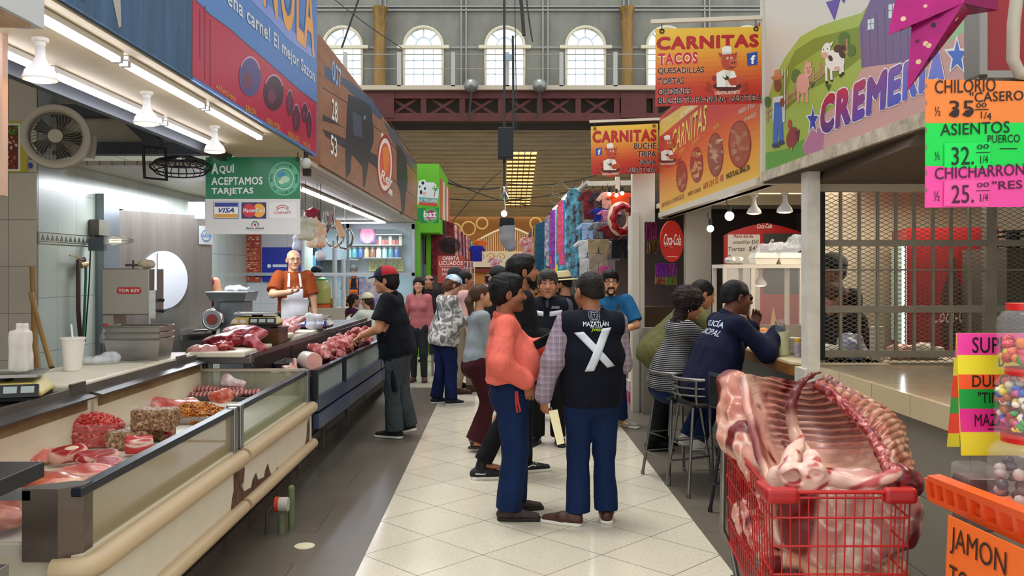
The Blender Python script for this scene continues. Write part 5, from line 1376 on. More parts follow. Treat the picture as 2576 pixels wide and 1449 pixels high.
 def hand(s,d,q,i):
  fd,n,t = s.hd[q]; h = s.s * (.88 if s.fem else .98); c = s.curl[i]; w = s.wr[q]
  P = lambda a,e,f=0.: w + (fd * a + t * e + n * f) * h
  d.seg(P(-.02,0),P(.02,0),(.029 * h,.021 * h),(.036 * h,.018 * h),side=t,k=.012); d.seg(P(.02,0),P(.08,0),(.036 * h,.017 * h),(.042 * h,.013 * h),side=t,k=.012)
  if s.far:
   d.seg(P(.08,0),P(.08 + .07 * math.cos(c * 1.6),0,.07 * math.sin(c * 1.6)),(.038 * h,.012 * h),(.03 * h,.01 * h),side=t,k=.01)
  else:
   for j,(o,L) in enumerate(((.031,.07),(.0105,.078),(-.0105,.073),(-.031,.057))):
    p = P(.083 - abs(o) * .12,o); ang = 0; u = 1 + .12 * j
    for fr,be,ra in ((.46,1.15,.0092),(.31,1.6,.0084),(.23,1.0,.0074)):
     ang += be * c * u; dv = fd * math.cos(ang) + n * math.sin(ang) + t * (o * 1.6 * (1 - c)); p2 = p + dv * (L * fr * h)
     d.seg(p,p2,ra * h,ra * .93 * h,k=.004); p = p2
  p = P(.025,.028,.006); dv = (fd * .62 + t * .72 * (1 - c * .45) + n * (.25 + .6 * c)).normalized()
  p2 = p + dv * .045 * h; d.seg(p,p2,.0135 * h,.0105 * h,k=.01); dv2 = (dv + fd * .5 + n * .4 * c - t * .3 * c).normalized(); d.seg(p2,p2 + dv2 * .036 * h,.0102 * h,.0085 * h,k=.005)
 def body(s):
  d = SDF(.03); q = s.s; hp,hs = s.hp,s.hs
  s.torso(d,-.012,.04)
  for i,e in ((0,-1),(1,1)):
   s.arm(d,e); s.leg(d,e,-.004); s.hand(d,e,i)
   f = s.ft[e]; R_ = Matrix.Rotation(f[2] * D2R,3,'Z'); an = s.ank[e]
   d.seg(an + V((0,0,-.035 * q)),an + R_ @ V((0,.13 * q,-.055 * q)),(.028 * q,.03 * q),(.026 * q,.014 * q),k=.02)
  d.seg(s.nb - s.T @ V((0,.01,.06)),hp(0,-.02,-.05),(.06 if not s.fem else .05) * q * (.7 + .3 * s.b),(.056 if not s.fem else .047) * q * (.75 + .25 * s.b),k=.03)
  E = lambda c,r,k=.02,op='u',M=None: d.ell(hp(*c),tuple(a * hs for a in r),(s.HM if M is None else s.HM @ M),k,op)
  fat = .9 + .1 * s.b
  E((0,-.015,.032),(.075,.095,.082)); E((0,.028,-.028),(.062 * fat,.066,.085)); d.seg(hp(0,.02,-.06),hp(0,.062,-.098),(.052 * hs * fat,.04 * hs),(.027 * hs * fat,.02 * hs),side=s.HM @ V((1,0,0)),k=.03)
  for e in (-1,1):
   E((e * .04,.054,-.03),(.026 * fat,.028,.032)); E((e * .077,-.008,-.008),(.011,.022,.033),.006,M=Matrix.Rotation(-.25,3,'X') @ Matrix.Rotation(e * .35,3,'Z')); E((e * .086,.001,-.006),(.008,.011,.018),.004,'s')
  if not s.far:
   d.seg(hp(-.038,.075,.02),hp(.038,.075,.02),.0145 * hs,k=.016)
   for e in (-1,1): E((e * .031,.091,.003),(.0185,.014,.0092),.006,'s')
   d.seg(hp(0,.083,.012),hp(0,.108,-.03),.0085 * hs,.0135 * hs,k=.012)
   for e in (-1,1): E((e * .0115,.097,-.034),(.009,.011,.008),.008)
   m = s.mouth
   d.seg(hp(-.02,.084,-.06),hp(.02,.084,-.06),.0085 * hs,k=.01); d.seg(hp(-.017,.084,-.073 - m),hp(.017,.084,-.073 - m),.009 * hs,k=.01)
   E((0,.096,-.0665 - m * .5),(.024,.012,.0022 + m * .55),.003,'s'); E((0,.077,-.1 - m * .5),(.024,.018,.016),.015)
  else:
   d.seg(hp(0,.083,.012),hp(0,.105,-.03),.009 * hs,.014 * hs,k=.012)
   for e in (-1,1): E((e * .031,.09,.003),(.018,.012,.009),.006,'s')
   E((0,.082,-.066),(.022,.012,.012),.01)
  Hc = np.array(s.Hc); HM = np.array(s.HM)
  lipc = np.array(lin(s.lip) if s.lip else np.array(s.skin) * (.86,.55,.52))
  sk = np.array(s.skin); st = s.stub; sc = np.array(s.stubcol)
  def col(v):
   c = np.tile(sk,(len(v),1)) * (1 + .1 * wob(v,40,3)[:,None])
   l = ((v - Hc) @ HM) / hs
   cheek = np.exp(-(((np.abs(l[:,0]) - .04) / .022) ** 2 + ((l[:,2] + .03) / .025) ** 2)) * (l[:,1] > .03) * .22
   c = c * (1 - cheek[:,None] * np.array((.1,.55,.6)))
   if st:
    t = (np.clip((-.03 - l[:,2]) / .02,0,1) * np.clip((l[:,1] - np.abs(l[:,0]) * .2 + .0) / .03,0,1) * (l[:,2] > -.14) * (np.abs(l).max(1) < .16))[:,None] * st
    c = c * (1 - t) + sc * t
   t = (np.clip(1.2 - ((l[:,0] / .023) ** 2 + ((l[:,2] + .067 + s.mouth * .5) / (.0125 + s.mouth * .6)) ** 2),0,1) * (l[:,1] > .072))[:,None].clip(0,.8)
   if s.far: t = t * .6
   c = c * (1 - t) + lipc * t
   return c
  s.bodyo = d.build('body',SKINM,s.r,s.vox,colfn=col)
  if not s.far: s.eyes()
 def eyes(s,iris='#2a1a10'):
  hp,hs = s.hp,s.hs
  for e in (-1,1):
   c = hp(e * .031,.069,.003); b = MB('#e4ded6'); b.sph(c,.0125 * hs,12); f = s.HM @ V((0,1,0)); b.paint(iris); b.sph(c + f * .0066 * hs,.0068 * hs,10)
   b.build('eye',PAINT(.25),s.r,smooth=1.)
 def brows(s,col,w=.0045,up=0.):
  hp,hs = s.hp,s.hs
  for e in (-1,1):
   MB().tube([hp(e * .013,.0925,.026 + up),hp(e * .03,.0895,.0315 + up),hp(e * .047,.077,.026 + up)],[w * hs * .8,w * hs,w * hs * .5],6).build('eyebrow',hairmat(col),s.r,smooth=1.)
  return s
 # -- garments
 def top(s,m,name='shirt',sleeve='long',g=.014,hem=-.1,neck=.035,vneck=0.,amp=.005,f=22,seed=1,end=None,loose=.006,collar=None,blouse=0.,back=None,bust=True):
  d = SDF(.03); s.torso(d,g,.045,bust=bust)
  if blouse: d.seg(s.tp(0,.01,-.04),s.tp(0,.012,.1),((.165 * s.b + g + blouse) * s.s,(.125 * s.b + g + blouse + s.belly * .6) * s.s),((.16 * s.b + g + blouse * .6) * s.s,(.12 * s.b + g + blouse * .6) * s.s),side=s.T @ V((1,0,0)),k=.05)
  n = s.T @ V((0,0,1)); d.cut(s.tp(0,0,hem),-n)
  if sleeve != 'none':
   for e in (-1,1):
    if sleeve == 'long': s.arm(d,e,g * .75,2,.03,.93 if end is None else end,loose)
    else: s.arm(d,e,g * .9,1,.03,.6 if end is None else end,loose + .004)
  nb = s.tp(0,-.015,.50)
  d.seg(nb + n * .0,nb + n * .2,(.05 + neck * .4) * s.s,(.09 + neck) * s.s,k=.006,op='s')
  if vneck: d.seg(s.tp(0,.1,.5),s.tp(0,.13,.5 - vneck),.05 * s.s,.012 * s.s,k=.006,op='s')
  if sleeve == 'short':
   for e in (-1,1):
    u = (s.el[e] - s.sh[e]).normalized(); L = (s.el[e] - s.sh[e]).length * (.6 if end is None else end); p = s.sh[e] + u * (L + .02)
    d.seg(p,p + u * .12,.1 * s.s,k=.003,op='s',flat=True)
  o = d.build(name,m,s.r,s.vox,amp,f,seed,(1,1,.55)); s.topo = o
  if collar:
   k_ = SDF(.01); w = .058 * s.s * (.75 + .25 * s.b)
   pts = []
   for i in range(13):
    t = -2.2 + 4.4 * i / 12; pts.append(s.tp(0,-.012,.515) + s.T @ V((w * 1.12 * math.sin(t),-w * 1.15 * math.cos(t) + .004,.012 - .034 * (1 - math.cos(t)) * .6)))
   for i in range(12): k_.seg(pts[i],pts[i + 1],(.007,.021 * s.s),side=(pts[i] + pts[i + 1]) / 2 - s.tp(0,-.012,.515),k=.008)
   k_.build('collar',collar,s.r,max(.005,s.vox * .8))
  return o
 def vest(s,m,g=.03,hem=-.12,name='vest',amp=.004,armhole=.085):
  d = SDF(.03); s.torso(d,g,.045)
  n = s.T @ V((0,0,1)); d.cut(s.tp(0,0,hem),-n)
  nb = s.tp(0,-.015,.51); d.seg(nb,nb + n * .2,.068 * s.s,.1 * s.s,k=.006,op='s')
  d.seg(s.tp(0,.1,.52),s.tp(0,.14,.40),.045 * s.s,.01,k=.006,op='s')
  for e in (-1,1):
   p = s.sh[e]; d.seg(p + s.T @ V((e * .035,0,-.02)),p + s.T @ V((e * .3,0,-.02)),(armhole * s.s,.11 * s.s),side=s.T @ V((0,1,0)),k=.008,op='s',flat=True)
  s.vesto = d.build(name,m,s.r,s.vox,amp,18,4,(1,1,.5)); return s.vesto
 def pants(s,m,name='trousers',hem=.066,g=.012,top=.02,end=.985,amp=.005,seed=2,wide=0.,stretch=(1,1,.6)):
  d = SDF(.03); q = s.s; b = s.b
  hb = (.16,.115) if s.fem else (.152,.112)
  d.seg(s.P + V((0,-.002,-.05)) * q,s.tp(0,0,.05),tuple((r * b + g) * q for r in hb),tuple((r * b * (.93 if s.fem else .99) + g) * q for r in hb),k=.04)
  if s.fem:
   for e in (-1,1): d.ell(s.P + V((e * .07,-.05,-.06)) * q,(.085 * q * b,.085 * q * b,.1 * q),k=.04)
  else:
   for e in (-1,1): d.ell(s.P + V((e * .065,-.045,-.06)) * q,(.08 * q * b,.08 * q * b,.09 * q),k=.04)
  d.cut(s.tp(0,0,top),s.T @ V((0,0,1)))
  for e in (-1,1):
   s.leg(d,e,g,.03,end,hem,wide)
   a,n = s.ank[e],s.knee[e]; u = (a - n).normalized(); p = n + (a - n) * end + u * .012
   d.seg(p,p + u * .16,.13,k=.003,op='s',flat=True)
  s.panto = d.build(name,m,s.r,s.vox,amp,26,seed,stretch); return s.panto
 def belt(s,m,z=.0,g=.02):
  q,b = s.s,s.b; hb = (.158,.115) if s.fem else (.152,.112); rx,ry = (hb[0] * b + g) * q,(hb[1] * b + g) * q
  MB().tube([s.tp(0,0,z) + s.T @ V((rx * math.cos(a),ry * math.sin(a),0)) for a in np.linspace(0,2 * PI,33)[:-1]],.018,6,closed=True,flat=.3).build('belt',m,s.r,smooth=1.)
 def shoes(s,m,sole,L=.27,wide=1.,heel=0.):
  q = s.s
  for e in (-1,1):
   f = s.ft[e]; R_ = (Matrix.Rotation(f[2] * D2R,3,'Z') @ Matrix.Rotation(f[4] * D2R,3,'X')); o = V((f[0],f[1],f[3]))
   pv = V((0,.12 * q,0)) if f[4] < 0 else V((0,-.06,0))
   P = lambda a,c,h: o + pv + R_ @ (V((a * q,c * q,h * q)) - pv)
   h0,t0 = -.055,L - .055 - .05
   d = SDF(.02)
   d.seg(P(0,h0 + .01,.045 + heel),P(0,.06,.05 + heel * .5),(.036 * wide * q,.04 * q),(.043 * wide * q,.034 * q),side=R_ @ V((1,0,0))).seg(P(0,.06,.045 + heel * .3),P(0,t0,.032),(.044 * wide * q,.036 * q),(.036 * wide * q,.022 * q),side=R_ @ V((1,0,0)))
   d.seg(P(0,-.01,.05 + heel),s.ank[e] + V((0,0,.03)),.04 * q,.043 * q)
   d.cut(P(0,0,.014),R_ @ V((0,0,-1)))
   u = d.build('shoe',m,s.r,max(.005,s.vox * .8),.002,60,3)
   k_ = SDF(.01)
   k_.seg(P(0,h0 + .005,.012),P(0,.07,.012),(.041 * wide * q,.03),(.046 * wide * q,.03),side=R_ @ V((1,0,0))).seg(P(0,.07,.012),P(0,t0 + .004,.012),(.046 * wide * q,.03),(.04 * wide * q,.03),side=R_ @ V((1,0,0)))
   k_.cut(P(0,0,.026),R_ @ V((0,0,1))).cut(P(0,0,.001),R_ @ V((0,0,-1)))
   if heel: k_.seg(P(0,h0 + .01,heel),P(0,h0 + .01,.005),.016,.007)
   k_.build('sole',sole,u,.006)
  return s
 # -- hair, hats, glasses
 def hair(s,style,col,amp=.003,name='hair',capped=False):
  d = SDF(.015); hp,hs = s.hp,s.hs; M = s.HM
  E = lambda c,r,k=.015,op='u': d.ell(hp(*c),tuple(a * hs for a in r),M,k,op)
  G = lambda a,c,ra,rb=None,k=.02,op='u': d.seg(hp(*a),hp(*c),tuple(r * hs for r in ra),None if rb is None else tuple(r * hs for r in rb),side=M @ V((1,0,0)),k=k,op=op)
  g = {'fade': .004,'short': .008,'thick': .015,'curly': .021,'long': .018,'big': .042,'pony': .008,'bun': .009,'bald': 0}[style]
  E((0,-.018,.034 + g * .4),(.076 + g,.097 + g,.083 + g))
  if style in ('short','thick','curly','fade'): E((0,-.05,-.01),(.068 + g * .7,.062 + g * .7,.065 + g * .4))
  if style == 'thick': E((.0,.05,.085),(.062,.045,.035),.03)
  if style == 'curly': E((0,-.06,-.03),(.085,.07,.08),.03)
  if style in ('long','big'):
   G((0,-.045,.0),(0,-.07,-.16),(.088,.062),(.095,.05)); G((0,-.07,-.16),(0,-.075,-.34),(.095,.05),(.07,.03))
  if style == 'pony':
   G((0,-.1,.03),(0,-.135,-.04),(.03,.03),(.045,.04)); G((0,-.135,-.04),(.0,-.13,-.26),(.045,.04),(.03,.02)); E((0,-.05,-.005),(.07,.055,.05))
  if style == 'bun': E((0,-.06,-.02),(.07,.06,.06)); E((0,-.12,.0),(.04,.035,.04)); G((.03,-.08,-.05),(.02,-.085,-.28),(.045,.03),(.05,.02))
  fr = {'pony': .052,'bun': .052}.get(style,.042)
  E((0,.115,-.045),(.1,.075,.095 + (.004 if style != 'thick' else 0)),.012,'s')
  E((0,.085,-.02),(.066,.05,fr + .02),.012,'s')
  for e in (-1,1):
   if style not in ('long','big'): E((e * .09,-.004,-.012),(.03,.027,.036),.008,'s')
  if style in ('short','thick','fade','curly'):
   z = {'fade': -.03,'short': -.065,'thick': -.07,'curly': -.11}[style]
   d.cut(hp(0,-.06,z),M @ V((0,.45,-1)))
  if capped: d.cut(hp(0,0,.052),M @ V((0,0,1)))
  o = d.build(name,hairmat(col),s.r,max(.005,s.vox * .8),amp,130,7,(1,1,.6)); return o
 def beard(s,col,full=True):
  d = SDF(.012); hp,hs = s.hp,s.hs; M = s.HM
  E = lambda c,r,k=.012,op='u': d.ell(hp(*c),tuple(a * hs for a in r),M,k,op)
  if full:
   d.seg(hp(0,.02,-.062),hp(0,.064,-.102),(.0685 * hs,.056 * hs),(.036 * hs,.028 * hs),side=M @ V((1,0,0)),k=.03)
   d.cut(hp(0,.05,-.045),M @ V((0,.25,1))).cut(hp(0,.0,-.05),M @ V((0,-1,-.3)))
   E((0,.102,-.066),(.027,.03,.013),.006,'s')
  d.seg(hp(-.024,.088,-.053),hp(.024,.088,-.053),.0078 * hs,k=.006)
  for e in (-1,1): d.seg(hp(e * .024,.086,-.053),hp(e * .031,.072,-.085 if full else -.064),.007 * hs,.008 * hs)
  d.build('beard',hairmat(col),s.r,.005,.0018,160,2)
 def cap(s,col,brimcol=None,back=False,front=None,m=None,tilt=0.):
  R_ = s.HM @ Matrix.Rotation((180 if back else 0) * D2R,3,'Z') @ Matrix.Rotation(tilt * D2R,3,'X'); hp = lambda a,c,e: s.Hc + R_ @ (V((a,c,e)) * s.hs); hs = s.hs
  d = SDF(.01); d.ell(hp(0,.012 if back else -.012,.045),(.095 * hs,.115 * hs,.096 * hs),R_)
  d.cut(hp(0,0,.038),R_ @ V((0,0,-1)))
  cc,fc = np.array(lin(col)),np.array(lin(front or col)); Hn,Rn = np.array(s.Hc),np.array(R_)
  def cf(v):
   l = (v - Hn) @ Rn; return np.where((l[:,1] > .012)[:,None],fc,cc)
  if m: d.build('cap',m,s.r,.007,.001,40)
  else: d.build('cap',mat('attr',.8),s.r,.007,.001,40,colfn=cf)
  k = SDF(.01); off = .012 if back else 0
  k.seg(hp(0,.07 + off,.05),hp(0,.15 + off,.036),(.078 * hs,.008 * hs),(.066 * hs,.006 * hs),side=R_ @ V((1,0,0)))
  k.build('cap_brim',m or mat(brimcol or front or col,.8),s.r,.005)
  return s
 def straw(s,col,band):
  M = s.HM.to_4x4(); M.translation = s.hp(0,-.01,.05); h = s.hs
  MB().lathe([(.0,.1),(.05 * h,.105),(.072 * h,.098),(.08 * h,.075),(.09 * h,.0),(.155 * h,-.01),(.16 * h,-.004),(.155 * h,.0),(.092 * h,.008)],M,32,(.92,1.12)).build('hat',mat(col,.8,noise=(60.,.4,'#b09a68')),s.r,smooth=.9)
  MB().lathe([(.091 * h,.006),(.0875 * h,.032)],M,32,(.93,1.13),False).build('hat_band',mat(band,.7),s.r,smooth=1.,solid=.003)
  return s
 def glasses(s,col='#141414',dark=False,r=.023,round_=True):
  hp,hs = s.hp,s.hs; b = MB()
  for e in (-1,1):
   b.tube([hp(e * (.032 + r * math.cos(a)),.097 - .006 * (1 + math.cos(a)) * .5,.002 + r * .85 * math.sin(a) * (1 if round_ else .75)) for a in np.linspace(0,2 * PI,17)[:-1]],.0022 * hs,5,closed=True)
   b.tube([hp(e * (.032 + r),.092,.006),hp(e * .078,.06,.008),hp(e * .083,.0,.004)],.0025 * hs,5)
  b.tube([hp(-.01,.099,.006),hp(.01,.099,.006)],.0022 * hs,5)
  o = b.build('glasses',mat(col,.3),s.r,smooth=1.)
  if dark:
   for e in (-1,1): MB().poly([hp(e * (.032 + r * math.cos(a)),.0965 - .006 * (1 + math.cos(a)) * .5,.002 + r * .8 * math.sin(a)) for a in np.linspace(0,2 * PI,17)[:-1]]).build('lens',mat('#0a0a0c',.1),o,solid=.002)
  return s
 def text_on(s,o,txt,c,w,h,col,dirn,name='lettering',bold=.02,shear=0.,u=None,m=None,v=None):
  """lettering laid on a garment: c is the centre in torso coordinates"""
  b = MB(); vs,fs = glyphs(txt,bold,shear); u = s.T @ V(u or (1,0,0)); v = s.T @ V(v or (0,0,1)); p0 = s.tp(*c)
  pts = project(o,[p0 + (u * (a - .5) * w + v * (b_ - .5) * h) * s.s for a,b_,j in vs],s.T @ V(dirn),.003,[j for a,b_,j in vs]); b.add(pts,fs)
  return b.build(name,m or mat(col,.6),s.r)
 def patch(s,o,quad,col,dirn,name='patch',nu=8,nv=4,off=.003,m=None):
  """cloth patch: quad of torso coordinates (x, z) mapped onto the garment"""
  a,b_,c,d = [np.array(q) for q in quad]; pts = []
  for j in range(nv + 1):
   for i in range(nu + 1):
    t,r = i / nu,j / nv; x,z = (a * (1 - t) + b_ * t) * (1 - r) + (d * (1 - t) + c * t) * r; pts.append(s.tp(x,0,z))
  pts = project(o,pts,s.T @ V(dirn),off)
  fs = [(j * (nu + 1) + i,j * (nu + 1) + i + 1,(j + 1) * (nu + 1) + i + 1,(j + 1) * (nu + 1) + i) for j in range(nv) for i in range(nu)]
  return MB().add(pts,fs).build(name,m or mat(col,.45),s.r,smooth=1.,solid=.002)
 def apron(s,m,zt=.36,zb=-.42,w=.17,straps=True,strapcol=None,side=None):
  d = SDF(.03); s.torso(d,.03,.05)
  d.seg(s.tp(0,.02,.0),s.tp(0,.05,zb),((.17 * s.b) * s.s,(.12 * s.b + .03) * s.s),((.2) * s.s,.1 * s.s),side=s.T @ V((1,0,0)),k=.05)
  n = s.T @ V((0,0,1)); d.cut(s.tp(0,0,zt),n).cut(s.tp(0,0,zb),-n).cut(s.tp(0,.045,0),s.T @ V((0,-1,0)))
  for e in (-1,1):
   d.cut(s.tp(e * w,0,0),s.T @ V((e,0,0)))
   d.box(s.tp(e * (w * .62 + .15),.1,.33),(.15 * s.s,.3,.13 * s.s),s.T,k=.02,op='s')
  o = d.build('apron',m,s.r,s.vox,.005,20,6,(1,1,.5))
  if straps and s.topo:
   for e in (-1,1): s.patch(s.topo,((e * .06,zt + .02),(e * .09,zt + .02),(e * .075,.5),(e * .05,.5)),'#fff',(0,-1,0),'apron_strap',3,8,.006,m=m)
  return o
DENIM = mat('#10254a',.8,noise=(7.,.5,'#0a1936',(1,1,.4)),bump=(9,.6,.05,(1,1,.5)),spec=.2)
DARKJ = mat('#3f4648',.8,noise=(6.,.5,'#2c3133',(1,1,.4)),bump=(8,.7,.06),spec=.2)
NAVY,BLK = fabric('#090d1a'),fabric('#0e0f12')
SOLEW = mat('#dcd7ca',.6)
BROWNL = mat('#4a2a1a',.5,noise=(12.,.4,'#36200f'))
def at(px,Y): return (px - CX) * Y / F
# 1 man in the X vest, back to the camera
plaid = band_mat('plaid','#8a7a84','#c9c2c6',26,.12,2,base2='#6f5f70',freq2=26,axis2=0,duty2=.12)
p = Person('person seen from behind in a navy vest with a big silver X, holding an envelope',.61,5.8,3,1.69,vox=.006,skin='#9b6546',b=1.12,lean=2,head=(22,-4,0),hs=1.08,feet={'L': (-.09,.02,62),'R': (.1,.06,-8)},
   hands={'L': (-.35,-.04,.79),'R': (.15,.26,1.0)},elbow={'L': (-.5,-1,0),'R': (.3,-1,-.5)},fdir=((.12,.1,-1),None),palm=((.7,.5,0),(-1,0,0)),curl=(.6,.4))
VESTM = p
p.pants(DENIM,hem=.082,wide=.006,amp=.007); p.top(plaid,sleeve='long',hem=-.13,loose=.016,amp=.007,collar=plaid); p.vest(NAVY,.034,-.105)
p.hair('fade','#17120f'); p.shoes(BROWNL,SOLEW,.29,1.08)
v = p.vesto; dn = (0,1,0)
# X stripes
REFL = mat('#c9cdd4',.35,noise=(8.,.3,'#b0b4bd'))
p.patch(v,((-.135,.392),(-.075,.40),(.13,.175),(.075,.165)),'#fff',dn,'reflective_stripe',3,12,.004,REFL)
p.patch(v,((.05,.422),(.11,.428),(-.012,.145),(-.073,.14)),'#fff',dn,'reflective_stripe',3,12,.007,REFL)
p.text_on(v,'MAZATLÁN',(.008,0,.455),.17,.038,'#dfe2e6',dn,bold=.01); p.text_on(v,'2021-2024',(.008,0,.43),.08,.013,'#b9bdc4',dn,bold=.01); p.text_on(v,'JYRSA',(.012,0,.409),.075,.022,'#b9e02a',dn,bold=.03,shear=.2)
def lines_on(P,o,polys,dirn,w,m,name):
 """embroidered line work: polylines in torso coordinates"""
 b = MB()
 for pl in polys:
  pts = project(o,[P.tp(x,0,z) for x,z in pl],P.T @ V(dirn),.002); b.tube(pts,w,5)
 return b.build(name,m,P.r)
cz = .515
shield = [(-.026,cz + .02),(-.026,cz - .015),(-.018,cz - .034),(0,cz - .048),(.018,cz - .034),(.026,cz - .015),(.026,cz + .02),(-.026,cz + .02)]
lines_on(p,v,[shield,[(x * .72,cz + (z - cz) * .72) for x,z in shield],[(-.012,cz + .01),(.012,cz + .01)],[(-.012,cz - .004),(.012,cz - .004)],[(0,cz + .014),(0,cz - .02)],[(-.03,cz + .026),(-.02,cz + .045),(0,cz + .055),(.02,cz + .045),(.03,cz + .026),(.012,cz + .03),(0,cz + .042),(-.012,cz + .03),(-.03,cz + .026)],[(-.034,cz + .02),(-.038,cz - .01),(-.028,cz - .04),(0,cz - .058),(.028,cz - .04),(.038,cz - .01),(.034,cz + .02)],[(-.02,.48),(.02,.48)]],dn,.0014,mat('#aeb0b3',.5),'emblem')
hd = p.wr[-1] + p.hd[-1][0] * .09
en = thing('envelope','folded cream envelope held in the left hand of the person in the X vest','envelope',(0,0,0))
W0 = p.r.matrix_basis
e0 = aY(1388,1038,5.68)
ev = aY(1408,1115,5.62) - e0; sd = (aY(1403,1030,5.68) - e0)
b = MB()
for off,ln in ((0,1.),(.004,.93)):
 b.prism([e0 + V((-.02,off,.01)),e0 + V((-.02,off,.01)) + V((.058,0,.01)),e0 + V((-.02,off,0)) + V((.052,0,0)) + ev * ln,e0 + V((-.02,off,0)) + ev * (ln + .06)],(0,.003,0))
b.build('sheet',mat('#e3d7a8',.7),en)
# 2 man in the salmon shirt
SALM = fabric('#dd6a5a',.8,.3)
p = Person('person in a salmon pink shirt and blue jeans, hand in pocket, facing right',.065,6.0,-86,1.67,vox=.006,skin='#8f5a3e',b=1.2,belly=.06,lean=-4,head=(4,2,0),feet={'R': (.1,-.02,-6),'L': (-.12,.03,8)},stub=.35,stubcol='#2a1c16',
   hands={'R': (.215,.1,.945),'L': (-.1,.32,1.17)},elbow={'R': (.6,-1,0),'L': (-.8,-.5,-.6)},fdir=((.25,1,.05),(-.1,.25,-1)),palm=((.5,.0,.9),(-1,0,0)),curl=(.5,.3),hs=1.04)
SALMAN = p
p.pants(DENIM,hem=.095,wide=.018,amp=.008,top=.11); p.top(SALM,hem=.055,blouse=.018,loose=.022,amp=.008,end=.86,collar=SALM,f=20); p.hair('thick','#0c0a0a',.005); p.beard('#1a1412',False); p.brows('#140f0d')
p.shoes(mat('#33251f',.6),mat('#1f1a18',.7),.3,1.1)
p.patch(p.panto,((-.06,-.02),(-.03,-.02),(-.03,-.045),(-.06,-.045)),'#8c2a36',(0,1,0),'jeans_label',2,2,.003)
# thread strap hanging from the pocket
q = MB().tube([(.205,.03,.89),(.225,.035,.82),(.222,.05,.76),(.215,.03,.75),(.222,.02,.82),(.205,.02,.89)],.007,6); q.build('strap',mat('#b3352c',.6),p.r)
ph = thing('phone','black phone held low in the hand of the person in the salmon shirt','phone',(0,0,0))
p0 = aY(1368,858,5.98)
M = Matrix.Translation(p0) @ Matrix.Rotation(-.5,4,'Y') @ Matrix.Rotation(.5,4,'X')
MB().box(-.07,.07,-.006,.006,-.038,.038,M).build('case',mat('#17181a',.35),ph,bev=.004); MB().box(-.064,.064,.0062,.0068,-.034,.034,M).build('screen',mat('#07080a',.1),ph)
# 3 tall dark haired man
p = Person('tall person in black with swept back dark hair and beard, behind the salmon shirt',.145,7.2,-80,1.83,vox=.007,skin='#9a6648',b=1.05,lean=3,head=(0,10,0),feet={'R': (.09,-.33,-4),'L': (-.08,.06,5)},hands={'L': (-.15,.3,1.15),'R': (.15,.3,1.15)})
p.pants(BLK,hem=.07); p.top(BLK,hem=-.14,loose=.01); p.hair('thick','#120e0c',.005); p.beard('#17110e'); p.brows('#120e0c'); p.shoes(mat('#121318',.7),SOLEW,.3,1.05)
for e in (1,-1):
 f = p.ft[e]; o = V((f[0] + .046 * e,f[1],.06))
 for sx in (1,-1):
  MB().tube([V((f[0] + sx * .05,f[1] - .05,.055)),V((f[0] + sx * .051,f[1] + .02,.05)),V((f[0] + sx * .05,f[1] + .07,.07)),V((f[0] + sx * .044,f[1] + .1,.06))],.005,5).build('shoe_stripe',SOLEW,p.r)
 for k in range(4): MB().tube([V((f[0] - .025,f[1] + .06 + k * .022,.095 - k * .012)),V((f[0],f[1] + .062 + k * .022,.104 - k * .013)),V((f[0] + .025,f[1] + .06 + k * .022,.095 - k * .012))],.004,5).build('lace',SOLEW,p.r)
# 4 older man facing the camera
p = Person('older grey haired person facing the camera in a navy vest with reflective bands',at(1378,8.5),8.5,172,1.695,vox=.006,skin='#b3785a',b=1.08,belly=.03,head=(6,2,0),mouth=.008,hs=1.1,feet={'L': (-.1,.0,12),'R': (.1,.02,-12)},stub=.12,stubcol='#8a8078')
p.pants(BLK,hem=.075); GREYS = fabric('#4a4c5a'); p.top(GREYS,hem=-.1,collar=GREYS,loose=.01); p.vest(NAVY,.032,-.14); p.hair('thick','#3d3936',.004); p.brows('#2a2523',.005,.002); p.shoes(mat('#0f0f11',.3),mat('#0f0f11',.5),.28)
for q_ in (((-.15,.42),(-.03,.405),(-.03,.358),(-.145,.37)),((.03,.405),(.15,.42),(.145,.37),(.03,.358))): p.patch(p.vesto,q_,'#fff',(0,-1,0),'reflective_band',6,2,.004,REFL)
p.text_on(p.vesto,'MAZATLAN',(-.085,0,.45),.07,.011,'#c9ccd2',(0,-1,0),u=(-1,0,0)); p.text_on(p.vesto,'AYUNTAMIENTO',(-.085,0,.437),.08,.008,'#c9ccd2',(0,-1,0),u=(-1,0,0))
# 5 woman in grey sweater
GRYS = fabric('#8f979a',.85,.2)
p = Person('person with a light brown ponytail in a grey sweater and burgundy trousers',at(1199,8.2),8.2,-72,1.585,vox=.006,skin='#c08a68',fem=True,b=1.08,lean=4,head=(-8,8,0),feet={'R': (.08,-.03,0,.03),'L': (-.08,.06,0,.03)},
   hands={'R': (.05,.3,1.02),'L': (-.05,.3,1.02)},elbow={'R': (.4,-1,-.6),'L': (-.4,-1,-.6)})
p.pants(fabric('#3c1219'),hem=.105,wide=.004,top=.06,g=.012); p.top(GRYS,hem=-.02,neck=.05,loose=.004,amp=.004,g=.011); p.hair('pony','#4a3424',.004); p.brows('#3a281c',.003); p.shoes(mat('#6a5a44',.3),mat('#3a3024',.5),.25,.85,.06)
GW = p
MB().tube([p.hp(-.01,.02,.118),p.hp(0,.045,.105),p.hp(.03,.07,.085)],.006,6).build('hair_clip',mat('#dfe3ea',.3),p.r)
b = MB().tube([p.tp(-.05,-.06,.5),p.tp(-.02,.09,.46),p.tp(.03,.135,.34),p.tp(.05,.14,.24)],.009,6,flat=.3); b.build('lanyard',mat('#1a1016',.7),p.r)
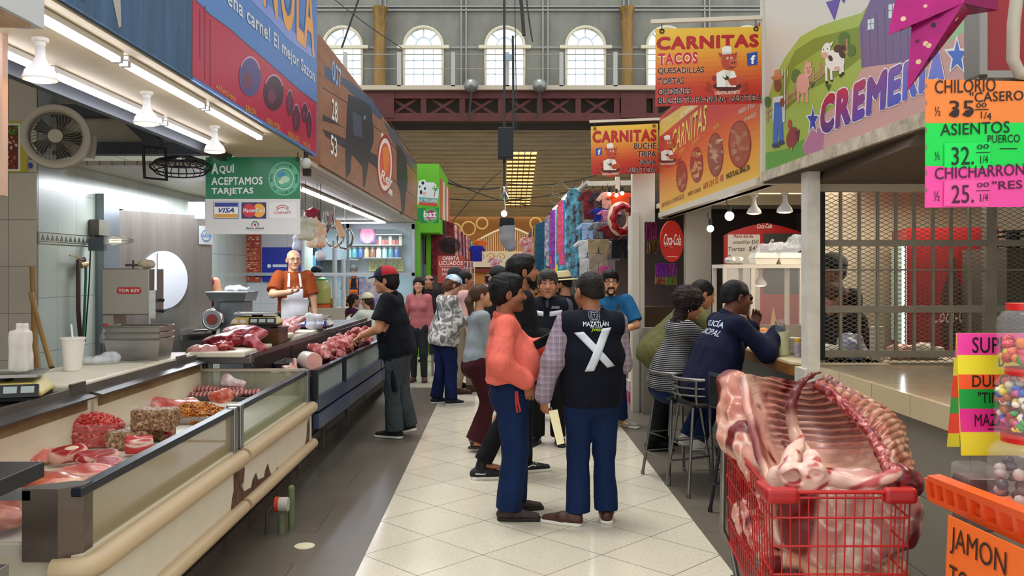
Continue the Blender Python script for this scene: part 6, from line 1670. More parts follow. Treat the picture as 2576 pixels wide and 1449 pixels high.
# 6 woman in floral blouse and cap
m,nt,bs = node_mat('floral blouse',.85)
tc = nt.nodes.new('ShaderNodeTexCoord'); vo = nt.nodes.new('ShaderNodeTexNoise'); vo.inputs['Scale'].default_value = 11; vo.inputs['Detail'].default_value = 3; vo.inputs['Distortion'].default_value = 1.2; nt.links.new(tc.outputs['Object'],vo.inputs['Vector'])
cr = nt.nodes.new('ShaderNodeValToRGB'); cr.color_ramp.interpolation = 'CONSTANT'; e = cr.color_ramp.elements; e[0].color = (*lin('#63615e'),1); e[1].position = .54; e[1].color = (*lin('#c9c5bf'),1); k = e.new(.44); k.color = (*lin('#8a8782'),1)
nt.links.new(vo.outputs['Fac'],cr.inputs['Fac']); nt.links.new(cr.outputs['Color'],bs.inputs['Base Color'])
p = Person('person in a grey floral blouse with a white and blue cap, navy trousers',at(1116,11),11,-58,1.66,vox=.009,skin='#c99a80',fem=True,b=1.18,lean=8,head=(-14,-18,0),feet={'R': (.1,.05,-10),'L': (-.1,-.05,0)},
   hands={'R': (.06,.33,1.03),'L': (-.06,.33,1.03)},elbow={'R': (.7,-.8,-.4),'L': (-.7,-.8,-.4)})
p.pants(fabric('#101c44'),hem=.085,wide=.008); p.top(m,name='blouse',hem=-.14,blouse=.035,loose=.03,end=.7,amp=.007,neck=.06); p.hair('curly','#5a3826',.008,capped=True); p.shoes(mat('#181c2a',.7),SOLEW,.26,1.,0)
p.cap('#c9d6dc',m=mat('#d8dfe2',.8,noise=(13.,1.,'#3f8fb8')),back=False)
MB().tube([p.tp(-.13,-.02,.5),p.tp(-.05,-.13,.38),p.tp(.08,-.15,.2),p.tp(.17,-.06,.02)],.009,6,flat=.4).build('bag_strap',mat('#1c1a22',.6),p.r)
# 7, 8 people behind her
p = Person('person in a pale pink shirt and khaki trousers behind the floral blouse',at(1163,12.),12.,-75,1.7,vox=.011,skin='#9c6a50',lean=2,head=(0,0,0),far=True,feet={'R': (.1,-.1,0),'L': (-.1,.15,0)})
p.pants(fabric('#8f7f68')); p.top(fabric('#cf9f98')); p.hair('short','#141110'); p.shoes(mat('#4a2818',.5),mat('#2a1a12',.6),.29)
p = Person('person with a black cap and dark jacket half hidden behind the floral blouse',at(1143,12.6),12.6,-60,1.74,vox=.011,skin='#8a5c44',far=True)
p.pants(BLK); p.top(fabric('#33353a')); p.hair('short','#141110',capped=True); p.cap('#1d1b20'); p.shoes(BLK,BLK)
# 9 pink sweater woman
p = Person('person with long dark hair in a dusty pink sweater by the green post',at(1054,13.2),13.2,172,1.6,vox=.009,skin='#c79476',fem=True,b=.95,head=(6,4,0),feet={'R': (.08,0,-10),'L': (-.08,0,10)},hands={'R': (.18,.15,.9)})
p.pants(fabric('#2a2c30'),hem=.05); p.top(fabric('#b8696a',.85,.15),hem=-.08,neck=.06,vneck=.05); p.hair('long','#15100f',.003); p.brows('#15100f',.003); p.shoes(mat('#5a3026',.6),mat('#3a2018',.6),.24)
# 10 man with red cap reaching into the case
TEE = fabric('#0c1017')
p = Person('person with a black and red cap and black shirt reaching into the steel case',at(1003,8.85),8.85,84,1.75,vox=.006,skin='#c08a66',b=1.1,belly=.03,lean=10,head=(4,-6,0),feet={'L': (-.09,.02,-14,.0,0),'R': (.09,-.1,-10,.01,-14)},stub=.15,
   hands={'L': (-.12,.36,1.04),'R': (.1,.36,1.04)},elbow={'L': (-.8,-.7,-.5),'R': (.6,-.8,-.6)},fdir=((.1,.8,-.55),None),palm=((.1,-.6,-1),(0,0,-1)),curl=(.45,.4))
p.pants(DARKJ,hem=.085,wide=.01,amp=.009); p.top(TEE,sleeve='short',hem=-.1,loose=.02,amp=.006,blouse=.01,collar=TEE,end=.68); p.hair('curly','#130f0d',.004,capped=True); p.brows('#17110e'); p.cap('#a3161c',front='#17182a',brimcol='#17182a')
p.apron(fabric('#10161f'),.05,-.42,.2,straps=False)
p.shoes(mat('#15161a',.7),SOLEW,.3,1.05)
wd,wn,wt_ = p.hd[-1]; w_ = p.wr[-1]
MB().tube([w_ - wd * .02 + wt_ * (.034 * math.cos(a)) + wn * (.027 * math.sin(a)) for a in np.linspace(0,6.28,17)[:-1]],.008,6,closed=True).build('watch',mat('#16181c',.4),p.r)
# 11 butcher
p = Person('bald butcher with glasses in a rust shirt and white apron',-2.66,11.1,203,1.775,z0=.2,vox=.006,skin='#c89878',b=1.08,head=(4,0,0),hands={'R': (.08,.33,1.23),'L': (-.27,.12,.86)},elbow={'R': (1,-.4,-.5),'L': (-.6,-1,0)},curl=(.2,.55),palm=(None,(-.3,.3,.9)))
RUST = fabric('#8a3f18')
p.pants(BLK); p.top(RUST,sleeve='short',hem=-.1,loose=.014,end=.75); p.apron(mat('#dcdce0',.7,noise=(5.,.3,'#c9b9b9')),.31,-.5,.16); p.glasses('#1a1514',round_=False); p.brows('#4a3a30',.003); p.shoes(BLK,BLK)
# 12 person behind the door
p = Person('person half hidden behind the cold room door with a bare arm holding meat',-3.43,9.85,180,1.7,z0=.2,vox=.008,skin='#b57f5e',b=1.15,far=True,hands={'L': (-.12,.2,.93)},elbow={'L': (-1,-.2,0)},curl=(.5,.4))
p.top(fabric('#7a2a2a'),sleeve='none'); p.pants(BLK); p.hair('short','#17110e'); p.shoes(BLK,BLK)
# 13 man in blue polo
BLU = fabric('#1a5a86')
p = Person('bearded person with round glasses in a blue polo shirt with a camera strap',at(1534,9.5),9.5,176,1.7,vox=.006,skin='#c8946f',b=1.12,belly=.02,head=(4,0,0),hs=1.06,feet={'L': (-.12,.02,35),'R': (.1,.02,-8)},hands={'L': (-.1,.24,1.04),'R': (.06,.24,1.02)},elbow={'L': (-1,-.5,-.3),'R': (1,-.5,-.3)},palm=((1,0,.2),(-1,0,.2)))
p.pants(DENIM,hem=.075); p.top(BLU,sleeve='short',hem=-.12,loose=.016,end=.8,collar=BLU,blouse=.01); p.hair('thick','#14100e',.004); p.beard('#1c1512'); p.brows('#14100e'); p.glasses('#3a2a22'); p.shoes(mat('#8a8578',.6),SOLEW,.31)
for e in (-1,1): MB().tube([p.tp(e * .07,-.07,.50),p.tp(e * .085,.03,.505),p.tp(e * .085,.1,.42),p.tp(e * .07,.145,.3),p.tp(e * .04,.16,.2)],.014,6,flat=.25).build('camera_strap',mat('#201a1c',.6),p.r)
p.text_on(p.topo,'K',(-.09,0,.345),.028,.034,'#cfe0ea',(0,-1,0),u=(-1,0,0),bold=.06)
# 14 straw hat man
p = Person('person in a straw hat and black shirt behind the X vest',at(1422,10.3),10.3,62,1.67,vox=.008,skin='#b98462',head=(6,-4,0))
p.pants(DARKJ); p.top(BLK,sleeve='short',end=.75); p.beard('#241a16'); p.hair('fade','#1a1411'); p.straw('#d3c193','#2a2320'); p.shoes(BLK,SOLEW)
p.text_on(p.topo,'86',(.12,0,.34),.07,.06,'#d94a42',(0,-1,0),u=(-1,0,0),bold=.05,shear=.3)
# 15 dark cap man
p = Person('person with a black cap looking left, behind the ponytail',at(1256,11),11,66,1.75,vox=.008,skin='#b57f66',stub=.3,b=1.05)
p.pants(BLK); p.top(fabric('#1c1618')); p.hair('short','#1a1411',capped=True); p.cap('#141317'); p.shoes(BLK,BLK)
# 16 others glimpsed in the crowd
for px,Y,yaw,H,sk,c,hc,lab,capc in ((1336,9.9,150,1.6,'#b98a6c','#15161c','#17120f','person with a black cap glimpsed between the tall person and the older one','#15141a'),(1080,16.2,170,1.62,'#a87458','#2a1d20','#120e0d','distant person with dark hair between the pink sweater and the floral blouse',None),
         (1232,15.,20,1.68,'#9a6a50','#1c1c22','#120f0e','distant person in black left of the black capped person',None)):
 p = Person(lab,at(px,Y),Y,yaw,H,vox=.011,skin=sk,far=True)
 p.pants(BLK); p.top(fabric(c)); p.hair('short',hc,capped=True); p.shoes(BLK,BLK)
 if capc: p.cap(capc); p.glasses('#2a2a2e')
# 17 diners at the food counter
OLIVE = fabric('#5b5a33')
p = Person('person in an olive jacket bent over the food counter',1.52,8.3,-82,1.76,vox=.007,skin='#b37a5a',b=1.1,lean=40,head=(0,-18,0),hands={'R': (.2,.66,1.12),'L': (-.15,.66,1.12)},elbow={'R': (1,-.6,-.4),'L': (-1,-.6,-.4)},feet={'R': (.12,-.1,0),'L': (-.12,.05,0)})
p.pants(BLK); p.top(OLIVE,name='jacket',hem=-.18,blouse=.05,loose=.025,collar=OLIVE,amp=.008); p.hair('short','#141010'); p.brows('#141010'); p.shoes(BLK,BLK)
STRIPE = band_mat('striped top','#1a1d26','#a9a49a',68,.3)
p = Person('person with long dark hair in a striped top sitting on the farther stool',1.38,7.12,-80,1.62,vox=.006,skin='#a87052',fem=True,b=1.22,lean=14,hip=.80,head=(-6,-10,0),feet={'R': (.1,.22,0,.24),'L': (-.1,.2,0,.24)},hands={'R': (.1,.55,1.12),'L': (-.1,.55,1.12)},elbow={'R': (.5,-.6,-1),'L': (-.5,-.6,-1)},palm=((1,0,0),(-1,0,0)))
p.pants(DENIM,hem=.07); p.top(STRIPE,hem=-.1,sleeve='short',end=.9,blouse=.02,loose=.01); p.hair('big','#1c100d',.009); p.brows('#15100f',.003); p.shoes(mat('#cfc8bd',.7),SOLEW,.26)
MB().tube([p.hp(.083,-.005,-.045) + V((0,.016 * math.cos(a),.016 * math.sin(a))) for a in np.linspace(0,6.28,15)[:-1]],.0025,5,closed=True).build('hoop_earring',mat('#d8cfc0',.25,1.),p.r)
POL = fabric('#10142e')
p = Person('police officer in dark blue with sunglasses eating at the food counter',1.61,6.72,-80,1.76,vox=.006,skin='#6f4530',b=1.28,lean=20,hip=.84,head=(0,-4,0),feet={'R': (.12,.2,0,.22),'L': (-.12,.2,0,.22)},hands={'R': (.14,.50,1.235),'L': (-.13,.44,1.25)},elbow={'R': (.7,-.2,-1),'L': (-.7,-.2,-1)},fdir=((-.1,.35,1),(-.4,1,.25)),palm=((.7,-.4,.3),(-1,0,.1)),curl=(.35,.95),hs=1.03)
p.pants(POL,hem=.08); p.top(POL,hem=-.16,loose=.016,collar=POL,amp=.007,blouse=.02); p.hair('fade','#0f0c0b'); p.glasses('#0e0e10',True,round_=False); p.shoes(BLK,mat('#121212',.6),.3)
p.text_on(p.topo,'POLICÍA',(.01,0,.425),.26,.06,'#b9c6dc',(0,1,0),bold=.03); p.text_on(p.topo,'MUNICIPAL',(.01,0,.35),.27,.05,'#a9aebc',(0,1,0),bold=.025)
# 18 people inside the caged stall
p = Person('person with a black cap and dark shirt standing inside the caged stall',2.74,6.95,110,1.74,z0=.1,vox=.01,skin='#8a5a40',far=True,lean=8)
p.pants(BLK); p.top(fabric('#15161b')); p.hair('short','#100d0c',capped=True); p.cap('#131318'); p.shoes(BLK,BLK)
p = Person('person with auburn hair bending down inside the caged stall',2.92,6.75,100,1.62,z0=.1,vox=.01,skin='#a8745a',far=True,fem=True,lean=35,head=(0,-20,0))
p.pants(BLK); p.top(fabric('#1b1518')); p.hair('bun','#4a2818'); p.shoes(BLK,BLK)
# 19 juice bar
ORNG = mat('#cf6318',.8)
p = Person('worker in a dark shirt with an orange apron looking down at the juice bar',at(893,17.6),17.6,180,1.74,z0=.1,vox=.01,skin='#b98262',far=True,lean=8,head=(0,-25,0),hands={'R': (.15,.25,1.0),'L': (-.15,.25,1.0)})
p.pants(BLK); p.top(fabric('#232a3c'),sleeve='short'); p.apron(ORNG,.3,-.4,.14); p.hair('fade','#15110f'); p.shoes(BLK,BLK)
p = Person('worker in profile with a black cap and orange straps left of the juice barrel',at(795,16.9),16.9,-75,1.68,z0=.1,vox=.01,skin='#a87458',far=True)
p.pants(BLK); p.top(fabric('#1d2230'),sleeve='short'); p.apron(ORNG,.3,-.4,.14); p.hair('short','#15110f',capped=True); p.cap('#1b1d28'); p.shoes(BLK,BLK)
p = Person('seated customer in a plum top with a dark ponytail at the juice bar',at(880,14.9),14.9,-60,1.6,vox=.009,skin='#a07056',far=True,fem=True,b=1.15,hip=.56,lean=6,feet={'R': (.1,.35,0),'L': (-.1,.35,0)},hands={'R': (.1,.38,.8),'L': (-.1,.38,.8)})
p.pants(BLK); p.top(fabric('#4a1a38')); p.hair('bun','#17110f'); p.glasses('#2a2a2a'); p.shoes(BLK,BLK)
p = Person('seated customer in a white top and cream cap behind the red capped person',at(932,13.3),13.3,40,1.62,vox=.009,skin='#b98a6a',far=True,fem=True,b=1.1,hip=.6,lean=6,head=(10,-6,0),feet={'R': (.1,.35,0),'L': (-.1,.35,0)},hands={'R': (.1,.4,.82),'L': (-.15,.4,.95)})
p.pants(BLK); p.top(fabric('#cfd3c6')); p.hair('bun','#3a261a',capped=True); p.cap('#d9cdb0'); p.shoes(BLK,BLK)
# ================================================================ RIGHT SIDE
# ---- red shopping cart
NL,NR,FL,FR = V((.915,2.93,0)),V((1.385,2.93,0)),V((1.03,3.98,0)),V((1.52,3.95,0))
ZR,ZF = .95,.46
CRED = mat('#b3231f',.35)
ct_ = thing('shopping_cart','red wire shopping cart loaded with carcass meat','shopping cart',NL + V((.2,.5,0)))
co = V(ct_.location)
def lerp(a,b,t): return a + (b - a) * t
def wall(A,B,n,name,pull=.03):
 b = MB(); mid = (NL + FR) / 2
 lo = lambda p: lerp(p,mid,pull * 2) + V((0,0,ZF)); hi = lambda p: p + V((0,0,ZR))
 for i in range(n + 1):
  p = lerp(A,B,i / n); b.tube([lo(p),hi(p)],.0028,5)
 for k,r in ((0,.006),(.21,.004),(.42,.004),(.62,.004),(.82,.004),(.96,.004),(1,.007)): b.tube([lerp(lo(A),hi(A),k),lerp(lo(B),hi(B),k)],r,6)
 loc(b,co).build(name,CRED,ct_,smooth=.8)
wall(NL,NR,15,'front_basket'); wall(NL,FL,21,'side_basket'); wall(NR,FR,21,'side_basket'); wall(FL,FR,15,'back_basket')
b = MB()
for i in range(16): b.tube([lerp(NL,NR,i / 15) * .97 + V((.04,.1,ZF)),lerp(FL,FR,i / 15) * .97 + V((.04,.1,ZF))],.003,5)
loc(b,co).build('basket_floor',CRED,ct_)
for P_ in (NL,NR):
 s = SDF(.008).box(P_ + V((.035 if P_ is NL else -.035,.005,ZR - .012)),(.055,.022,.026),rr=.012).box(P_ + V((0,.06,ZR - .012)),(.02,.07,.024),rr=.012)
 o = s.build('corner_guard',mat('#a81f1c',.35),ct_,.006); o.location = -co
GM = mat('#8b8983',.35,.8,noise=(6.,.6,'#5a5248'))
b = MB()
fr_ = [FL + V((0,.02,ZR)),FL + V((-.005,.03,.5)),FL + V((.03,.0,.42)),FL + V((.06,-.1,.14)),NL + V((.08,.2,.12))]
loc(MB().tube(fr_,.014,8).tube([FL + V((.12,-.05,.44)),FL + V((.2,-.2,.13))],.013,8).tube([FL + V((.02,-.02,.3)),FL + V((.3,-.05,.3))],.009,6).tube([FR + V((-.06,-.1,.44)),NR + V((-.05,.2,.12)),NL + V((.08,.2,.12))],.014,8),co).build('undercarriage',GM,ct_,smooth=.8)
for P_ in (NL + V((.08,.16,0)),NR + V((-.06,.16,0)),FL + V((.08,-.08,0)),FR + V((-.08,-.08,0))): loc(MB().cyl(P_ + V((-.015,0,.06)),P_ + V((.015,0,.06)),.06,n=20).bar(P_ + V((0,0,.06)),P_ + V((0,.0,.13)),.03),co).build('caster',mat('#1f1f20',.6),ct_)
# ---- carcass in the cart
PAL = [np.array(lin(c)) for c in ('#c48476','#dcb8a4','#701a1d','#84615f','#a8443e')]
def sheet(name,ctrl,fn,colf,parent,nu=110,nv=110,th=.02):
 C = np.array([[list(aY(*p)) for p in row] for row in ctrl]); nr,nc = C.shape[:2]
 def cat(A,t):
  n = len(A); x = t * (n - 1); i = np.clip(x.astype(int),0,n - 2); f = (x - i)[:,None,None]
  g = lambda k: A[np.clip(i + k,0,n - 1)]
  p0,p1,p2,p3 = g(-1),g(0),g(1),g(2)
  return .5 * (2 * p1 + (p2 - p0) * f + (2 * p0 - 5 * p1 + 4 * p2 - p3) * f ** 2 + (3 * p1 - p0 - 3 * p2 + p3) * f ** 3)
 uu,vv = np.linspace(0,1,nu),np.linspace(0,1,nv)
 G = cat(C,vv); G = cat(G.transpose(1,0,2),uu).transpose(1,0,2)
 du,dv = np.gradient(G,axis=1),np.gradient(G,axis=0); N = np.cross(du,dv); N /= np.linalg.norm(N,axis=2,keepdims=True) + 1e-9
 if N[...,1].mean() > 0: N = -N
 U,W_ = np.meshgrid(uu,vv); flat = G.reshape(-1,3)
 h = fn(U,W_,flat.reshape(G.shape)); v = (G + N * h[...,None]).reshape(-1,3)
 idx = np.arange(nu * nv).reshape(nv,nu); f = np.stack([idx[:-1,:-1],idx[:-1,1:],idx[1:,1:],idx[1:,:-1]],-1).reshape(-1,4)[:,::-1]
 o = link(name,mk_mesh(v - np.array(parent.location),f,colf(U.ravel(),W_.ravel(),v),3.2,True),mat('attr',.34,bump=(60,.15)),parent)
 k = o.modifiers.new('thick','SOLIDIFY'); k.thickness = th; k.offset = -1 if True else 1
 return o
def blend(c,t,d): t = np.clip(t,0,1)[:,None]; return c * (1 - t) + d * t
cc = thing('carcass','open pale pink rib carcass filling the top of the red cart','carcass',aY(2080,1150,3.4))
R1 = [[(1876,940,3.7),(1930,950,3.85),(1985,968,3.95),(2030,978,3.9),(2060,965,3.72),(2078,955,3.62)],
  [(1884,1000,3.55),(1930,1010,3.8),(1985,1026,3.95),(2055,1030,3.92),(2112,1015,3.68),(2138,1000,3.52)],
  [(1900,1070,3.38),(1942,1078,3.62),(2000,1090,3.82),(2085,1092,3.8),(2165,1080,3.52),(2198,1062,3.38)],
  [(1915,1135,3.22),(1958,1142,3.42),(2015,1150,3.58),(2105,1155,3.55),(2192,1148,3.32),(2230,1130,3.18)],
  [(1938,1215,3.06),(1980,1218,3.1),(2035,1222,3.12),(2125,1222,3.12),(2210,1205,3.1),(2252,1190,3.04)]]
def rib1(u,v,G):
 ph = v * 15 - .9 * (u - .55) ** 2 * 4 + .15 * np.sin(u * 5); a = np.clip((.78 - v) / .25,0,1) * np.clip(v / .04,0,1) * np.clip((1.02 - u) / .12,0,1) * np.clip((u - .14) / .2,0,1)
 return .008 * a * np.sign(np.cos(2 * PI * ph)) * np.abs(np.cos(2 * PI * ph)) ** .7 + .005 * wob(G.reshape(-1,3),38,4).reshape(u.shape)
def col1(u,v,P):
 ph = v * 15 - .9 * (u - .55) ** 2 * 4 + .15 * np.sin(u * 5); r = .5 + .5 * np.cos(2 * PI * ph); n1,n2,n3 = wob(P,22,1),wob(P,55,2),wob(P,14,9)
 c = np.tile(PAL[0],(len(u),1)); c = blend(c,(n1 * .5 + .4) * .8,PAL[1])
 rib = np.clip((.74 - v) / .2,0,1) * np.clip((u - .14) / .12,0,1); n4 = wob(P * np.array((.5,.5,2)),60,12)
 c = blend(c,rib * (1 - r) ** 1.1 * (.75 + .25 * n1),np.array(lin('#6f4a4a'))); c = blend(c,rib * np.exp(-((r - .55) / .14) ** 2) * (.55 + .45 * n4),PAL[2]); c = blend(c,(1 - rib) * (np.abs(n4) < .14) * .45 * (n1 > -.2),PAL[4])
 c = blend(c,np.clip((v - .62) / .2,0,1) * .7,np.array(lin('#dfae90'))); c = blend(c,np.clip(n2 * n1 - .35,0,1) * 1.6,PAL[2]); c = blend(c,np.clip((.1 - u) / .05,0,1) * np.clip(n3 + .3,0,1) * .9,PAL[2])
 return blend(c,np.clip((.16 - v) / .1,0,1) * np.clip((.35 - u) / .2,0,1) * .6,np.array(lin('#8a6a52')))
sheet('rib_cage',R1,rib1,col1,cc,th=.03)
R2 = [[(2052,962,3.6),(2075,952,3.66),(2092,958,3.75),(2100,966,3.85)],[(2120,1010,3.42),(2155,992,3.55),(2195,1005,3.72),(2215,1018,3.85)],[(2185,1072,3.26),(2220,1052,3.36),(2250,1050,3.55),(2268,1062,3.7)],
  [(2218,1138,3.12),(2250,1120,3.2),(2276,1120,3.35),(2290,1130,3.5)],[(2245,1200,3.0),(2275,1195,3.06),(2298,1195,3.15),(2303,1215,3.3)]]
sheet('outer_ribs',R2,lambda u,v,G: .003 * np.cos(2 * PI * (v * 17 + u * 1.6)) * np.clip(1.1 - v,0,1) + (.002 + .006 * v) * wob(G.reshape(-1,3),90,8).reshape(u.shape).reshape(u.shape),
  lambda u,v,P: blend(blend(blend(np.tile(np.array(lin('#a8604f')),(len(u),1)),wob(P,40,3) * .6 + .3,np.array(lin('#d9b395'))),(.5 - .5 * np.cos(2 * PI * (v * 17 + u * 1.6))) ** 2 * .8,np.array(lin('#5a2420'))),(.22 - u) / .2,PAL[2]),cc,60,110,.025)
def limb(name,pts,rad,m,vox=.007,amp=.004,f=40,colfn=None,extra=None,k=.02):
 s = SDF(k); P_ = [aY(*p) - cc.location for p in pts]; s.tube(P_,rad)
 if extra: extra(s)
 return s.build(name,m,cc,vox,amp,f,3,None,colfn)
REDB = meat_mat('#5a1214','#96282a','#d09a8c',18,2,.35)
limb('backbone',[(2060,965,3.56),(2100,995,3.44),(2140,1032,3.35),(2172,1068,3.26),(2200,1110,3.18),(2222,1150,3.1),(2245,1192,3.0)],[.014,.017,.017,.018,.017,.018,.024],REDB,amp=.009,f=70)
tl_ = [(2063,936,3.5),(2040,944,3.45),(2018,962,3.42),(2000,990,3.4),(1990,1025,3.38),(1992,1060,3.36),(2004,1100,3.32),(2020,1135,3.26),(2042,1168,3.18)]
zt_,zb_ = aY(*tl_[4]).z - cc.location.z,aY(*tl_[6]).z - cc.location.z
limb('tail',tl_,[.006,.008,.011,.015,.018,.02,.024,.026,.03],mat('attr',.35),.006,.002,50,lambda v: blend(np.tile(np.array(lin('#d8ac92')),(len(v),1)) * (1 + .15 * wob(v,40,2)[:,None]),(v[:,2] - zb_) / (zt_ - zb_) * 1.2 + .2 * wob(v,30,5),np.array(lin('#5e1a1a'))))
def pelv(s):
 O = lambda px,py,Y: aY(px,py,Y) - cc.location
 for px,py,Y,r in ((1992,1192,3.02,.044),(2046,1186,3.0,.034)):
  c = O(px,py,Y); s.ell(c,(r * 1.25,.035,r * 1.05)); s.ell(c + V((0,-.03,-.004)),(r * .82,.05,r * .6),k=.01,op='s')
 s.seg(O(1985,1170,3.08),O(2015,1105,3.25),.035,.02).seg(O(1958,1195,3.06),O(1940,1235,3.05),.035,.03).seg(O(2046,1150,3.05),O(2048,1186,3.02),.03,.03).seg(O(2075,1200,3.02),O(2180,1225,3.0),.03,.022).seg(O(2180,1225,3.0),O(2255,1190,2.99),.022,.022)
limb('pelvis_bone',[(1960,1205,3.05),(1992,1215,3.03),(2040,1215,3.02),(2070,1205,3.02)],[.03,.035,.035,.03],mat('attr',.38),.006,.006,50,lambda v: blend(np.tile(np.array(lin('#d9b3a2')),(len(v),1)) * (1 + .12 * wob(v,30,1)[:,None]),np.clip((wob(v,110,4) - .25) * 2.2 * (wob(v,30,8) > -.2),0,.95),np.array(lin('#a8383a'))),pelv)
limb('dark_muscle',[(2262,1200,3.02),(2285,1215,3.06)],[.05,.05],DARKM,.008,.008)
def hunk(name,label,prims,cols,f=26,vox=.009,amp=.014,thr=.12,sd=1,spots=.5):
 s = SDF(.04)
 for (p,q_,r0,r1) in prims: s.seg(aY(*p),aY(*q_),r0,r1)
 c0,c1,c2,c3 = (np.array(lin(c)) for c in cols)
 def cf(v):
  c = blend(np.tile(c0,(len(v),1)),wob(v,f,sd) * .6 + .4,c1); c = blend(c,1 - np.abs(wob(v,f * 1.6,sd + 2)) / .22,c2); return blend(c,(wob(v,f * .8,sd + 6) - spots) * 4,c3)
 return tag(s.build(name,mat('attr',.34,bump=(50,.15)),None,vox,amp,34,sd,None,cf),label,'meat')
PK = ('#bd7a70','#dcb6a6','#ead6ca','#6d161a')
hunk('shoulder_cut','tall pink shoulder cut standing at the far left of the cart',[((1842,965,3.9),(1845,1100,3.75),.05,.075),((1862,975,3.9),(1880,1110,3.65),.045,.085),((1880,1110,3.6),(1915,1190,3.4),.085,.06),((1848,965,3.86),(1852,1010,3.83),.06,.05)],('#b56a58','#d9a48c','#e6c8b2','#6d1a1a'),34,sd=4,spots=.35)
hunk('haunch','large pale bulging haunch low in the cart behind the front wires',[((1985,1250,3.2),(2240,1250,3.2),.11,.1),((2010,1310,3.25),(2230,1310,3.25),.13,.12),((2080,1370,3.2),(2160,1370,3.2),.09,.09)],PK,34,.011,sd=7,spots=.3)
hunk('haunch','yellowish haunch at the bottom of the cart',[((2005,1420,3.25),(2240,1440,3.25),.075,.075),((2080,1470,3.2),(2200,1470,3.2),.07,.07)],('#b8785a','#dcb592','#e8d2b8','#4a1412'),22,.011,sd=11)
hunk('meat_scraps','shredded red and white scraps along the left wires of the cart',[((1900,1270,3.5),(1935,1420,3.25),.06,.05),((1870,1290,3.7),(1900,1380,3.55),.05,.04)],('#a83a34','#d99a88','#efe0d2','#6a1618'),50,.009,.014,sd=13,spots=.6)
# ---- bar stools
STG = mat('#7d7b78',.35,.8)
def stool(label,x,y,rz,black=False):
 r = thing('bar_stool',label,'bar stool',(x,y,0),rz,'bar stools at the food counter')
 m = mat('#232326',.45,.3) if black else STG
 for sx in (-1,1):
  for sy in (-1,1): MB().tube([(sx * .13,sy * .13,.66),(sx * .2,sy * .2,.02)],.0125,8).cyl((sx * .2,sy * .2,0),(sx * .201,sy * .201,.03),.016).build('leg',m,r,smooth=.8)
 b = MB()
 for z,w in ((.2,.187),(.36,.168)): b.tube([(w,w,z),(-w,w,z),(-w,-w,z),(w,-w,z)],.009,6,closed=True)
 b.build('foot_rail',m,r,smooth=.8)
 MB().lathe([(0,.66),(.17,.66),(.185,.68),(.18,.7),(.0,.705)],None,24).build('seat',mat('#1c1a19',.5),r,smooth=.7)
 if black:
  MB().box(-.2,.2,-.21,-.19,.74,.97).build('backrest',mat('#151619',.4),r,bev=.008); MB().tube([(-.2,-.2,.66),(-.2,-.2,.975),(.2,-.2,.975),(.2,-.2,.66)],.012,8).build('back_frame',mat('#3d4450',.3,.7),r,smooth=.8)
 else:
  arc = lambda z,rad: [(rad * math.sin(t),-rad * math.cos(t) * 1.0,z) for t in np.linspace(-1.25,1.25,13)]
  for z,rr_ in ((.875,.014),(.81,.007),(.755,.007)): MB().tube(arc(z,.215),rr_,8).build('back_rail',STG,r,smooth=.8)
  for t in (-.95,.95): MB().tube([(.17 * math.sin(t),-.17 * math.cos(t),.68),(.214 * math.sin(t),-.214 * math.cos(t),.76),(.214 * math.sin(t),-.214 * math.cos(t),.875)],.012,8).build('back_post',STG,r,smooth=.8)
 return r
stool('grey steel bar stool under the person in the striped top',1.44,7.1,-1.2)
stool('grey steel bar stool under the police officer',1.55,6.7,-1.35)
stool('black framed bar stool right behind the red cart',1.72,5.96,-1.3,True)
# ---- food counter, panels, posts
fc_ = thing('food_counter','wood edged food counter where people sit and eat','counter',(2.05,6.0,0))
loc(MB().prism([(2.05,6.15,1.0),(2.16,6.0,1.0),(2.7,6.0,1.0),(2.7,10.2,1.0),(2.05,10.2,1.0)],(0,0,.05)),(2.05,6,0)).build('top',mat('#d9cba8',.25,noise=(3.,.3,'#c2ae84')),fc_)
loc(MB().prism([(2.04,6.14,.96),(2.155,5.985,.96),(2.7,5.985,.96),(2.7,10.2,.96),(2.04,10.2,.96)],(0,0,.075)),(2.05,6,0)).build('wood_edge',mat('#8a5a24',.45,noise=(8.,.7,'#5c3814',(1,.3,1))),fc_)
loc(MB().box(2.22,2.3,6.0,10.3,0,.98),(2.05,6,0)).build('front_panel',mat('#767672',.4,.3),fc_)
loc(MB().box(1.68,2.3,10.22,10.34,0,1.02),(2.05,6,0)).build('end_panel',mat('#8f8778',.5,noise=(3.,.3,'#7b7365')),fc_)
struct('pillar_shop',MB().box(1.58,1.66,10.4,10.55,0,2.4).box(2.24,2.55,10.5,10.62,0,2.5),mat('#cfc9ba',.5,noise=(3.,.2,'#b9b2a0')),'cream posts on either side of the souvenir doorway')
struct('wall_fascia',MB().box(1.71,2.0,11.25,11.4,2.33,3.05).box(1.66,1.74,10.5,11.3,0,2.4),mat('#d6d0c3',.5),'cream fascia beyond the long pork sign')
struct('wall_shop',MB().box(1.7,4.5,12.9,13.0,0,2.6).box(4.4,4.5,8.0,13,0,2.6),mat('#6a5c58',.8),'dark back wall of the souvenir stall')
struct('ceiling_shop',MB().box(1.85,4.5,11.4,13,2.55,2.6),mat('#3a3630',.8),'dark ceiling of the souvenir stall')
sgn = thing('round_sign','round red soda disc sign hanging at the end of the food stall','sign',aY(1691,607,9.3),.80)
MB().cyl((0,.012,0),(0,0,0),.222,n=48).build('disc',mat('#b32a22',.35),sgn)
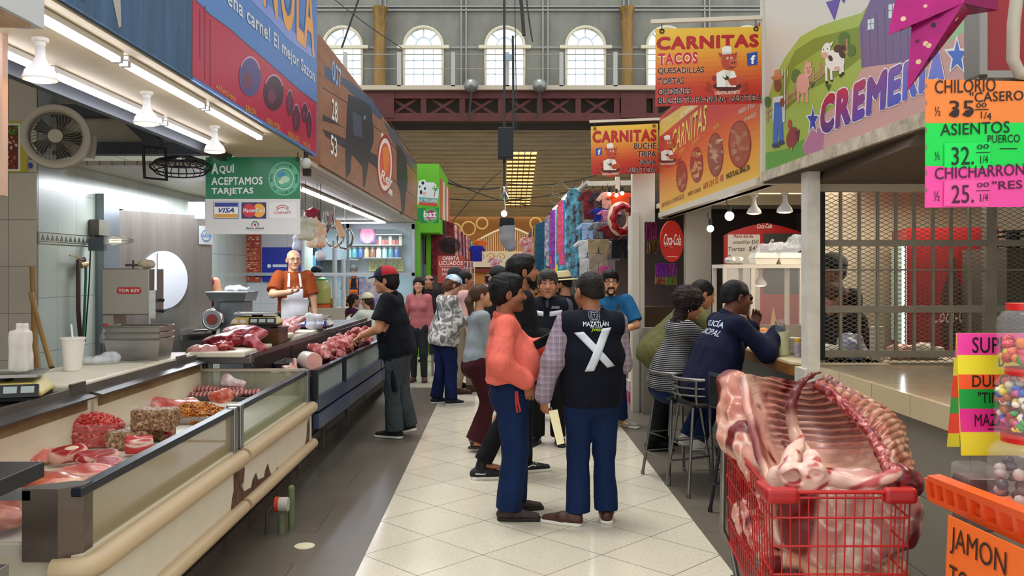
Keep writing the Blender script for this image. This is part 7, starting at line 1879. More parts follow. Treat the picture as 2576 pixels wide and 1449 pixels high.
def coke(parent,w,h,y,col,x=0,z=0):
 b = MB(col); b.text('Coca-Cola',(x - w / 2,y,z - h * .35),(w,0,0),(0,0,h),.015,.35)
 b.tube([V((x - w * .48 + w * t * .6,y,z - h * .5 + h * .12 * math.sin(t * 5))) for t in np.linspace(0,1,9)],[h * (.02 + .05 * math.sin(PI * t)) for t in np.linspace(0,1,9)],6,flat=.3)
 return b.build('lettering',PAINT(.4),parent)
coke(sgn,.33,.12,-.003,'#efe3dc')
MB().box(-.1,.1,-.003,-.001,-.17,-.16).build('small_print',mat('#d99a90',.5),sgn)
mb_ = thing('menu_board','red framed soda menu board with a handwritten list behind the warming case','menu board',aY(1925,640,9.6))
a = Art(planeY(9.6)); A = lambda x,y,l=0: a.fn(x,y,l)
under(mb_,panel('frame',[A(1822,860),A(1822,592),A(1840,582),A(1880,570),A(1925,560),A(1970,570),A(2005,580),A(2026,592),A(2026,860)],(0,.04,0),mat('#b01a1c',.35)))
a.poly([(1831,590),(1912,590),(1912,780),(1831,780)],'#d6cfc4'); a.poly([(1920,587),(2016,587),(2016,740),(1920,740)],'#3d3a3a'); a.l = 2
tx(a,'Menú del día',1846,598,1895,598,8,'#a0262c',.03); tx(a,'uesadillas $50',1843,615,1908,614,11,'#1c1a1c',.0,.2); tx(a,'Tortas  $40',1832,634,1908,632,13,'#1c1a1c',0,.2); tx(a,'Tacos',1832,654,1856,654,13,'#1c1a1c',0,.2)
tx(a,'Coca-Cola',1904,575,1942,574,12,'#efe3dc',.02,.35,l=1); tx(a,'Coca-Cola',1934,632,2010,622,30,'#e6e0dc',.02,.35)
under(mb_,a.done('writing',None))
# warming case
wc = thing('warming_case','white framed glass warming case with lamps on the food counter','warming case',aY(1920,885,8.2))
p0,p1 = aY(1824,882,8.0),aY(2016,672,8.0)
b = MB()
for x in (p0.x,lerp(p0.x,p1.x,.36),p1.x):
 for y in (8.0,8.4): b.box(x - .018,x + .018,y - .018,y + .018,1.05,p1.z)
b.box(p0.x - .02,p1.x + .02,7.98,8.42,p1.z - .01,p1.z + .025); b.box(p0.x - .02,p1.x + .02,7.98,8.42,1.05,1.08)
loc(b,wc.location).build('frame',mat('#ddd6c6',.45),wc)
loc(MB().box(p0.x,p1.x,7.99,7.994,1.08,p1.z),wc.location).build('glass',CLEAR,wc)
WARM = mat('#ffd9a0',.5,emit=8.,ecol='#ffc27a')
COOLB = mat('#eef4ff',.5,emit=14.,ecol='#e8f0ff')
def reflector(label,p,s_,em,par='ceiling',drop=.0,up=True,group='reflector lamps'):
 r = thing('reflector_lamp',label,'lamp',p,0,group); r.scale = (s_,) * 3
 MB().lathe([(.0,.0),(.03,0),(.03,-.012),(.018,-.016),(.018,-.03),(0,-.03)],None,16).build('socket',mat('#d8d4ca',.5),r,smooth=.6)
 MB().lathe([(.015,-.03),(.017,-.075),(.03,-.1),(.052,-.125),(.061,-.15),(.06,-.158)],None,24,cap=False).build('lamp_shade',mat('#e9e7e3',.25),r,smooth=.9,solid=.002)
 MB().lathe([(.058,-.152),(.04,-.164),(0,-.168)],None,24).build('bulb_face',em,r,smooth=1.)
 return r
for k,(px,py,Y,lab) in enumerate(((1897,492,7.6,'warm reflector lamp hanging lower over the food counter'),(1974,484,6.9,'warm reflector lamp near the white post of the food stall'))): reflector(lab,aY(px,py,Y),1.0,WARM)
reflector('warm reflector lamp inside the glass warming case',aY(1913,676,8.2),1.,WARM)
def bulb(label,p,m,r=.035):
 o = thing('light_bulb',label,'bulb',p); MB().sph((0,0,-.06),r,14).build('globe',m,o,smooth=1.); MB().cyl((0,0,-.035),(0,0,.03),.016,.02).build('socket',mat('#1a1a1c',.5),o); MB().tube([(0,0,.03),(-.03,0,.06),(-.02,0,.1)],.004,5).build('cable',BLACK,o); return o
bulb('white round bulb hanging next to the round soda sign',aY(1787,560,8.6),COOLB); bulb('bright white bulb under the food stall ceiling, higher of the two',aY(1835,527,7.9),COOLB,.042)
# things on the food counter
def foambox(label,px,py,Y,z):
 o = thing('foam_box',label,'food box',(at(px,Y),Y,z),0,'foam boxes'); FO = mat('#e9e4d8',.6)
 MB().lathe([(.095,0),(.115,.045)],None,4).build('base',FO,o); MB().lathe([(.117,.047),(.117,.055),(.095,.09),(0,.092)],None,4).build('lid',FO,o); o.rotation_euler = (0,0,PI / 4); return o
for k,(px,lab) in enumerate(((1920,'left foam box on top of the warming case'),(1982,'right foam box on top of the warming case'))): foambox(lab,px,0,8.15,p1.z + .027).scale = (1.35,1.35,1.2)
s = SDF(.03).ell((0,0,.05),(.2,.1,.06)).ell((.14,0,.09),(.1,.08,.07)).ell((-.15,0,.03),(.1,.07,.04))
o = flesh('plastic_bag','crumpled clear bag lying over the foam boxes','bag',s,mat('#dfe6ee',.15,alpha=.3),.01,.02,30,3); o.location = (at(1965,8.15),8.15,p1.z + .13)
s = SDF(.02).ell((0,0,.03),(.09,.05,.04)); o = flesh('foil','crumpled foil on the left end of the warming case','foil',s,mat('#b9b5ac',.3,.6),.008,.014,50,5); o.location = (at(1848,8.1),8.1,p1.z + .027)
rr = random.Random(6); s = SDF(.02)
for k in range(14): s.ell((rr.uniform(-.16,.16),rr.uniform(-.1,.1),.03 + rr.uniform(0,.08)),(rr.uniform(.03,.06),rr.uniform(.03,.05),.03))
o = flesh('fried_pork','heap of golden fried pork lit by the warming lamp','food',s,meat_mat('#a85a24','#d9914a','#efc890',14,1),.008,.006,40,2); o.location = (at(1905,7.7),7.7,1.052)
tag(MB().prism([(0,0,0),(.1,0,0),(.045,0,.27)],(0,.012,0)).build('wooden_paddle',mat('#c99a62',.6)),'pointed wooden board standing in the warming case','board').location = (at(1938,8.1),8.15,1.081)
def bottle(name,label,cat,p,prof,m,capm=None,cap=None,liquid=None,group=None,s_=1.):
 r = thing(name,label,cat,p,0,group); r.scale = (s_,) * 3
 MB().lathe(prof,None,24).build('bottle_body',m,r,smooth=.9)
 if liquid: MB().lathe(liquid[0],None,24).build('contents',liquid[1],r,smooth=.8)
 if cap: MB().lathe(cap,None,20).build('cap',capm,r,smooth=.6)
 return r
LEM = mat('#d9d6a0',.2,alpha=.8)
bottle('jar','clear jar of pale lemonade on the food counter by the police officer','jar',(at(1973,6.55),6.6,1.052),[(.0,0),(.055,0),(.058,.02),(.058,.19),(.045,.235),(.036,.25),(.036,.275)],CLEAR,None,None,([(0,.004),(.053,.004),(.054,.18),(0,.18)],LEM))
bottle('sauce_bottle','small sauce bottle with a yellow cap on the food counter','bottle',(at(2006,6.5),6.5,1.052),[(.0,0),(.026,0),(.027,.1),(.02,.11),(.0,.11)],mat('#8a7f92',.4,noise=(9.,.5,'#d9d0c2')),mat('#d9a022',.4),[(.022,.108),(.022,.135),(.0,.137)])
b = MB()
for k in range(9): b.lathe([(.062,k * .014),(.068,k * .014 + .012),(.0,k * .014 + .013)],None,20)
tag(b.build('foam_plates',mat('#e6e0d2',.6),None,smooth=.6),'stack of white foam bowls beside the white post','bowls').location = (2.27,6.75,1.052)
o = thing('green_bowl','green plastic bowl partly behind the white post','bowl',(2.33,6.3,1.052)); MB().lathe([(.0,0),(.035,0),(.06,.03),(.072,.06)],None,24,cap=False).build('shell',mat('#4f9a2c',.35),o,smooth=.9,solid=.003)
tag(MB().box(-.05,.05,-.03,.03,0,.14).build('napkin_pack',mat('#2a4aa0',.4,noise=(8.,.6,'#cfd6e6')),None,bev=.006),'blue napkin pack behind the lemonade jar','pack').location = (2.17,7.1,1.052)
# ---- cage, fridge and things inside
YC = 6.03
CG = mat('#8d8676',.5,.3,noise=(6.,.4,'#6b6457'))
cg = thing('security_grille','beige steel security grille with diamond mesh closing the stall','grille',(2.2,YC,1.07))
cl = lambda b,n,m=CG: loc(b,(2.2,YC,1.07)).build(n,m,cg)
X0,X1 = at(2058,YC),3.75
for px in (2113,2160,2206,2252,2298,2345,2390,2437): cl(MB().box(at(px,YC) - .009,at(px,YC) + .009,YC - .02,YC,1.1,2.3),'bar')
cl(MB().box(at(2474,YC),at(2500,YC),YC - .04,YC + .02,1.06,2.34).box(X0 + .02,X0 + .04,YC - .02,YC + .02,1.06,2.34),'post')
for py,h in ((612,.022),(679,.006),(777,.024),(889,.024)): z = aY(0,py,YC).z; cl(MB().box(X0 + .02,X1,YC - .035,YC - .012,z - h,z + h),'cross_rail')
b = MB(); nx_,dx,dz = 50,.0318,.0155
for r in range(76):
 z0_ = 1.055 + r * dz
 b.tube([(X0 + .03 + i * dx,YC + .006,z0_ + (dz if (i + r) % 2 else 0)) for i in range(nx_)],.0026,3)
cl(b,'diamond_mesh',mat('#7d7768',.5,.3))
cl(MB().box(X0 - .02,X0 + .03,YC - .05,YC + .04,1.08,2.3),'black_seal',mat('#0f0e10',.6))
struct('trim_4',MB().prism([(1.98,4.2,2.30),(2.02,4.2,2.38),(2.2,6.1,2.38),(2.16,6.1,2.29)],(2.4,.0,.0)),mat('#5a4c3a',.8),'dark boarding under the dairy sign')
struct('beam_cage',MB().box(2.16,4.0,5.93,6.0,2.24,2.36),mat('#b3a78e',.5),'cream lintel over the security grille')
struct('wall_cage',MB().box(2.92,4.7,7.85,7.9,1.0,2.5),mat('#b3a78f',.6),'cream back wall inside the caged stall')
ic = tag(MB().box(2.24,4.6,6.1,6.75,.96,1.05).build('inner_counter',mat('#b9ad92',.5)),'counter just inside the security grille','counter')
A_,dS,dF = V((3.27,6.98,1.0)),V((.65,-.16,0)),V((.146,.59,0))
fd_ = thing('soda_fridge','red soda fridge with a glowing glass door inside the cage','fridge',A_)
U = V((0,0,1.05))
RED2 = mat('#8f1418',.4)
MB().prism([V((0,0,-.98)),dS + V((0,0,-.98)),dS + dF + V((0,0,-.98)),dF + V((0,0,-.98))],(0,0,2.02)).build('cabinet',RED2,fd_)
n_ = dF.cross(V((0,0,1))).normalized() * -1
nn = V((-dS.x,-dS.y,0)).normalized()
MB().prism([dF * .08 + nn * .004 + V((0,0,.1)),dF * .92 + nn * .004 + V((0,0,.1)),dF * .92 + nn * .004 + V((0,0,.9)),dF * .08 + nn * .004 + V((0,0,.9))],nn * .01).build('door_glass',mat('#8fa89a',.2,emit=.35,noise=(8.,.6,'#5a7a5a')),fd_)
for t in (.06,): MB().prism([dF * t + nn * .015 + V((0,0,.08)),dF * (t + .05) + nn * .015 + V((0,0,.08)),dF * (t + .05) + nn * .015 + V((0,0,.92)),dF * t + nn * .015 + V((0,0,.92))],nn * .01).build('light_strip',mat('#e9f4ff',.5,emit=8.),fd_)
ns = dS.cross(V((0,0,1))).normalized(); ns = ns if ns.y < 0 else -ns
b = MB('#c9a27a'); q0 = dS * .5 + ns * .004
for r_,z in ((.03,.72),(.03,.6),(.09,.42),(.1,.25),(.09,.12)): pass
prof = [(.025,.8),(.03,.68),(.07,.55),(.085,.42),(.07,.32),(.085,.2),(.07,.1)]
b.poly([q0 + dS.normalized() * r_ + V((0,0,z)) for r_,z in prof] + [q0 - dS.normalized() * r_ + V((0,0,z)) for r_,z in reversed(prof)]); b.build('bottle_picture',mat('#4a2a22',.5),fd_)
b = MB(); b.text('Coca-Cola',dS * .28 + ns * .006 + V((0,0,.28)),dS * .5,V((0,0,.12)),.02,.3); b.build('lettering',mat('#d9b3a8',.5),fd_)
tag(MB().lathe([(0,0),(.05,0),(.05,.24),(0,.24)],None,24).build('paper_roll',mat('#d6cbb8',.7),None,smooth=.7),'upright paper towel roll inside the cage','paper roll').location = (at(2206,6.3),6.3,1.052)
for k,(px,lab,c,n) in enumerate(((2142,'blue and white bag behind the grille','#c9ced8','#3a4f9a'),(2262,'pile of pink and white packets behind the grille','#d9b3a4','#b3564e'),(2322,'white packets at the right behind the grille','#d9cfc0','#a88f7a'),(2088,'white foam cups low behind the grille','#e0d8c8','#b9ad98'))):
 s = SDF(.03).ell((0,0,.05 + .03 * (k == 0)),(.1,.08,.06 + .05 * (k == 0))).ell((.04,0,.05),(.1,.07,.05)); o = flesh('packet_bag',lab,'bag',s,mat(c,.4,noise=(16.,.8,n)),.01,.015,40,k); o.location = (at(px,6.35),6.35,1.052)
tag(MB().box(3.62,4.3,6.2,6.8,1.05,1.86).build('steel_cabinet',mat('#5d5a52',.4,.5)),'grey steel cabinet at the right end inside the cage','cabinet')
f_ = thing('box_fan','dark table fan lying on the grey cabinet','fan',(3.75,6.35,1.86)); b = MB()
for k in range(4): b.tube([(.16 * math.cos(t),.16 * math.sin(t),.02 + k * .035) for t in np.linspace(0,6.28,21)[:-1]],.006,5,closed=True)
b.build('fan_cage',mat('#2a2a2c',.4,.5),f_); MB().cyl((0,0,0),(0,0,.12),.05).build('motor',BLACK,f_)
# ---- star lantern, red box, price cards
st = thing('star_lantern','magenta metallic star lantern with punched stars and moons','lantern',aY(2385,30,3.0))
so = V(st.location); tips = [(2234,88),(2281,231),(2513,26),(2480,-190),(2300,-170)]; inn = [(2293,68),(2441,28),(2500,-80),(2390,-150),(2262,-50)]
ring = []
for k in range(5): ring += [aY(*tips[k],3.0) - so,aY(*inn[k],3.0) - so]
apx,apb = V((0,-.1,0)),V((0,.1,0)); MAG = mat('#a5176a',.25,.45,noise=(8.,.5,'#7a0f4a')); b = MB()
for k in range(10):
 b.poly([ring[k],ring[(k + 1) % 10],apx]); b.poly([ring[(k + 1) % 10],ring[k],apb])
b.build('shell',MAG,st)
b = MB('#2a0a1c'); rr = random.Random(4)
for k in range(10):
 for j in range(5):
  u,v = rr.uniform(.15,.7),rr.uniform(.1,.8); v *= (1 - u); c = ring[k] * u + ring[(k + 1) % 10] * v + apx * (1 - u - v); n = (ring[(k + 1) % 10] - ring[k]).cross(apx - ring[k]).normalized(); n = n if n.y < 0 else -n
  x_,y_,_ = frame(n); b.paint(rr.choice(('#2a0a1c','#2a0a1c','#d9b08a'))); q_ = rr.randint(0,2)
  b.poly([c + n * .001 + (x_ * math.cos(t) + y_ * math.sin(t)) * (.009 * (1 if (i % 2 == 0 or q_) else .45)) for i,t in enumerate(np.linspace(0,2 * PI,11)[:-1])])
b.build('punched_shapes',PAINT(.4),st); MB().tube([V((0,0,.26)),V((0,0,.6))],.004,5).build('cord',BLACK,st)
rb = thing('red_sign_box','red shop sign box with a metal edge at the top right corner','sign box',aY(2520,190,3.3)); ro_ = V(rb.location)
p0,p1 = aY(2457,190,3.3),aY(2700,-200,3.3)
loc(MB().box(p0.x + .03,p1.x,3.3,3.38,p0.z + .01,p1.z),ro_).build('box',mat('#9a0f14',.25),rb); loc(MB().box(p0.x,p0.x + .03,3.28,3.39,p0.z,p1.z).box(p0.x + .03,p1.x,3.28,3.34,p0.z - .012,p0.z + .015),ro_).build('metal_edge',mat('#8f8a84',.35,.8),rb)
loc(MB().tube([aY(2562,-40,3.1),aY(2550,60,3.1),aY(2548,150,3.1),aY(2565,185,3.1),aY(2600,190,3.1)],.022,10),ro_).build('conduit',mat('#b9ae9a',.5),rb,smooth=.8)
def handtext(a,t,x0,y0,x1,y1,h,w=.006,col='#1d1418',l=2.,dx=0): tx(a,t,x0,y0,x1,y1,h,col,w,0,None,l,dx)
pc = [('orange price card, top of the hanging stack',[(2327,199),(2640,206),(2640,312),(2328,310)],'#ef8235','#2a120c',[('CHILORIO',2352,236,2505,230,34),('"CASERO',2440,258,2575,252,26),('35',2388,293,2450,292,40),('00',2456,272,2482,270,12),('1/4',2468,298,2494,302,18),('½',2352,292,2366,292,24)]),
  ('bright green price card, middle of the hanging stack',[(2328,310),(2640,308),(2640,420),(2328,418)],'#0fd24a','#0c2a1a',[('ASIENTOS',2366,342,2540,334,30),('PUERCO',2485,360,2566,358,20),('½',2352,404,2364,402,22)]),
  ('bright pink price card, bottom of the hanging stack',[(2328,418),(2640,418),(2640,520),(2327,522)],'#ee4a9c','#4a1030',[('CHICHARRON',2352,452,2578,440,30),('"RES',2496,478,2572,474,22),('½',2350,506,2364,506,26)])]
for k,(lab,pts,c,ink,words) in enumerate(pc):
 Y = 2.72 - .004 * k
 r = sign_root('price_card',lab,'price card',aY(2460,pts[2][1],Y),'hanging price cards'); a = Art(planeY(Y))
 under(r,panel('card',[a.fn(*q_) for q_ in pts],(0,.003,0),mat(c,.55)))
 for w in words: handtext(a,*w,.008,ink)
 if k == 0: a.line([(2452,276),(2486,275)],2.5,ink,2); a.ell(2402,286,11,9,ink,l=2); a.ell(2436,285,10,9,ink,l=2)
 if k == 1: a.line([(2516,374),(2558,374)],2.5,ink,2)
 for y in (pts[0][1] + 12,pts[0][1] + 55): a.line([(2331,y),(2331,y + 10)],2,'#7a6a5a',2)
 under(r,a.done('handwriting',None))
 if k:
  P0 = ((2376,360),(2492,357),(2490,424),(2376,422)) if k == 1 else ((2376,454),(2488,452),(2488,520),(2374,518)); a = Art(planeY(Y - .006))
  sl = under(r,panel('price_slip',[a.fn(*q_) for q_ in P0],(0,.002,0),mat('#14dd54' if k == 1 else '#f2579f',.55)))
  y = P0[2][1]; handtext(a,'32.' if k == 1 else '25.',2394,y - 8,2450,y - 10,46,.005,ink); handtext(a,'00',2458,y - 48,2488,y - 50,12,.005,ink); handtext(a,'1/4',2466,y - 12,2486,y - 14,20,.005,ink); a.line([(2456,y - 40),(2490,y - 41)],2,ink,2)
  under(r,a.done('handwriting',None))
# A-frame card, jars, crate, ham card and their table
tb_ = thing('display_table','dark cloth covered table edge under the orange crate','table',(1.75,2.6,0)); loc(MB().box(1.33,2.1,2.2,3.0,0,.6),(1.75,2.6,0)).build('table_top',mat('#2a2522',.8),tb_,bev=.01)
af = sign_root('tent_card','neon paper tent card with handwritten sweets list, beside the stacked jars','card',aY(2460,1140,2.75)); a = Art(planeY(2.75))
rows = [(838,893,'#ee3f9c'),(893,942,'#ecdf2a'),(942,979,'#f05a22'),(979,1028,'#12a03a'),(1028,1087,'#e02f8c'),(1087,1146,'#e2d622')]
X_ = lambda y: 2406 + (y - 838) * .042
for y0,y1,c in rows: a.poly([(X_(y0),y0),(2640,y0),(2640,y1),(X_(y1),y1)],c,1)
for w in (('SUPER',2446,888,2560,888,40),('D',2512,922,2526,922,24),('DULCES',2446,974,2570,972,30),('"TIPICOS',2460,1014,2570,1014,28),('MAZAPAN',2452,1072,2580,1070,30)): handtext(a,*w,.01)
a.line([(2486,1080),(2520,1080)],3,'#1d1418',2)
under(af,a.done('handwriting',None)); under(af,panel('front_sheet',[a.fn(2406,838),a.fn(2640,838),a.fn(2640,1146),a.fn(2419,1146)],(0,.004,0),mat('#e2d622',.6)))
b = MB()
for (y0,y1),c in zip(((838,900),(900,945),(945,1000),(1000,1040),(1040,1090),(1090,1124)),('#ee3f9c','#ecdf2a','#f0401a','#12a03a','#f0401a','#e2d622')):
 b.paint(c); f = lambda y,q_: aY(2406 - (y - 838) * .085 * q_ + (y - 838) * .03 * (1 - q_),y,2.76 + .22 * (y - 838) / 300 * q_)
 b.poly([f(y0,0),f(y0,1),f(y1,1),f(y1,0)])
under(af,b.build('side_flap',PAINT(.6)))
def jar(label,px,y0,y1,Y,w,cont,lid='#c9201f',lid_h=22):
 zb,zt_ = aY(0,y1,Y).z,aY(0,y0,Y).z; h = zt_ - zb; R_ = w * Y / F / 2
 r = thing('candy_jar',label,'jar',(at(px,Y),Y,zb),0,'candy jars')
 prof = [(0,0),(R_ * .92,0),(R_,h * .04)]
 for k in range(5): prof += [(R_,h * (.1 + k * .14)),(R_ * .965,h * (.15 + k * .14)),(R_,h * (.2 + k * .14))]
 MB().lathe(prof + [(R_ * .8,h * .87),(R_ * .62,h * .9),(R_ * .62,h * .93)],None,28).build('plastic_body',CLEAR,r,smooth=1.)
 if lid: MB().lathe([(R_ * .68,h * .9),(R_ * .68,h),(0,h)],None,28).build('lid',mat(lid,.35),r,smooth=.5)
 n,cols,fill,size = cont; rr_ = random.Random(int(px + y0)); b = MB()
 for k in range(n):
  t = rr_.uniform(0,6.28); q_ = R_ * .86 * math.sqrt(rr_.random()) if rr_.random() < .3 else R_ * .86 - size; b.paint(rr_.choice(cols)); b.sph((q_ * math.cos(t),q_ * math.sin(t),h * .05 + size + rr_.random() * h * fill),(size,size * rr_.uniform(.6,1),size * rr_.uniform(.6,1)),8)
 tag(b.build('candies',PAINT(.3),r,smooth=1.),None,None,None,'stuff'); return r
BR = ('#b3241f','#2f8a2c','#d9701f','#d93a5a','#e0c020','#e86a50')
CN = ('#d94f9a','#e3cf2a','#2f9a3a','#2a4fb0','#a8581f','#e8dcc8','#b3241f')
jar('topmost candy jar with gumballs and a red lid',2580,763,932,2.62,130,(60,BR,.3,.019)); jar('middle candy jar packed with wrapped sweets',2585,925,1098,2.62,150,(170,CN,.62,.014)); jar('bottom ribbed candy jar, mostly empty and dark',2590,1090,1300,2.62,190,(50,('#3a2520','#5a3a2c','#4a4a4a','#b3a59a'),.5,.02)); bt_ = thing('sauce_pack','plastic wrapped pack of dark sauce behind the orange crate','pack',aY(2455,1330,2.8)); bo = V(bt_.location)
q0,q1 = aY(2412,1330,2.8),aY(2490,1165,2.8); loc(MB().box(q0.x,q1.x,2.75,2.85,q0.z,q1.z - .04),bo).build('sauce',mat('#2f0f0c',.3,noise=(12.,.5,'#5a1f16')),bt_,bev=.01); loc(MB().box(q0.x - .004,q1.x + .004,2.745,2.855,q0.z,q1.z),bo).build('wrapper',CLEAR,bt_,bev=.015); loc(MB().box(q1.x - .03,q1.x + .003,2.743,2.745,q0.z + .06,q0.z + .14),bo).build('label_patch',mat('#3a7fc4',.4),bt_)
cr_ = thing('plastic_crate','orange plastic crate rim tilting in at the lower right','crate',aY(2450,1300,2.5)); co2 = V(cr_.location); OR_ = mat('#e2541a',.4)
C0,C1,C2 = aY(2332,1196,2.75),aY(2600,1300,2.15),aY(2340,1262,2.75)
dn_ = C2 - C0; b = MB(); bk = V((.05,.02,0))
b.prism([C0,C1,C1 + dn_ * .28,C0 + dn_ * .22],bk); b.prism([C0 + dn_ * .8,C1 + dn_ * .85,C1 + dn_ * 1.05,C0 + dn_ * 1.0],bk)
for t in (0,.1,.2,.32,.45,.58,.72,.86,1): b.bar(C0 + (C1 - C0) * t + dn_ * .1 + bk * .5,C0 + (C1 - C0) * t + dn_ * .95 + bk * .5,.018,.05)
for t0,t1 in ((0,.1),(.1,0),(.3,.62),(.32,.6)): b.bar(C0 + (C1 - C0) * t0 + dn_ * .25 + bk * .4,C0 + (C1 - C0) * t1 + dn_ * .9 + bk * .4,.012,.02)
loc(b,co2).build('rim_side',OR_,cr_)
loc(MB().prism([C0 + bk + dn_,C1 + bk + dn_,C1 + bk + dn_ + V((.5,.1,0)),C0 + bk + dn_ + V((.5,.1,0))],(0,0,-.02)),co2).build('crate_floor',OR_,cr_)
hc = sign_root('price_card','orange handwritten ham card at the lower right corner','price card',aY(2450,1449,2.3)); HN = (aY(2385,1296,2.55),aY(2600,1395,2.1),aY(2600,1640,2.1),aY(2374,1560,2.55)); HN = (HN[0],HN[1],HN[1] + HN[3] - HN[0],HN[3]); under(hc,panel('card',list(HN),(.004,.004,0),mat('#ef6a1c',.5)))
b = MB('#2a120c'); u_,v_2 = HN[1] - HN[0],HN[3] - HN[0]; nrm = u_.cross(v_2).normalized(); nrm = nrm if nrm.x < 0 else -nrm
for t,a0,a1,b0,b1 in (('JAMON',.06,.74,.34,.08),('TOCINO',.06,.8,.66,.44)): b.text(t,HN[0] + u_ * a0 + v_2 * b0 + nrm * .003,u_ * (a1 - a0),v_2 * (b1 - b0),.0)
under(hc,b.build('handwriting',PAINT(.5)))
# ================================================================ LEFT STALL: lamps, tools, wall things
TUBE = mat('#eef2ff',.5,emit=15.,ecol='#e9edff')
def tube_light(label,a_,b_,m=TUBE,w=.035):
 r = thing('tube_light',label,'light',a_,0,'strip lights under the canopies'); d = V(b_) - V(a_)
 MB().bar(V((0,0,.02)),d + V((0,0,.02)),w * 1.3,.025).build('fixture',mat('#d8d6d0',.4),r); MB().bar((0,0,0),d,w,.022).build('tube',m,r)
 for t in (0,1): MB().bar(d * t,d * t + d.normalized() * (.03 if t == 0 else -.03),w * 1.2,.03).build('end_cap',mat('#bfbdb8',.4),r);
 return r
z_ = 2.645
for k,(y0,y1) in enumerate(((2.2,3.9),(3.95,5.0),(5.04,6.2))): tube_light(('nearest','middle','farthest')[k] + ' strip light of the row beside the sign edge',(-1.72,y0,z_),(-1.72,y1,z_))
for k,(y0,y1) in enumerate(((3.2,4.1),(4.15,5.5),(5.55,6.7))): tube_light(('nearest','middle','farthest')[k] + ' strip light of the inner row behind the reflector lamps',(-2.16,y0,z_),(-2.16,y1,z_))
for k,Y in enumerate((3.66,4.76,5.89)): reflector(('nearest and largest','middle','farthest')[k] + ' white reflector lamp under the butcher canopy',(-1.945,Y,2.68),1.12,WARM)
for k,(y0,y1) in enumerate(((9.2,12.2),(12.3,16.0))): tube_light(('near','far')[k] + ' wide tube light under the slatted soffit',(-2.16,y0,2.58),(-2.16,y1,2.58),TUBE,.07)
tube_light('crosswise tube light at the end of the slatted soffit',(-3.05,15.9,2.57),(-2.2,15.9,2.57),TUBE,.06)
bulb('spiral bulb in a glass jar shade hanging right of the green card sign',aY(770,392,7.1),mat('#cfd0c8',.2,alpha=.7),.045)
# wall fan
f_ = thing('wall_fan','beige wall fan hanging from the dark beam','fan',aY(142,345,6.5),0); f_.rotation_euler = (0,.12,.35); b = MB()
BE = mat('#a89c84',.5)
MB().lathe([(.19,.06),(.232,.05),(.236,-.02),(.2,-.06),(.185,-.05),(.19,.0),(.19,.06)],Matrix.Rotation(PI / 2,4,'X'),40,cap=False).build('fan_ring',BE,f_,smooth=1.,solid=.006)
for k in range(40):
 t = k * PI / 20; b.tube([V((r * math.cos(t + r * 2),-.05,r * math.sin(t + r * 2))) for r in (.05,.12,.19)],.003,4)
b.build('grille',mat('#6f675a',.5),f_); MB().cyl((0,-.07,0),(0,-.03,0),.05,n=24).build('hub',BE,f_); b = MB()
for k in range(5):
 t = k * 2 * PI / 5; b.poly([V((r * math.cos(t + q),.01 + dz_,r * math.sin(t + q))) for r,q,dz_ in ((.04,-.3,-.015),(.17,-.2,-.02),(.17,.45,.02),(.04,.5,.015))])
b.build('blade',mat('#3d3933',.5),f_,solid=.004); MB().cyl((0,.05,0),(0,.2,0),.1,.07,20).box(.05,.26,.08,.2,-.1,.08).build('motor_housing',BE,f_,bev=.01)
f_ = thing('pedestal_fan','black wire fan hanging sideways above the steel door','fan',aY(455,420,7.0)); b = MB()
for z,r in ((0,.24),(.04,.2),(-.04,.2),(.07,.12)): b.tube([(r * math.cos(t),r * .9 * math.sin(t),z) for t in np.linspace(0,6.28,25)[:-1]],.006,5,closed=True)
for k in range(24): t = k * PI / 12; b.tube([(.04 * math.cos(t),.04 * math.sin(t),.07),(.2 * math.cos(t),.18 * math.sin(t),.04),(.24 * math.cos(t),.216 * math.sin(t),0),(.2 * math.cos(t),.18 * math.sin(t),-.04)],.004,4)
b.build('cage',BLACK,f_); MB().tube([(-.3,0,.14),(-.3,0,-.12),(-.12,0,-.12),(-.12,0,.14)],.014,8,closed=True).build('bracket',BLACK,f_); f_.rotation_euler = (.35,.1,0)
# band saw
sw = thing('band_saw','steel band saw with a red oval badge in front of the cold room door','band saw',aY(330,900,6.95)); w0 = V(sw.location); L_ = lambda b,n,m,**k: loc(b,w0).build(n,m,sw,**k)
GS = mat('#8f887b',.35,.5,noise=(3.,.3,'#7a7266')); q = lambda x,y,Y=6.9: aY(x,y,Y)
p0,p1 = q(262,792),q(382,675); L_(MB().box(p0.x,p1.x,6.85,7.15,p0.z,p1.z),'head_box',GS,bev=.01)
p2 = q(288,900); L_(MB().box(p0.x,p2.x,6.88,7.12,1.0,p0.z + .02),'column',GS); L_(MB().box(p0.x - .05,q(440,0).x,6.8,7.2,.98,1.02).box(p0.x,q(420,0).x,6.85,7.15,.2,.98),'table',STEEL)
L_(MB().bar(q(392,790),q(393,636),.018),'guide_post',CHROME); L_(MB().box(q(382,0).x,q(399,0).x,6.84,6.9,q(0,800).z,q(0,730).z),'guide_block',STEEL)
for y in (755,782): L_(MB().cyl(q(399,y),q(407,y),.012).sph(q(409,y),.016,10),'knob',BLACK)
L_(MB().bar(q(377,860),q(377,790),.004,.012),'blade',STEEL); L_(MB().bar(q(316,667),q(356,667),.02).bar(q(335,675),q(335,655),.012),'tension_handle',mat('#3a332c',.5))
a = Art(planeY(6.848)); a.poly([(299 + 6 * math.cos(t),731 + 8.5 * math.sin(t)) for t in np.linspace(PI / 2,1.5 * PI,8)] + [(349 + 6 * math.cos(t),731 + 8.5 * math.sin(t)) for t in np.linspace(-PI / 2,PI / 2,8)],'#b3231f',1); tx(a,'TOR REY',298,735,352,735,8,'#d9d0c2',.04,l=2); under(sw,a.done('badge',None))
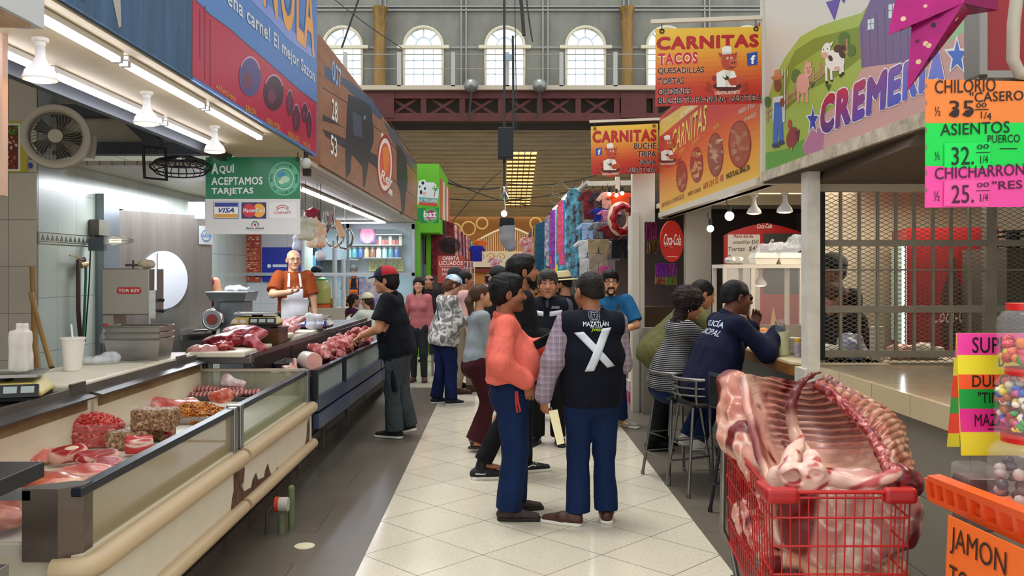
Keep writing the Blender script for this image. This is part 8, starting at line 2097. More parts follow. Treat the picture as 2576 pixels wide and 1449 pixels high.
s = SDF(.02).ell((0,0,.03),(.07,.04,.035)); o = flesh('rag','crumpled rag on top of the band saw','rag',s,mat('#b3a28c',.8),.007,.012,45,2); o.location = q(372,674)
MD = Matrix.Rotation(math.atan2(.93,.56),4,'Z'); dv = MD @ V((1,0,0)); dnm = MD @ V((0,-1,0)); dpt = lambda t,z: V((-3.76,8.5,.1)) + dv * t + dnm * .012 + V((0,0,z))
b = MB(); c_ = dpt(.52,1.5); b.prism([c_ + dv * (.30 * math.cos(t)) + V((0,0,.30 * math.sin(t))) for t in np.linspace(0,2 * PI,49)[:-1]],dnm * .006)
tag(b.build('round_cutting_mat',mat('#dfe3ec',.4)),'large white round disc fixed on the cold room door','disc')
b = MB(); c_ = dpt(1.06,1.98); b.prism([c_ + dv * x + V((0,0,z)) for x,z in ((-.09,-.1),(.09,-.1),(.09,.1),(-.09,.1))],dnm * .003); stk = tag(b.build('door_sticker',mat('#9fa2a0',.4)),'square blue stamp sticker at the upper corner of the cold room door','sticker')
b = MB(); b.tube([c_ + dnm * .005 + dv * (.06 * math.cos(t)) + V((0,0,.06 * math.sin(t))) for t in np.linspace(0,6.28,25)[:-1]],.004,5,closed=True); b.text('SAZON',c_ + dnm * .006 - dv * .07 + V((0,0,-.02)),dv * .14,V((0,0,.035)),.02); b.build('stamp',mat('#3f6a9a',.4),stk)
# door frame lamp, socket, hoses, sticks
wl_ = thing('cage_lamp','clear caged work lamp sticking out from the door frame','lamp',aY(262,606,7.9)); MB().lathe([(.0,0),(.035,.02),(.045,.1),(.035,.2),(.0,.27)],Matrix.Rotation(PI / 2,4,'Y'),20).build('glass_shade',CLEAR,wl_,smooth=1.); MB().cyl((.05,0,0),(.15,0,0),.014).build('filament',mat('#ffdf9a',.5,emit=6.),wl_); MB().box(-.13,.01,-.03,.03,-.09,.03).build('bracket',mat('#55585a',.4,.7),wl_)
b = MB()
for k in range(6): t = k * PI / 3; b.tube([(.0,.03 * math.cos(t),.03 * math.sin(t)),(.1,.05 * math.cos(t),.05 * math.sin(t)),(.27,.01 * math.cos(t),.01 * math.sin(t))],.003,4)
b.build('wire_guard',CHROME,wl_)
tag(MB().box(-3.79,-3.7,7.98,8.2,aX(230,592,-3.8).z,aX(230,553,-3.8).z).build('socket_box',mat('#5f5c4f',.5)),'grey electric box on the tile beside the steel door frame','box')
PW = lambda px,py: aX(px,py,-3.74)
h_ = thing('wall_pipe','brown water pipe with a brass tap rising up the green tile','pipe',PW(200,880)); ho = V(h_.location)
loc(MB().tube([PW(204,880),PW(202,850),PW(197,780),PW(197,655),PW(212,652)],.02,8),ho).build('riser',mat('#4a3a30',.5,.4),h_,smooth=.8); loc(MB().cyl(PW(200,668),PW(216,664),.03).bar(PW(205,650),PW(176,642),.012),ho).build('tap',mat('#b39a6a',.4,.5),h_)
for nm,lab,c,x0,x1 in (('hose','green garden hose hanging from the wall tap','#1f6a4a',216,208),('cable','black cable running down beside the green hose','#17191c',236,214)): tag(MB().tube([PW(x0,580 if nm == 'cable' else 668),PW(x0 - 8 if nm == 'cable' else x0,620 if nm == 'cable' else 700),PW(x0 - 12 if nm == 'cable' else x0 - 1,720),PW(x1 + 4,800),PW(x1,860)],.012 if nm == 'hose' else .007,6).build(nm,mat(c,.5)),lab,nm)
ST_ = mat('#a07c46',.6,noise=(8.,.5,'#7c5a2c'))
tag(MB().tube([aY(82,672,6.9),aY(88,860,6.75),aY(96,930,6.6)],.022,8).build('broom_stick',ST_,smooth=1.),'upright wooden broom stick against the beige tile','stick'); tag(MB().tube([aY(78,738,6.6),aY(100,820,6.5),aY(130,925,6.3)],.02,8).build('broom_stick',ST_,smooth=1.),'leaning wooden stick crossing the upright one','stick')
# on the near work counter
pk = thing('paper_packet','upright white paper packet standing on the yellow scale','packet',(-2.56,4.62,1.16)); s = SDF(.01).box((0,0,.11),(.05,.035,.11),rr=.012).box((.01,0,.23),(.03,.02,.03),rr=.01); s.build('paper',mat('#d9d2c6',.7),pk,.006,.005,40)
cu_ = thing('foam_cup','big white foam cup with a straw on the cutting board','cup',(at(183,5.62),5.62,1.052)); MB().lathe([(0,0),(.05,0),(.053,.01),(.073,.2),(.077,.2),(.077,.212),(.07,.212)],None,28).build('cup_body',mat('#e6e0d4',.6),cu_,smooth=.9); MB().cyl((0.01,0,.1),(-.01,0,.3),.006).build('straw',mat('#dfe6ea',.3),cu_)
bottle('bottle','plastic bottle of dark purple drink with a red cap by the band saw','bottle',(at(266,6.55),6.55,1.052),[(0,0),(.042,0),(.044,.03),(.044,.15),(.02,.2),(.016,.215),(.016,.225)],CLEAR,mat('#c2242a',.4),[(.018,.222),(.018,.245),(0,.246)],([(0,.004),(.041,.004),(.042,.1),(0,.1)],mat('#2a0f28',.2)))
for k,(z,h) in enumerate(((0,.15),(.115,.08),(.16,.08))): tub('steel_pan',('bottom deep steel pan of the stack on the cutting board','middle steel pan of the stack on the cutting board','top steel pan of the stack on the cutting board')[k],(at(352,6.35),6.35,1.052 + z),.4,.27,h,STEEL,.0,.014,'pan',.88,.003)
s = SDF(.02).ell((0,0,.025),(.12,.07,.03)).ell((.07,.02,.04),(.06,.05,.04)).ell((-.08,0,.03),(.06,.05,.03)); o = flesh('plastic_bag','crumpled clear plastic bag beside the foam cup','bag',s,mat('#e3e9ee',.12,alpha=.5),.008,.016,45,8); o.location = (at(250,6.0),6.0,1.055)
for k,(x0,y0,x1,y1) in enumerate(((205,905,390,911),(250,902,400,908))):
 kn = thing('knife',('front','back')[k] + ' long knife with a white handle on the cutting board','knife',aZ(x0,y0,1.06),0,'knives'); ko = V(kn.location); A0,A1 = V(),aZ(x1,y1,1.06) - ko
 MB().bar(A0,A1 * .3,.026,.018).build('handle',mat('#e2dcc8',.5),kn,bev=.005); MB().prism([A1 * .3 + V((0,0,-.002)),A1 * .3 + V((0,.03,-.002)),A1 * .9 + V((0,.02,-.002)),A1 + V((0,0,-.002))],(0,0,.003)).build('blade',STEEL,kn)
s = SDF(.02).ell((0,0,.012),(.06,.03,.015)); o = flesh('meat_scrap','pink meat scrap lying by the knives','meat',s,PORK,.006,.006,60,3); o.location = aZ(300,900,1.055)
# grinder
gr_ = thing('meat_grinder','steel meat grinder with a wide feed tray behind the counter','grinder',aY(585,860,9.0)); w0 = V(gr_.location); L_ = lambda b,n,m,**k: loc(b,w0).build(n,m,gr_,**k); q = lambda x,y,Y=9.0: aY(x,y,Y); GRY = mat('#8b9094',.35,.7)
p0,p1 = q(530,757),q(638,733); L_(MB().prism([(p0.x,8.8,p1.z),(p1.x,8.8,p1.z),(p1.x - .04,8.83,p0.z),(p0.x + .06,8.83,p0.z)],(0,.4,0)),'feed_tray',GRY,bev=.008); p0,p1 = q(560,870),q(622,757); L_(MB().box(p0.x,p1.x,8.9,9.2,1.05 - .85,p1.z),'housing',mat('#7d8286',.4,.5),bev=.01)
c = q(556,800); L_(MB().cyl(c + V((0,-.28,0)),c + V((0,.1,0)),.085,.1,24),'barrel',GRY,smooth=.7); L_(MB().tube([c + V((.092 * math.cos(t),-.26,.092 * math.sin(t))) for t in np.linspace(0,6.28,25)[:-1]],.022,8,closed=True),'ring_nut',CHROME,smooth=1.); L_(MB().cyl(c + V((0,-.29,0)),c + V((0,-.27,0)),.055,n=20),'plate_meat',mat('#8a3a38',.5)); L_(MB().cyl(c,q(560,757),.075,.09,18),'feed_neck',GRY)
s = SDF(.02).ell((0,0,.03),(.13,.08,.035)); o = flesh('plastic_bag','white plastic bag on the tray of the grinder','bag',s,mat('#dfe4ea',.3,alpha=.7),.01,.02,40,6); o.location = q(600,733) + V((0,0,-.01))
# partition posters
def flat(name,label,cat,x0,y0,x1,y1,Y,col,fill=None,grp=None):
 r = sign_root(name,label,cat,aY((x0 + x1) / 2,y1,Y),grp); a = Art(planeY(Y)); under(r,panel('sheet',[a.fn(x0,y0),a.fn(x1,y0),a.fn(x1,y1),a.fn(x0,y1)],(0,.006,0),mat(col,.5)))
 if fill: a.l = 1; fill(a); under(r,a.done('print',None))
 return r
def rows_(a,x0,x1,y0,y1,n,cols,seed=1):
 r_ = random.Random(seed)
 for k in range(n):
  y = y0 + (y1 - y0) * k / n; x = x0
  while x < x1 - 4: w = r_.uniform(4,12); a.poly([(x,y),(min(x + w,x1),y),(min(x + w,x1),y + (y1 - y0) / n * .5),(x,y + (y1 - y0) / n * .5)],r_.choice(cols)); x += w + r_.uniform(2,5)
flat('menu_poster','tall orange menu poster on the white partition','poster',603,590,656,708,12.95,'#b5482c',lambda a: rows_(a,607,652,596,704,22,('#d9b08a','#e3d2c0','#c98a4a','#8a2f1f')))
flat('blue_sign','blue sign with a white dot and bar behind the butcher','sign',659,622,756,708,12.94,'#1428a0',lambda a: (a.ell(677,669,5,5,'#dfe4f2'),a.poly([(686,665),(722,665),(722,672),(686,672)],'#dfe4f2'),a.poly([(690,684),(700,694),(680,694)],'#dfe4f2')))
for k,t in enumerate(((473,508,515,550,9.3),(512,590,548,670,12.9),(557,675,568,715,12.9))): flat('notice',('white notice sheets above the cold room door','pinkish notice sheet beside the cold room door','blue label strip left of the menu poster')[k],'notice',*t,('#cfd6e2','#c9b9c6','#2a3f9a')[k],lambda a,t=t: rows_(a,t[0] + 3,t[2] - 3,t[1] + 4,t[3] - 4,8,('#9aa6c2','#b98a98')))
RAILM = mat('#a9adb0',.35,.7)
struct('rail_partition',MB().box(-4.4,-1.7,12.9,12.96,aY(0,694,12.9).z,aY(0,686,12.9).z),RAILM,'aluminium rail across the stall behind the butcher')
# hanging bags and sieves above the dark counter
for k,(px,y0,y1,Y,w,c,n,lab) in enumerate(((768,540,606,9.0,.11,'#d8d6cc','#b9b48a','clear bag of packaging hanging right of the green card sign'),(797,548,625,9.2,.1,'#e0d8c2','#d9702a','bag with an orange and white carton hanging over the counter'),(788,524,556,9.4,.09,'#8a1230','#5a0a1c','dark red cloth hanging under the tube light'),(806,628,655,9.2,.06,'#dfe0e4','#b9bcc4','white cloth tag below the hanging bags'),(748,590,632,9.0,.05,'#cfd6e6','#aab6d2','pale plastic strip hanging behind the head of the butcher'))):
 p,q_ = aY(px,y1,Y),aY(px,y0,Y); h = q_.z - p.z; s = SDF(.02).box((0,0,h * .45),(w,.04,h * .42),rr=.03).seg((0,0,h * .8),(0,0,h),w * .5,.015); o = flesh('hanging_bag',lab,'bag',s,mat(c,.3,noise=(14.,.8,n)),.01,.014,35,k); o.location = p; MB().tube([(0,0,h * .95),(0,0,max(h,2.62 - p.z))],.003,4).build('string',BLACK,o)
for k,(px,py,rx) in enumerate(((842,595,.1),(868,600,.085))): tag(MB().tube([aY(px,py,9.6) + V((rx * math.cos(t),.03 * math.sin(t),.115 * math.sin(t))) for t in np.linspace(0,6.28,25)[:-1]],.012,6,closed=True).tube([aY(px,py - 22,9.6),aY(px,520,9.6)],.003,4).build('sieve_ring',CHROME,smooth=1.),('left','right')[k] + ' steel sieve ring hanging over the dark counter','sieve')
tag(MB().cyl(aY(848,555,9.5),aY(862,597,9.5),.035).build('rolling_pin',mat('#c9a07c',.5)),'short tan roll hanging in the sieve rings','roll')
b = MB()
for k in range(7): x = 815 + k * 4; b.tube([aY(x,532,9.9),aY(x + (k % 3 - 1) * 4,560,9.9),aY(x + 3,566,9.9)],.006,5)
tag(b.build('meat_hooks',CHROME,smooth=1.),'cluster of steel hooks hanging under the slatted soffit','hooks')
# ================================================================ JUICE BAR at the end of the left row
YJ = 17.9
struct('wall_juice',MB().box(-4.6,-1.75,18.4,18.5,0,2.75),mat('#9fb3bd',.5),'pale blue back wall of the juice bar'); struct('trim_5',MB().box(aY(1045,0,16.9).x,aY(1057,0,16.9).x,16.9,17.0,0,2.66).box(aY(1072,0,18).x,aY(1083,0,18).x,18.0,18.1,0,2.6),mat('#5fae1c',.4),'bright green posts beside the juice bar')
struct('wall_juice_side',MB().box(-1.7,-1.62,17.2,20.5,0,2.55),mat('#5d6468',.5),'grey side wall past the green posts'); tag(MB().box(-3.6,-1.75,16.1,16.7,0,1.0).build('juice_counter',mat('#c9bfa8',.5)),'cream juice bar counter behind the seated customers','counter')
fr_b = MB()
for px in (872,1036): fr_b.box(at(px,16.85),at(px + 7,16.85),16.82,16.88,1.2,2.6)
fr_b.box(-3.4,at(1043,16.85),16.82,16.88,2.5,2.6).box(-3.4,at(1043,16.85),16.82,16.88,aY(0,694,16.8).z,aY(0,686,16.8).z); struct('window_20',fr_b,RAILM,'aluminium framed window of the juice bar'); tag(MB().box(-3.0,-1.75,16.84,16.846,1.65,2.5).build('window_pane',CLEAR),'clear pane of the juice bar window','pane',None,'structure')
for k,(py,x0,x1) in enumerate(((616,874,1014),(648,918,1012),(590,945,1014),(652,790,905))): p = aY(x0,py,18.2); tag(MB().box(p.x,at(x1,18.2),18.0,18.4,p.z - .02,p.z).build('wall_shelf',RAILM),('shelf with red packets','shelf with jars','top shelf of the juice bar','low shelf by the fridge')[k] + ' on the blue juice bar wall','shelf')
rr = random.Random(9)
for k in range(9): px = 877 + k * 15.2; p = aY(px,648,18.15); c = ('#9fc9c9','#3f8f9a','#2a5aa0','#b9a07c','#8a5a3c','#d9d6cc')[k % 6]; r = bottle('jar',('first','second','third','fourth','fifth','sixth','seventh','eighth','ninth')[k] + ' jar from the left on the lower juice bar shelf','jar',p,[(0,0),(.055,0),(.055,.16),(.04,.19),(.04,.2)],mat(c,.25),mat('#dcdcd8',.4),[(.042,.2),(.042,.225),(0,.225)],None,'shelf jars')
for k in range(8): p = aY(948 + k * 8.5,616,18.1); tag(MB().box(-.03,.03,-.03,.03,0,.1 + .08 * (k % 3 == 1)).build('packet',mat(('#b9423a','#d9c9b8','#c2665a')[k % 3],.5)),'small red and white packet on the upper juice bar shelf','packet','red packets').location = p
r = flat('neon_picture','glowing pink and violet neon picture of a robed figure','picture',905,570,944,609,18.0,'#7a4fb0'); a = Art(planeY(18.0)); a.l = 2; a.ell(924,590,15,18,'#d9a24a'); a.ell(924,592,9,15,'#3f7f6a'); a.ell(924,580,4,5,'#b98a6a',l=3); a.ring(924,590,16,19,2.4,'#ff7fb0'); under(r,a.done('glow',None,mat('attr',.5,emit=1.2,ecol='#ff6fb0')))
for k,x0 in enumerate((928,975)): flat('yellow_poster',('left','right')[k] + ' yellow price poster under the juice bar shelves','poster',x0,652,x0 + 40,682,18.3,'#c2c22c',lambda a,x0=x0: rows_(a,x0 + 4,x0 + 36,656,680,5,('#6a6f2a','#8a8f2c')))
for k,px in enumerate((755,776)): p = aY(px,740,17.6); r = thing('drinks_fridge',('left','right')[k] + ' glass door drinks fridge glowing blue behind the butcher','fridge',(p.x,17.6,0)); MB().box(0,.17,0,.5,0,2.25).build('cabinet',mat('#1f3448',.4),r); MB().box(.02,.15,-.01,0,.6,2.0).build('door_glass',mat('#4f93b5',.3,emit=.5),r); b = MB(); [b.box(.05,.12,-.02,-.011,.9 + j * .1,.95 + j * .1) for j in range(9)]; b.build('bottles',mat('#bfe6f2',.3,emit=1.),r)
jb = thing('juice_barrel','ribbed yellow green juice barrel with a green lid','barrel',(at(810,16.3),16.3,1.0)); MB().lathe([(.0,.06),(.12,.06)] + [(.16 + .008 * (k % 2) - .05 * max(0,k - 8) / 4,.08 + k * .035) for k in range(13)] + [(.09,.52)],None,28).build('barrel_body',mat('#b3b065',.25,alpha=.9),jb,smooth=1.); MB().lathe([(.1,.51),(.1,.54),(.03,.57),(0,.58)],None,24).build('lid',mat('#2f9a2c',.4),jb,smooth=.8); MB().lathe([(.0,0),(.17,0),(.17,.06),(0,.06)],None,28).build('base',mat('#c9581f',.5),jb)
for k,(px,y0,y1) in enumerate(((842,605,770),(864,648,765))):
 p,h = aY(px,y1,16.3),aY(px,y0,16.3).z - 1.0; p.z = 1.0; b = MB(); [b.lathe([(.04,j * .035),(.05,j * .035 + .033)],None,14) for j in range(int(h / .035))]; tag(b.build('cup_stack',mat('#dcdfe2',.5)),('taller','shorter')[k] + ' tower of white cups on the juice bar','cups').location = p
for k,(px,c,n,lab) in enumerate(((905,'#2a4fae','#dfe6f2','blue snack bags on the juice bar'),(945,'#d9b02a','#a84a1c','yellow snack bag on the juice bar'),(838,'#d9a92a','#7a3a1c','yellow sweet bag in front of the cup tower'),(790,'#dfe0e2','#c9ccd2','white plastic bag standing beside the pork pile'))): s = SDF(.02).box((0,0,.09),(.09,.05,.09),rr=.04); o = flesh('snack_bag',lab,'bag',s,mat(c,.3,noise=(14.,.8,n),alpha=.55 if k == 3 else 1.),.012,.016,36,k); o.location = aY(px,790 if k < 3 else 792,16.35 if k < 3 else 9.5); o.location.z = 1.0 if k < 3 else 1.055
tag(MB().box(at(903,16.2),at(958,16.2),16.2,16.23,1.0,1.55).build('menu_stand',mat('#d9d2c6',.5,noise=(7.,.8,'#4a4aa8'))),'white and violet menu stand on the juice bar','stand')
# ================================================================ FAR AISLE: clothes, signs, hanging things
YS = 16.2
r = flat('smoothie_sign','brick red smoothie offer sign under the black fan','sign',1101,643,1167,712,YS,'#a84030',lambda a: (tx(a,'OFERTA',1113,655,1155,655,10,'#efe3dc',.02),tx(a,'LICUADOS',1105,667,1164,667,10,'#efe3dc',.02),a.line([(1107,670),(1161,670)],1,'#efe3dc'),tx(a,'FRESA   $65',1112,683,1164,683,8,'#d9c9c6',.02),tx(a,'DURAZNO $70',1112,694,1164,694,8,'#d9c9c6',.02)))
under(r,MB().box(at(1103,YS),at(1165,YS),YS + .01,YS + .04,0,aY(0,712,YS).z).build('stand',mat('#2a2a2c',.6)))
r = thing('round_fan','black wire fan above the smoothie sign','fan',aY(1132,618,YS)); b = MB()
for q_ in range(1,8): b.tube([(.033 * q_ * math.cos(t),-.03 * (1 - q_ / 9),.024 * q_ * math.sin(t)) for t in np.linspace(0,6.28,21)[:-1]],.005,4,closed=True)
b.build('cage',BLACK,r); MB().lathe([(.0,0),(.2,0)],Matrix.Rotation(PI / 2,4,'X') @ Matrix.Diagonal((1,.74,1,1)),20).build('blade',mat('#2c2e30',.4,alpha=.7),r); MB().tube([(0,.03,0),(-.1,.1,.2),(-.12,.1,.45)],.02,6).build('bracket',BLACK,r)
r = thing('wire_rack','white wire display rack beside the smoothie sign','rack',(at(1180,17),17,0)); b = MB(); zt_ = aY(0,658,17).z
for k in range(4): b.box(-.11 + k * .07,-.1 + k * .07,0,.01,0,zt_)
for k in range(10): b.box(-.11,.12,0,.01,zt_ - k * .12 - .01,zt_ - k * .12)
b.build('wires',WHITE,r)
HANG = mat('#2a2522',.5)
def garment(label,px,y0,y1,w,Y,c,c2=None,kind='shirt',grp='clothes on the racks',rz=0.):
 p,q_ = aY(px,y1,Y),aY(px,y0,Y); h = q_.z - p.z; hw = w / 2; r = thing('garment',label,'clothing',(p.x,Y,p.z),rz,grp); m = mat(c,.85,noise=(7.,1. if c2 else .3,c2 or '#1a1a1c'),bump=(6,.7,.06))
 if kind == 'pants': s = [(-hw,h),(hw,h),(hw * 1.05,0),(hw * .15,0),(0,h * .7),(-hw * .15,0),(-hw * 1.05,0)]
 elif kind == 'long': s = [(-hw,h * .95),(-hw * .3,h),(hw * .3,h),(hw,h * .95),(hw * 1.1,h * .2),(hw * .75,h * .18),(hw * .7,0),(-hw * .7,0),(-hw * .75,h * .18),(-hw * 1.1,h * .2)]
 else: s = [(-hw * .7,h * .96),(-hw * .25,h),(0,h * .95),(hw * .25,h),(hw * .7,h * .96),(hw * 1.15,h * .66),(hw * .85,h * .6),(hw * .68,h * .72),(hw * .66,0),(-hw * .66,0),(-hw * .68,h * .72),(-hw * .85,h * .6),(-hw * 1.15,h * .66)]
 MB().prism([(x,0,z) for x,z in s],(0,.05,0)).build('cloth',m,r,bev=.004 if kind == 'pants' else .014); MB().tube([(-hw * .6,.025,h * .93),(0,.025,h + .03),(hw * .6,.025,h * .93)],.006,4).tube([(0,.025,h + .03),(0,.025,h + .09)],.005,4).build('hanger',HANG,r); return r
G_ = [('maroon jersey hanging top left on the front rack',1492,478,552,.42,'#4a1018','#8a2a34'),('dark printed shirt beside the maroon jersey',1516,480,556,.4,'#1c1c24','#5a4a50'),('pale pink shirt lit by the bulbs',1537,482,548,.4,'#d9a9a0',None),('orange shirt at the top right of the front rack',1562,484,530,.4,'#d9481c',None),('royal blue top in the second row of the rack',1510,524,558,.3,'#14248a',None),('pink shirt in the second row beside the blue top',1533,528,562,.34,'#c9789a',None),
  ('light blue shirt with a dark collar in the middle row',1487,560,610,.4,'#9fb9e0',None),('black and white camouflage shirt in the middle row',1516,558,610,.4,'#24262c','#9aa0a8'),('black and red top behind the inflatable ring',1540,566,606,.4,'#15101a','#a01c22'),('white jacket with black sleeves over white trousers',1479,604,650,.4,'#d8d8dc',None),('striped shirt in the lower row',1542,606,655,.34,'#8f8aa0','#d8d4dc')]
for k,g_ in enumerate(G_): garment(g_[0],g_[1],g_[2],g_[3],g_[4],13.0 - .03 * k,g_[5],g_[6])
for k,(lab,px,y0,y1,w,c) in enumerate((('white trousers at the bottom left of the front rack',1478,650,722,.22,'#d3d2d4'),('khaki cargo shorts in the lower row',1506,602,640,.3,'#a8926f'),('beige trousers under the khaki shorts',1506,640,706,.26,'#a3937c'),('black shorts below the inflatable ring',1566,602,650,.3,'#15151a'))): garment(lab,px,y0,y1,w,12.62 - .03 * k,c,None,'pants')
SC_ = ['#3a1018','#1c2a4a','#2a7ab8','#d9489a','#5fb8d0','#c9d93a','#7a4ad0','#e0582a','#1f4ad0','#d9d9e0','#8a1c2a','#1a8a8a','#d9a02a','#15151c']
nm_ = ('first','second','third','fourth','fifth','sixth','seventh','eighth','ninth','tenth','eleventh','twelfth')
for k in range(12): Y = 13.5 + k * .75; px = CX + F * (1.12 + .03 * (k % 3)) / Y; garment(nm_[k] + ' bright printed garment counting back along the side rail',px,HZ - (2.98 - 1.7) * F / Y,HZ + (.1 - .25 * (k % 3)) * F / Y * -1 if k % 2 else HZ - (1.55 - 1.7 + .1 * (k % 4)) * F / Y,.36,Y,SC_[k],SC_[(k * 5 + 4) % 12],'long',rz=-1.05)
for k in range(10): Y = 22.5 + k * .9; garment(nm_[k] + ' dull garment deep in the right hand clothes row',CX + F * 1.25 / Y,HZ - 1.28 * F / Y,HZ + .3 * F / Y,.7,Y,('#2a5a7a','#a88a3a','#8a1c1c','#d9d2c6','#b81c1c')[k % 5],None,'long')
for k in range(12): Y = 18.2 + k * 1.0; garment(nm_[k] + ' garment in the clothes row beyond the green sign',CX - F * 1.28 / Y,HZ - 1.05 * F / Y,HZ + .1 * F / Y,.6,Y,('#5a0f1c','#d9d2dc','#c2641f','#b9a0c9','#1a1a22','#8f8fa0')[k % 6],('#8a2a34','#c9482a')[k % 2],'long')
for lab,px,y0,y1,w,Y,c,c2 in (('royal blue jersey with white lettering at the far left stall',1199,617,658,.5,27,'#14209a',None),('orange shirt behind the blue jersey',1207,604,632,.5,28,'#e0641f',None),('mint shirt beside the far orange shirt',1182,608,625,.4,28.2,'#8fd0b0',None),('red and white jersey far down the aisle',1245,648,680,.45,29,'#c2242a','#dfe2ea'),('red jersey at the start of the far right row',1332,596,650,.6,24,'#c21c22','#e6dcd8')): garment(lab,px,y0,y1,w,Y,c,c2)
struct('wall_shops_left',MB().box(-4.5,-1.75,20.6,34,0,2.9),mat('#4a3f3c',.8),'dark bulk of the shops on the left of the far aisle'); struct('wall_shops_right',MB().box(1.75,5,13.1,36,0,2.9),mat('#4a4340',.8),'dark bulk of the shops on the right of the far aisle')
struct('wall_hall_left',MB().box(-8.2,-8,-2,48,0,6.2),mat('#8f887a',.8),'plain side wall of the hall behind the left stalls'); struct('wall_hall_right',MB().box(8,8.2,-2,48,0,6.2),mat('#8f887a',.8),'plain side wall of the hall behind the right stalls')
b = MB().bar((at(1478,13),13,aY(0,462,13).z),(at(1590,13),13,aY(0,460,13).z),.05,.07).bar((1.3,13,3.02),(1.2,32,3.08),.05,.05).bar((1.75,13.0,0),(1.75,13.0,3.1),.06)
tag(b.build('clothes_rail',mat('#c9c4ba',.4)),'white rail frame carrying the clothes on the right','rail')
for k,(y0,y1) in enumerate(((14.2,15.6),(16.4,18.4))): tube_light(('nearer','farther')[k] + ' tube light along the clothes rail',(1.16,y0,2.98),(1.12,y1,2.98),TUBE,.05)
for k,(px,py) in enumerate(((1533,478),(1551,481),(1565,476))): bulb(('left','middle','right')[k] + ' warm bulb hanging over the front clothes',aY(px,py,12.8),WARM,.03)
r = thing('pool_float','inflatable ring with red icing hanging at the front of the clothes stall','pool float',aY(1563,551,12.45)); r.rotation_euler = (0,0,.35); RG = lambda R0,r0,z0: [V((R0 * 1.0 * math.cos(t),z0,R0 * 1.25 * math.sin(t))) for t in np.linspace(0,2 * PI,33)[:-1]]
MB().tube(RG(.15,0,0),.065,14,closed=True).build('ring',mat('#d9b99a',.3),r,smooth=1.); b = MB(); pts = RG(.15,0,-.03); b.tube(pts,[.05 + .008 * math.sin(k * 1.7) for k in range(32)],12,closed=True); b.build('icing',mat('#a31f24',.2),r,smooth=1.)
flat('price_tag','pink handwritten price tag above the bearded person','price tag',1510,669,1533,690,12.4,'#d93a8c',lambda a: tx(a,'120',1514,683,1529,681,9,'#4a1030',0,.2))
for k,(px,y0,y1,c,n,lab) in enumerate(((1640,560,605,'#c22a7a','#4a1030','pink bag hanging in the souvenir doorway'),(1663,664,697,'#5a3ad0','#d93aa0','left bunch of violet bracelets in the souvenir doorway'),(1688,664,697,'#8a4ab8','#d95a9a','right bunch of violet bracelets in the souvenir doorway'),(1662,698,716,'#b81c22','#d9b08a','red key charms under the bracelets'),(1690,698,718,'#c98a3a','#3ad05a','mixed key charms with a green tag'),(1642,606,640,'#1c161a','#b3803a','dark bag with a tan strap in the souvenir doorway'))):
 Y = 12.0; p,q_ = aY(px,y1,Y),aY(px,y0,Y); h = q_.z - p.z; b = MB(); rr = random.Random(k)
 for j in range(7): b.tube([V((-.07 + j * .023,rr.uniform(-.02,.02),h)),V((-.07 + j * .023 + rr.uniform(-.01,.01),rr.uniform(-.02,.02),h * .5)),V((-.07 + j * .023,0,rr.uniform(0,.1) * h))],.012,6)
 b.tube([V((-.08,0,h)),V((.08,0,h))],.008,5); o = tag(b.build('souvenir_bunch',mat(c,.5,noise=(30.,1.,n)),smooth=1.),lab,'souvenirs','souvenirs in the doorway'); o.location = p
tag(MB().box(1.75,2.6,11.8,12.3,0,1.2).build('shop_table',mat('#6a5438',.6)),'brown shop table in the souvenir doorway','table')
cb_ = thing('steel_cart','dark steel cart standing beside the capped person','cart',(-.85,13.9,0)); MB().box(-.3,.3,0,.6,.35,.9).build('cabinet',mat('#1c1b1b',.5),cb_); MB().box(-.33,.33,-.03,.63,.9,.95).build('top',STEEL,cb_)
for sx in (-.25,.25): MB().cyl((sx,.05,0),(sx,.05,.35),.02).build('leg',STEEL,cb_)
gs = thing('trinket_rack','narrow rack of keyrings and yellow cords beside the bearded person','rack',(at(1598,11.6),11.6,0)); MB().box(-.1,.1,.02,.05,0,2.25).build('board',mat('#3a3338',.6),gs); rr = random.Random(21)
for k in range(34):
 z = .6 + (k // 4) * .18 + rr.uniform(-.03,.03); x = -.085 + (k % 4) * .055; MB().tube([(x,0,z),(x + rr.uniform(-.01,.01),-.02,z - rr.uniform(.06,.16))],rr.uniform(.008,.016),5).build('keyring',mat(rr.choice(('#d9c92a','#c22a3a','#d9d6d0','#2a7ab8','#8a4ab8','#2f9a4a','#d98a2a')),.4),gs)
for k,(z,c) in enumerate(((.28,'#c23a5a'),(.5,'#d9d2cc'))): tag(MB().box(-.12,.12,-.3,-.02,z,z + .14).build('gift_box',mat(c,.5,noise=(14.,.8,'#8a2a3a'))),('lower pink','upper pale')[k] + ' gift box on the floor stack by the trinket rack','box').location = (at(1597,11.4),11.4,-.28 if k == 0 else -.36)
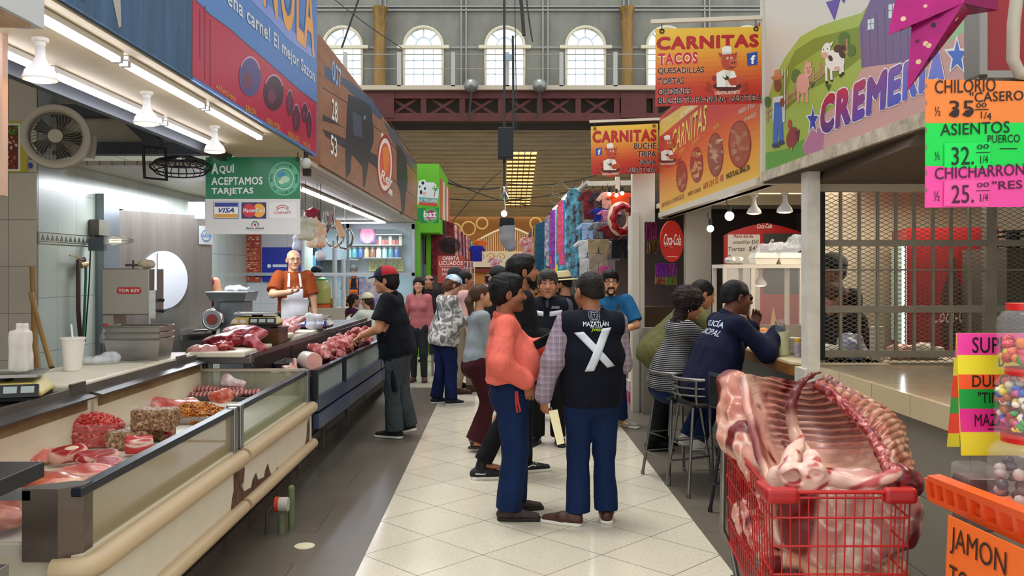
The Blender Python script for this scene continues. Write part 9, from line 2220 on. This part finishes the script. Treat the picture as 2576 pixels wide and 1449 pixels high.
# hanging in the hall
YH = 17.
r = thing('loudspeaker','black loudspeaker fixed to the thin hanging pole','loudspeaker',aY(1272,400,YH)); h = aY(0,322,YH).z - r.location.z; MB().box(-.15,.15,-.14,.14,0,h).build('cabinet',mat('#14161a',.6),r,bev=.02); MB().box(-.13,.13,-.146,-.14,.03,h - .03).build('front_mesh',mat('#1f2226',.7),r)
tag(MB().box(at(1268,YH) - .02,at(1268,YH) + .03,YH + .15,YH + .2,aY(0,474,YH + .17).z,12).build('hanging_pole',mat('#1f2024',.5)),'thin dark pole hanging down the middle of the hall','pole')
r = thing('pendant_lamp','metal pendant lamp with a glowing bulb at the foot of the pole','lamp',aY(1268,470,YH + .17)); MB().lathe([(.08,.0),(.09,-.22),(.06,-.26)],None,16).build('canister',CHROME,r,smooth=.8); MB().tube([(0,0,-.24),(.02,0,-.45)],.02,6).build('stem',STEEL,r); MB().sph((0,0,-.53),.06,14).build('globe',mat('#f2f7ff',.5,emit=30.),r,smooth=1.)
s = SDF(.02).seg((0,0,0),(0,0,-.14),(.1,.07),(.12,.08),flat=True); o = flesh('hanging_hood','black and grey cloth hood hanging under the pendant lamp','hood',s,mat('#17181c',.8),.01,.006,20,1); o.location = aY(1275,548,12.5); SDF(.03).seg((0,0,-.13),(.01,0,-.3),(.12,.08),(.1,.08)).seg((.01,0,-.3),(.06,0,-.42),(.11,.08),(.09,.07)).build('grey_cloth',mat('#8f8f92',.85),o,.012,.006,18)
for k,px in enumerate((1185,1358)):
 r = thing('floodlight',('left','right')[k] + ' round floodlight on the edge of the catwalk','floodlight',aY(px,215,YW - 1.6)); MB().lathe([(.0,.2),(.14,.16),(.24,.0),(.25,-.06)],Matrix.Rotation(PI / 2,4,'X') @ Matrix.Rotation(.0,4,'X'),24).build('housing',mat('#8a8a86',.4,.6),r,smooth=1.); MB().lathe([(.0,.0),(.235,-.02)],Matrix.Rotation(PI / 2,4,'X'),24).build('lens',mat('#a9c2cc',.2),r); MB().bar((0,.1,-.2),(-.08,.3,-1.1),.06).build('stand',mat('#3a3a3a',.5),r)
CB = mat('#26231f',.6)
for k,(x0,y0,x1,y1,sag,Y,r_) in enumerate(((1115,445,1395,520,20,20,.012),(1115,455,1265,470,12,20,.02),(1130,500,1480,470,16,20,.014),(1265,460,1500,440,14,20,.012),(1140,555,1260,430,-6,20,.01),(820,-20,1010,120,6,26,.015),(905,-10,860,120,0,24,.03),(1295,-10,1300,330,4,22,.012),(1310,-5,1318,90,-6,22,.05),(1325,0,1340,105,8,22,.02),(1290,90,1292,330,3,22,.03))): tag(MB().tube([aY(lerp(x0,x1,t),lerp(y0,y1,t) + sag * 4 * t * (1 - t),Y) for t in np.linspace(0,1,9)],r_,5).build('cable',CB,smooth=1.),('sagging black cable across the corrugated roof','cable or rope dangling high in the hall')[k > 4] ,'cable',('roof cables','dangling ropes')[k > 4])
for k,(cx,cy,r_) in enumerate(((1410,480,22),(1440,455,26),(1400,500,16))): tag(MB().tube([aY(cx + r_ * math.cos(t),cy + r_ * .8 * math.sin(t),15) for t in np.linspace(0,5.2,18)],.007,6).build('cable_loop',mat('#5a564c',.5),smooth=1.),'grey looped conduit above the clothes rail','cable','conduit loops')
tag(MB().box(at(1265,YW - 1.6),at(1290,YW - 1.6),YW - 1.7,YW - 1.6,zy(180),zy(165)).build('junction_box',mat('#8a9aa8',.5)),'small grey box on the pole before the middle window','box')
# area lights; dairy, caged, food, back room and far ones are added fill
def area(name,p,sx,sy,e,col,rot=(0,0,0)):
 l = bpy.data.lights.new(name,'AREA'); l.shape = 'RECTANGLE'; l.size,l.size_y,l.energy,l.color = sx,sy,e,col; o = bpy.data.objects.new(name,l); COL.objects.link(o); o.location = p; o.rotation_euler = rot; return o
tag(MB().bar((-1.28,18,2.85),(-1.28,30,2.85),.04).build('clothes_rail',HANG),'dark rail carrying the clothes beyond the green sign','rail'); area('dairy_stall_fill',(2.7,4.6,2.3),.5,2.2,45,(1,.86,.66)); area('caged_stall_fill',(3.4,6.9,2.3),.9,.5,20,(1,.88,.7)); area('food_stall_fill',(2.8,8.2,2.42),.8,2.0,16,(1,.9,.76)); area('juice_bar_ceiling_lamp',(-2.9,17.4,2.5),1.6,.6,40,(.85,.95,1)); area('back_room_fill',(-3.2,9.5,2.55),.4,3.,80,(.88,.93,1)); area('clothes_stall_lamp',(1.4,16,3.3),.3,5,40,(.95,.97,1)); area('far_aisle_fill',(0,40,4.4),6,8,330,(1,.9,.75))
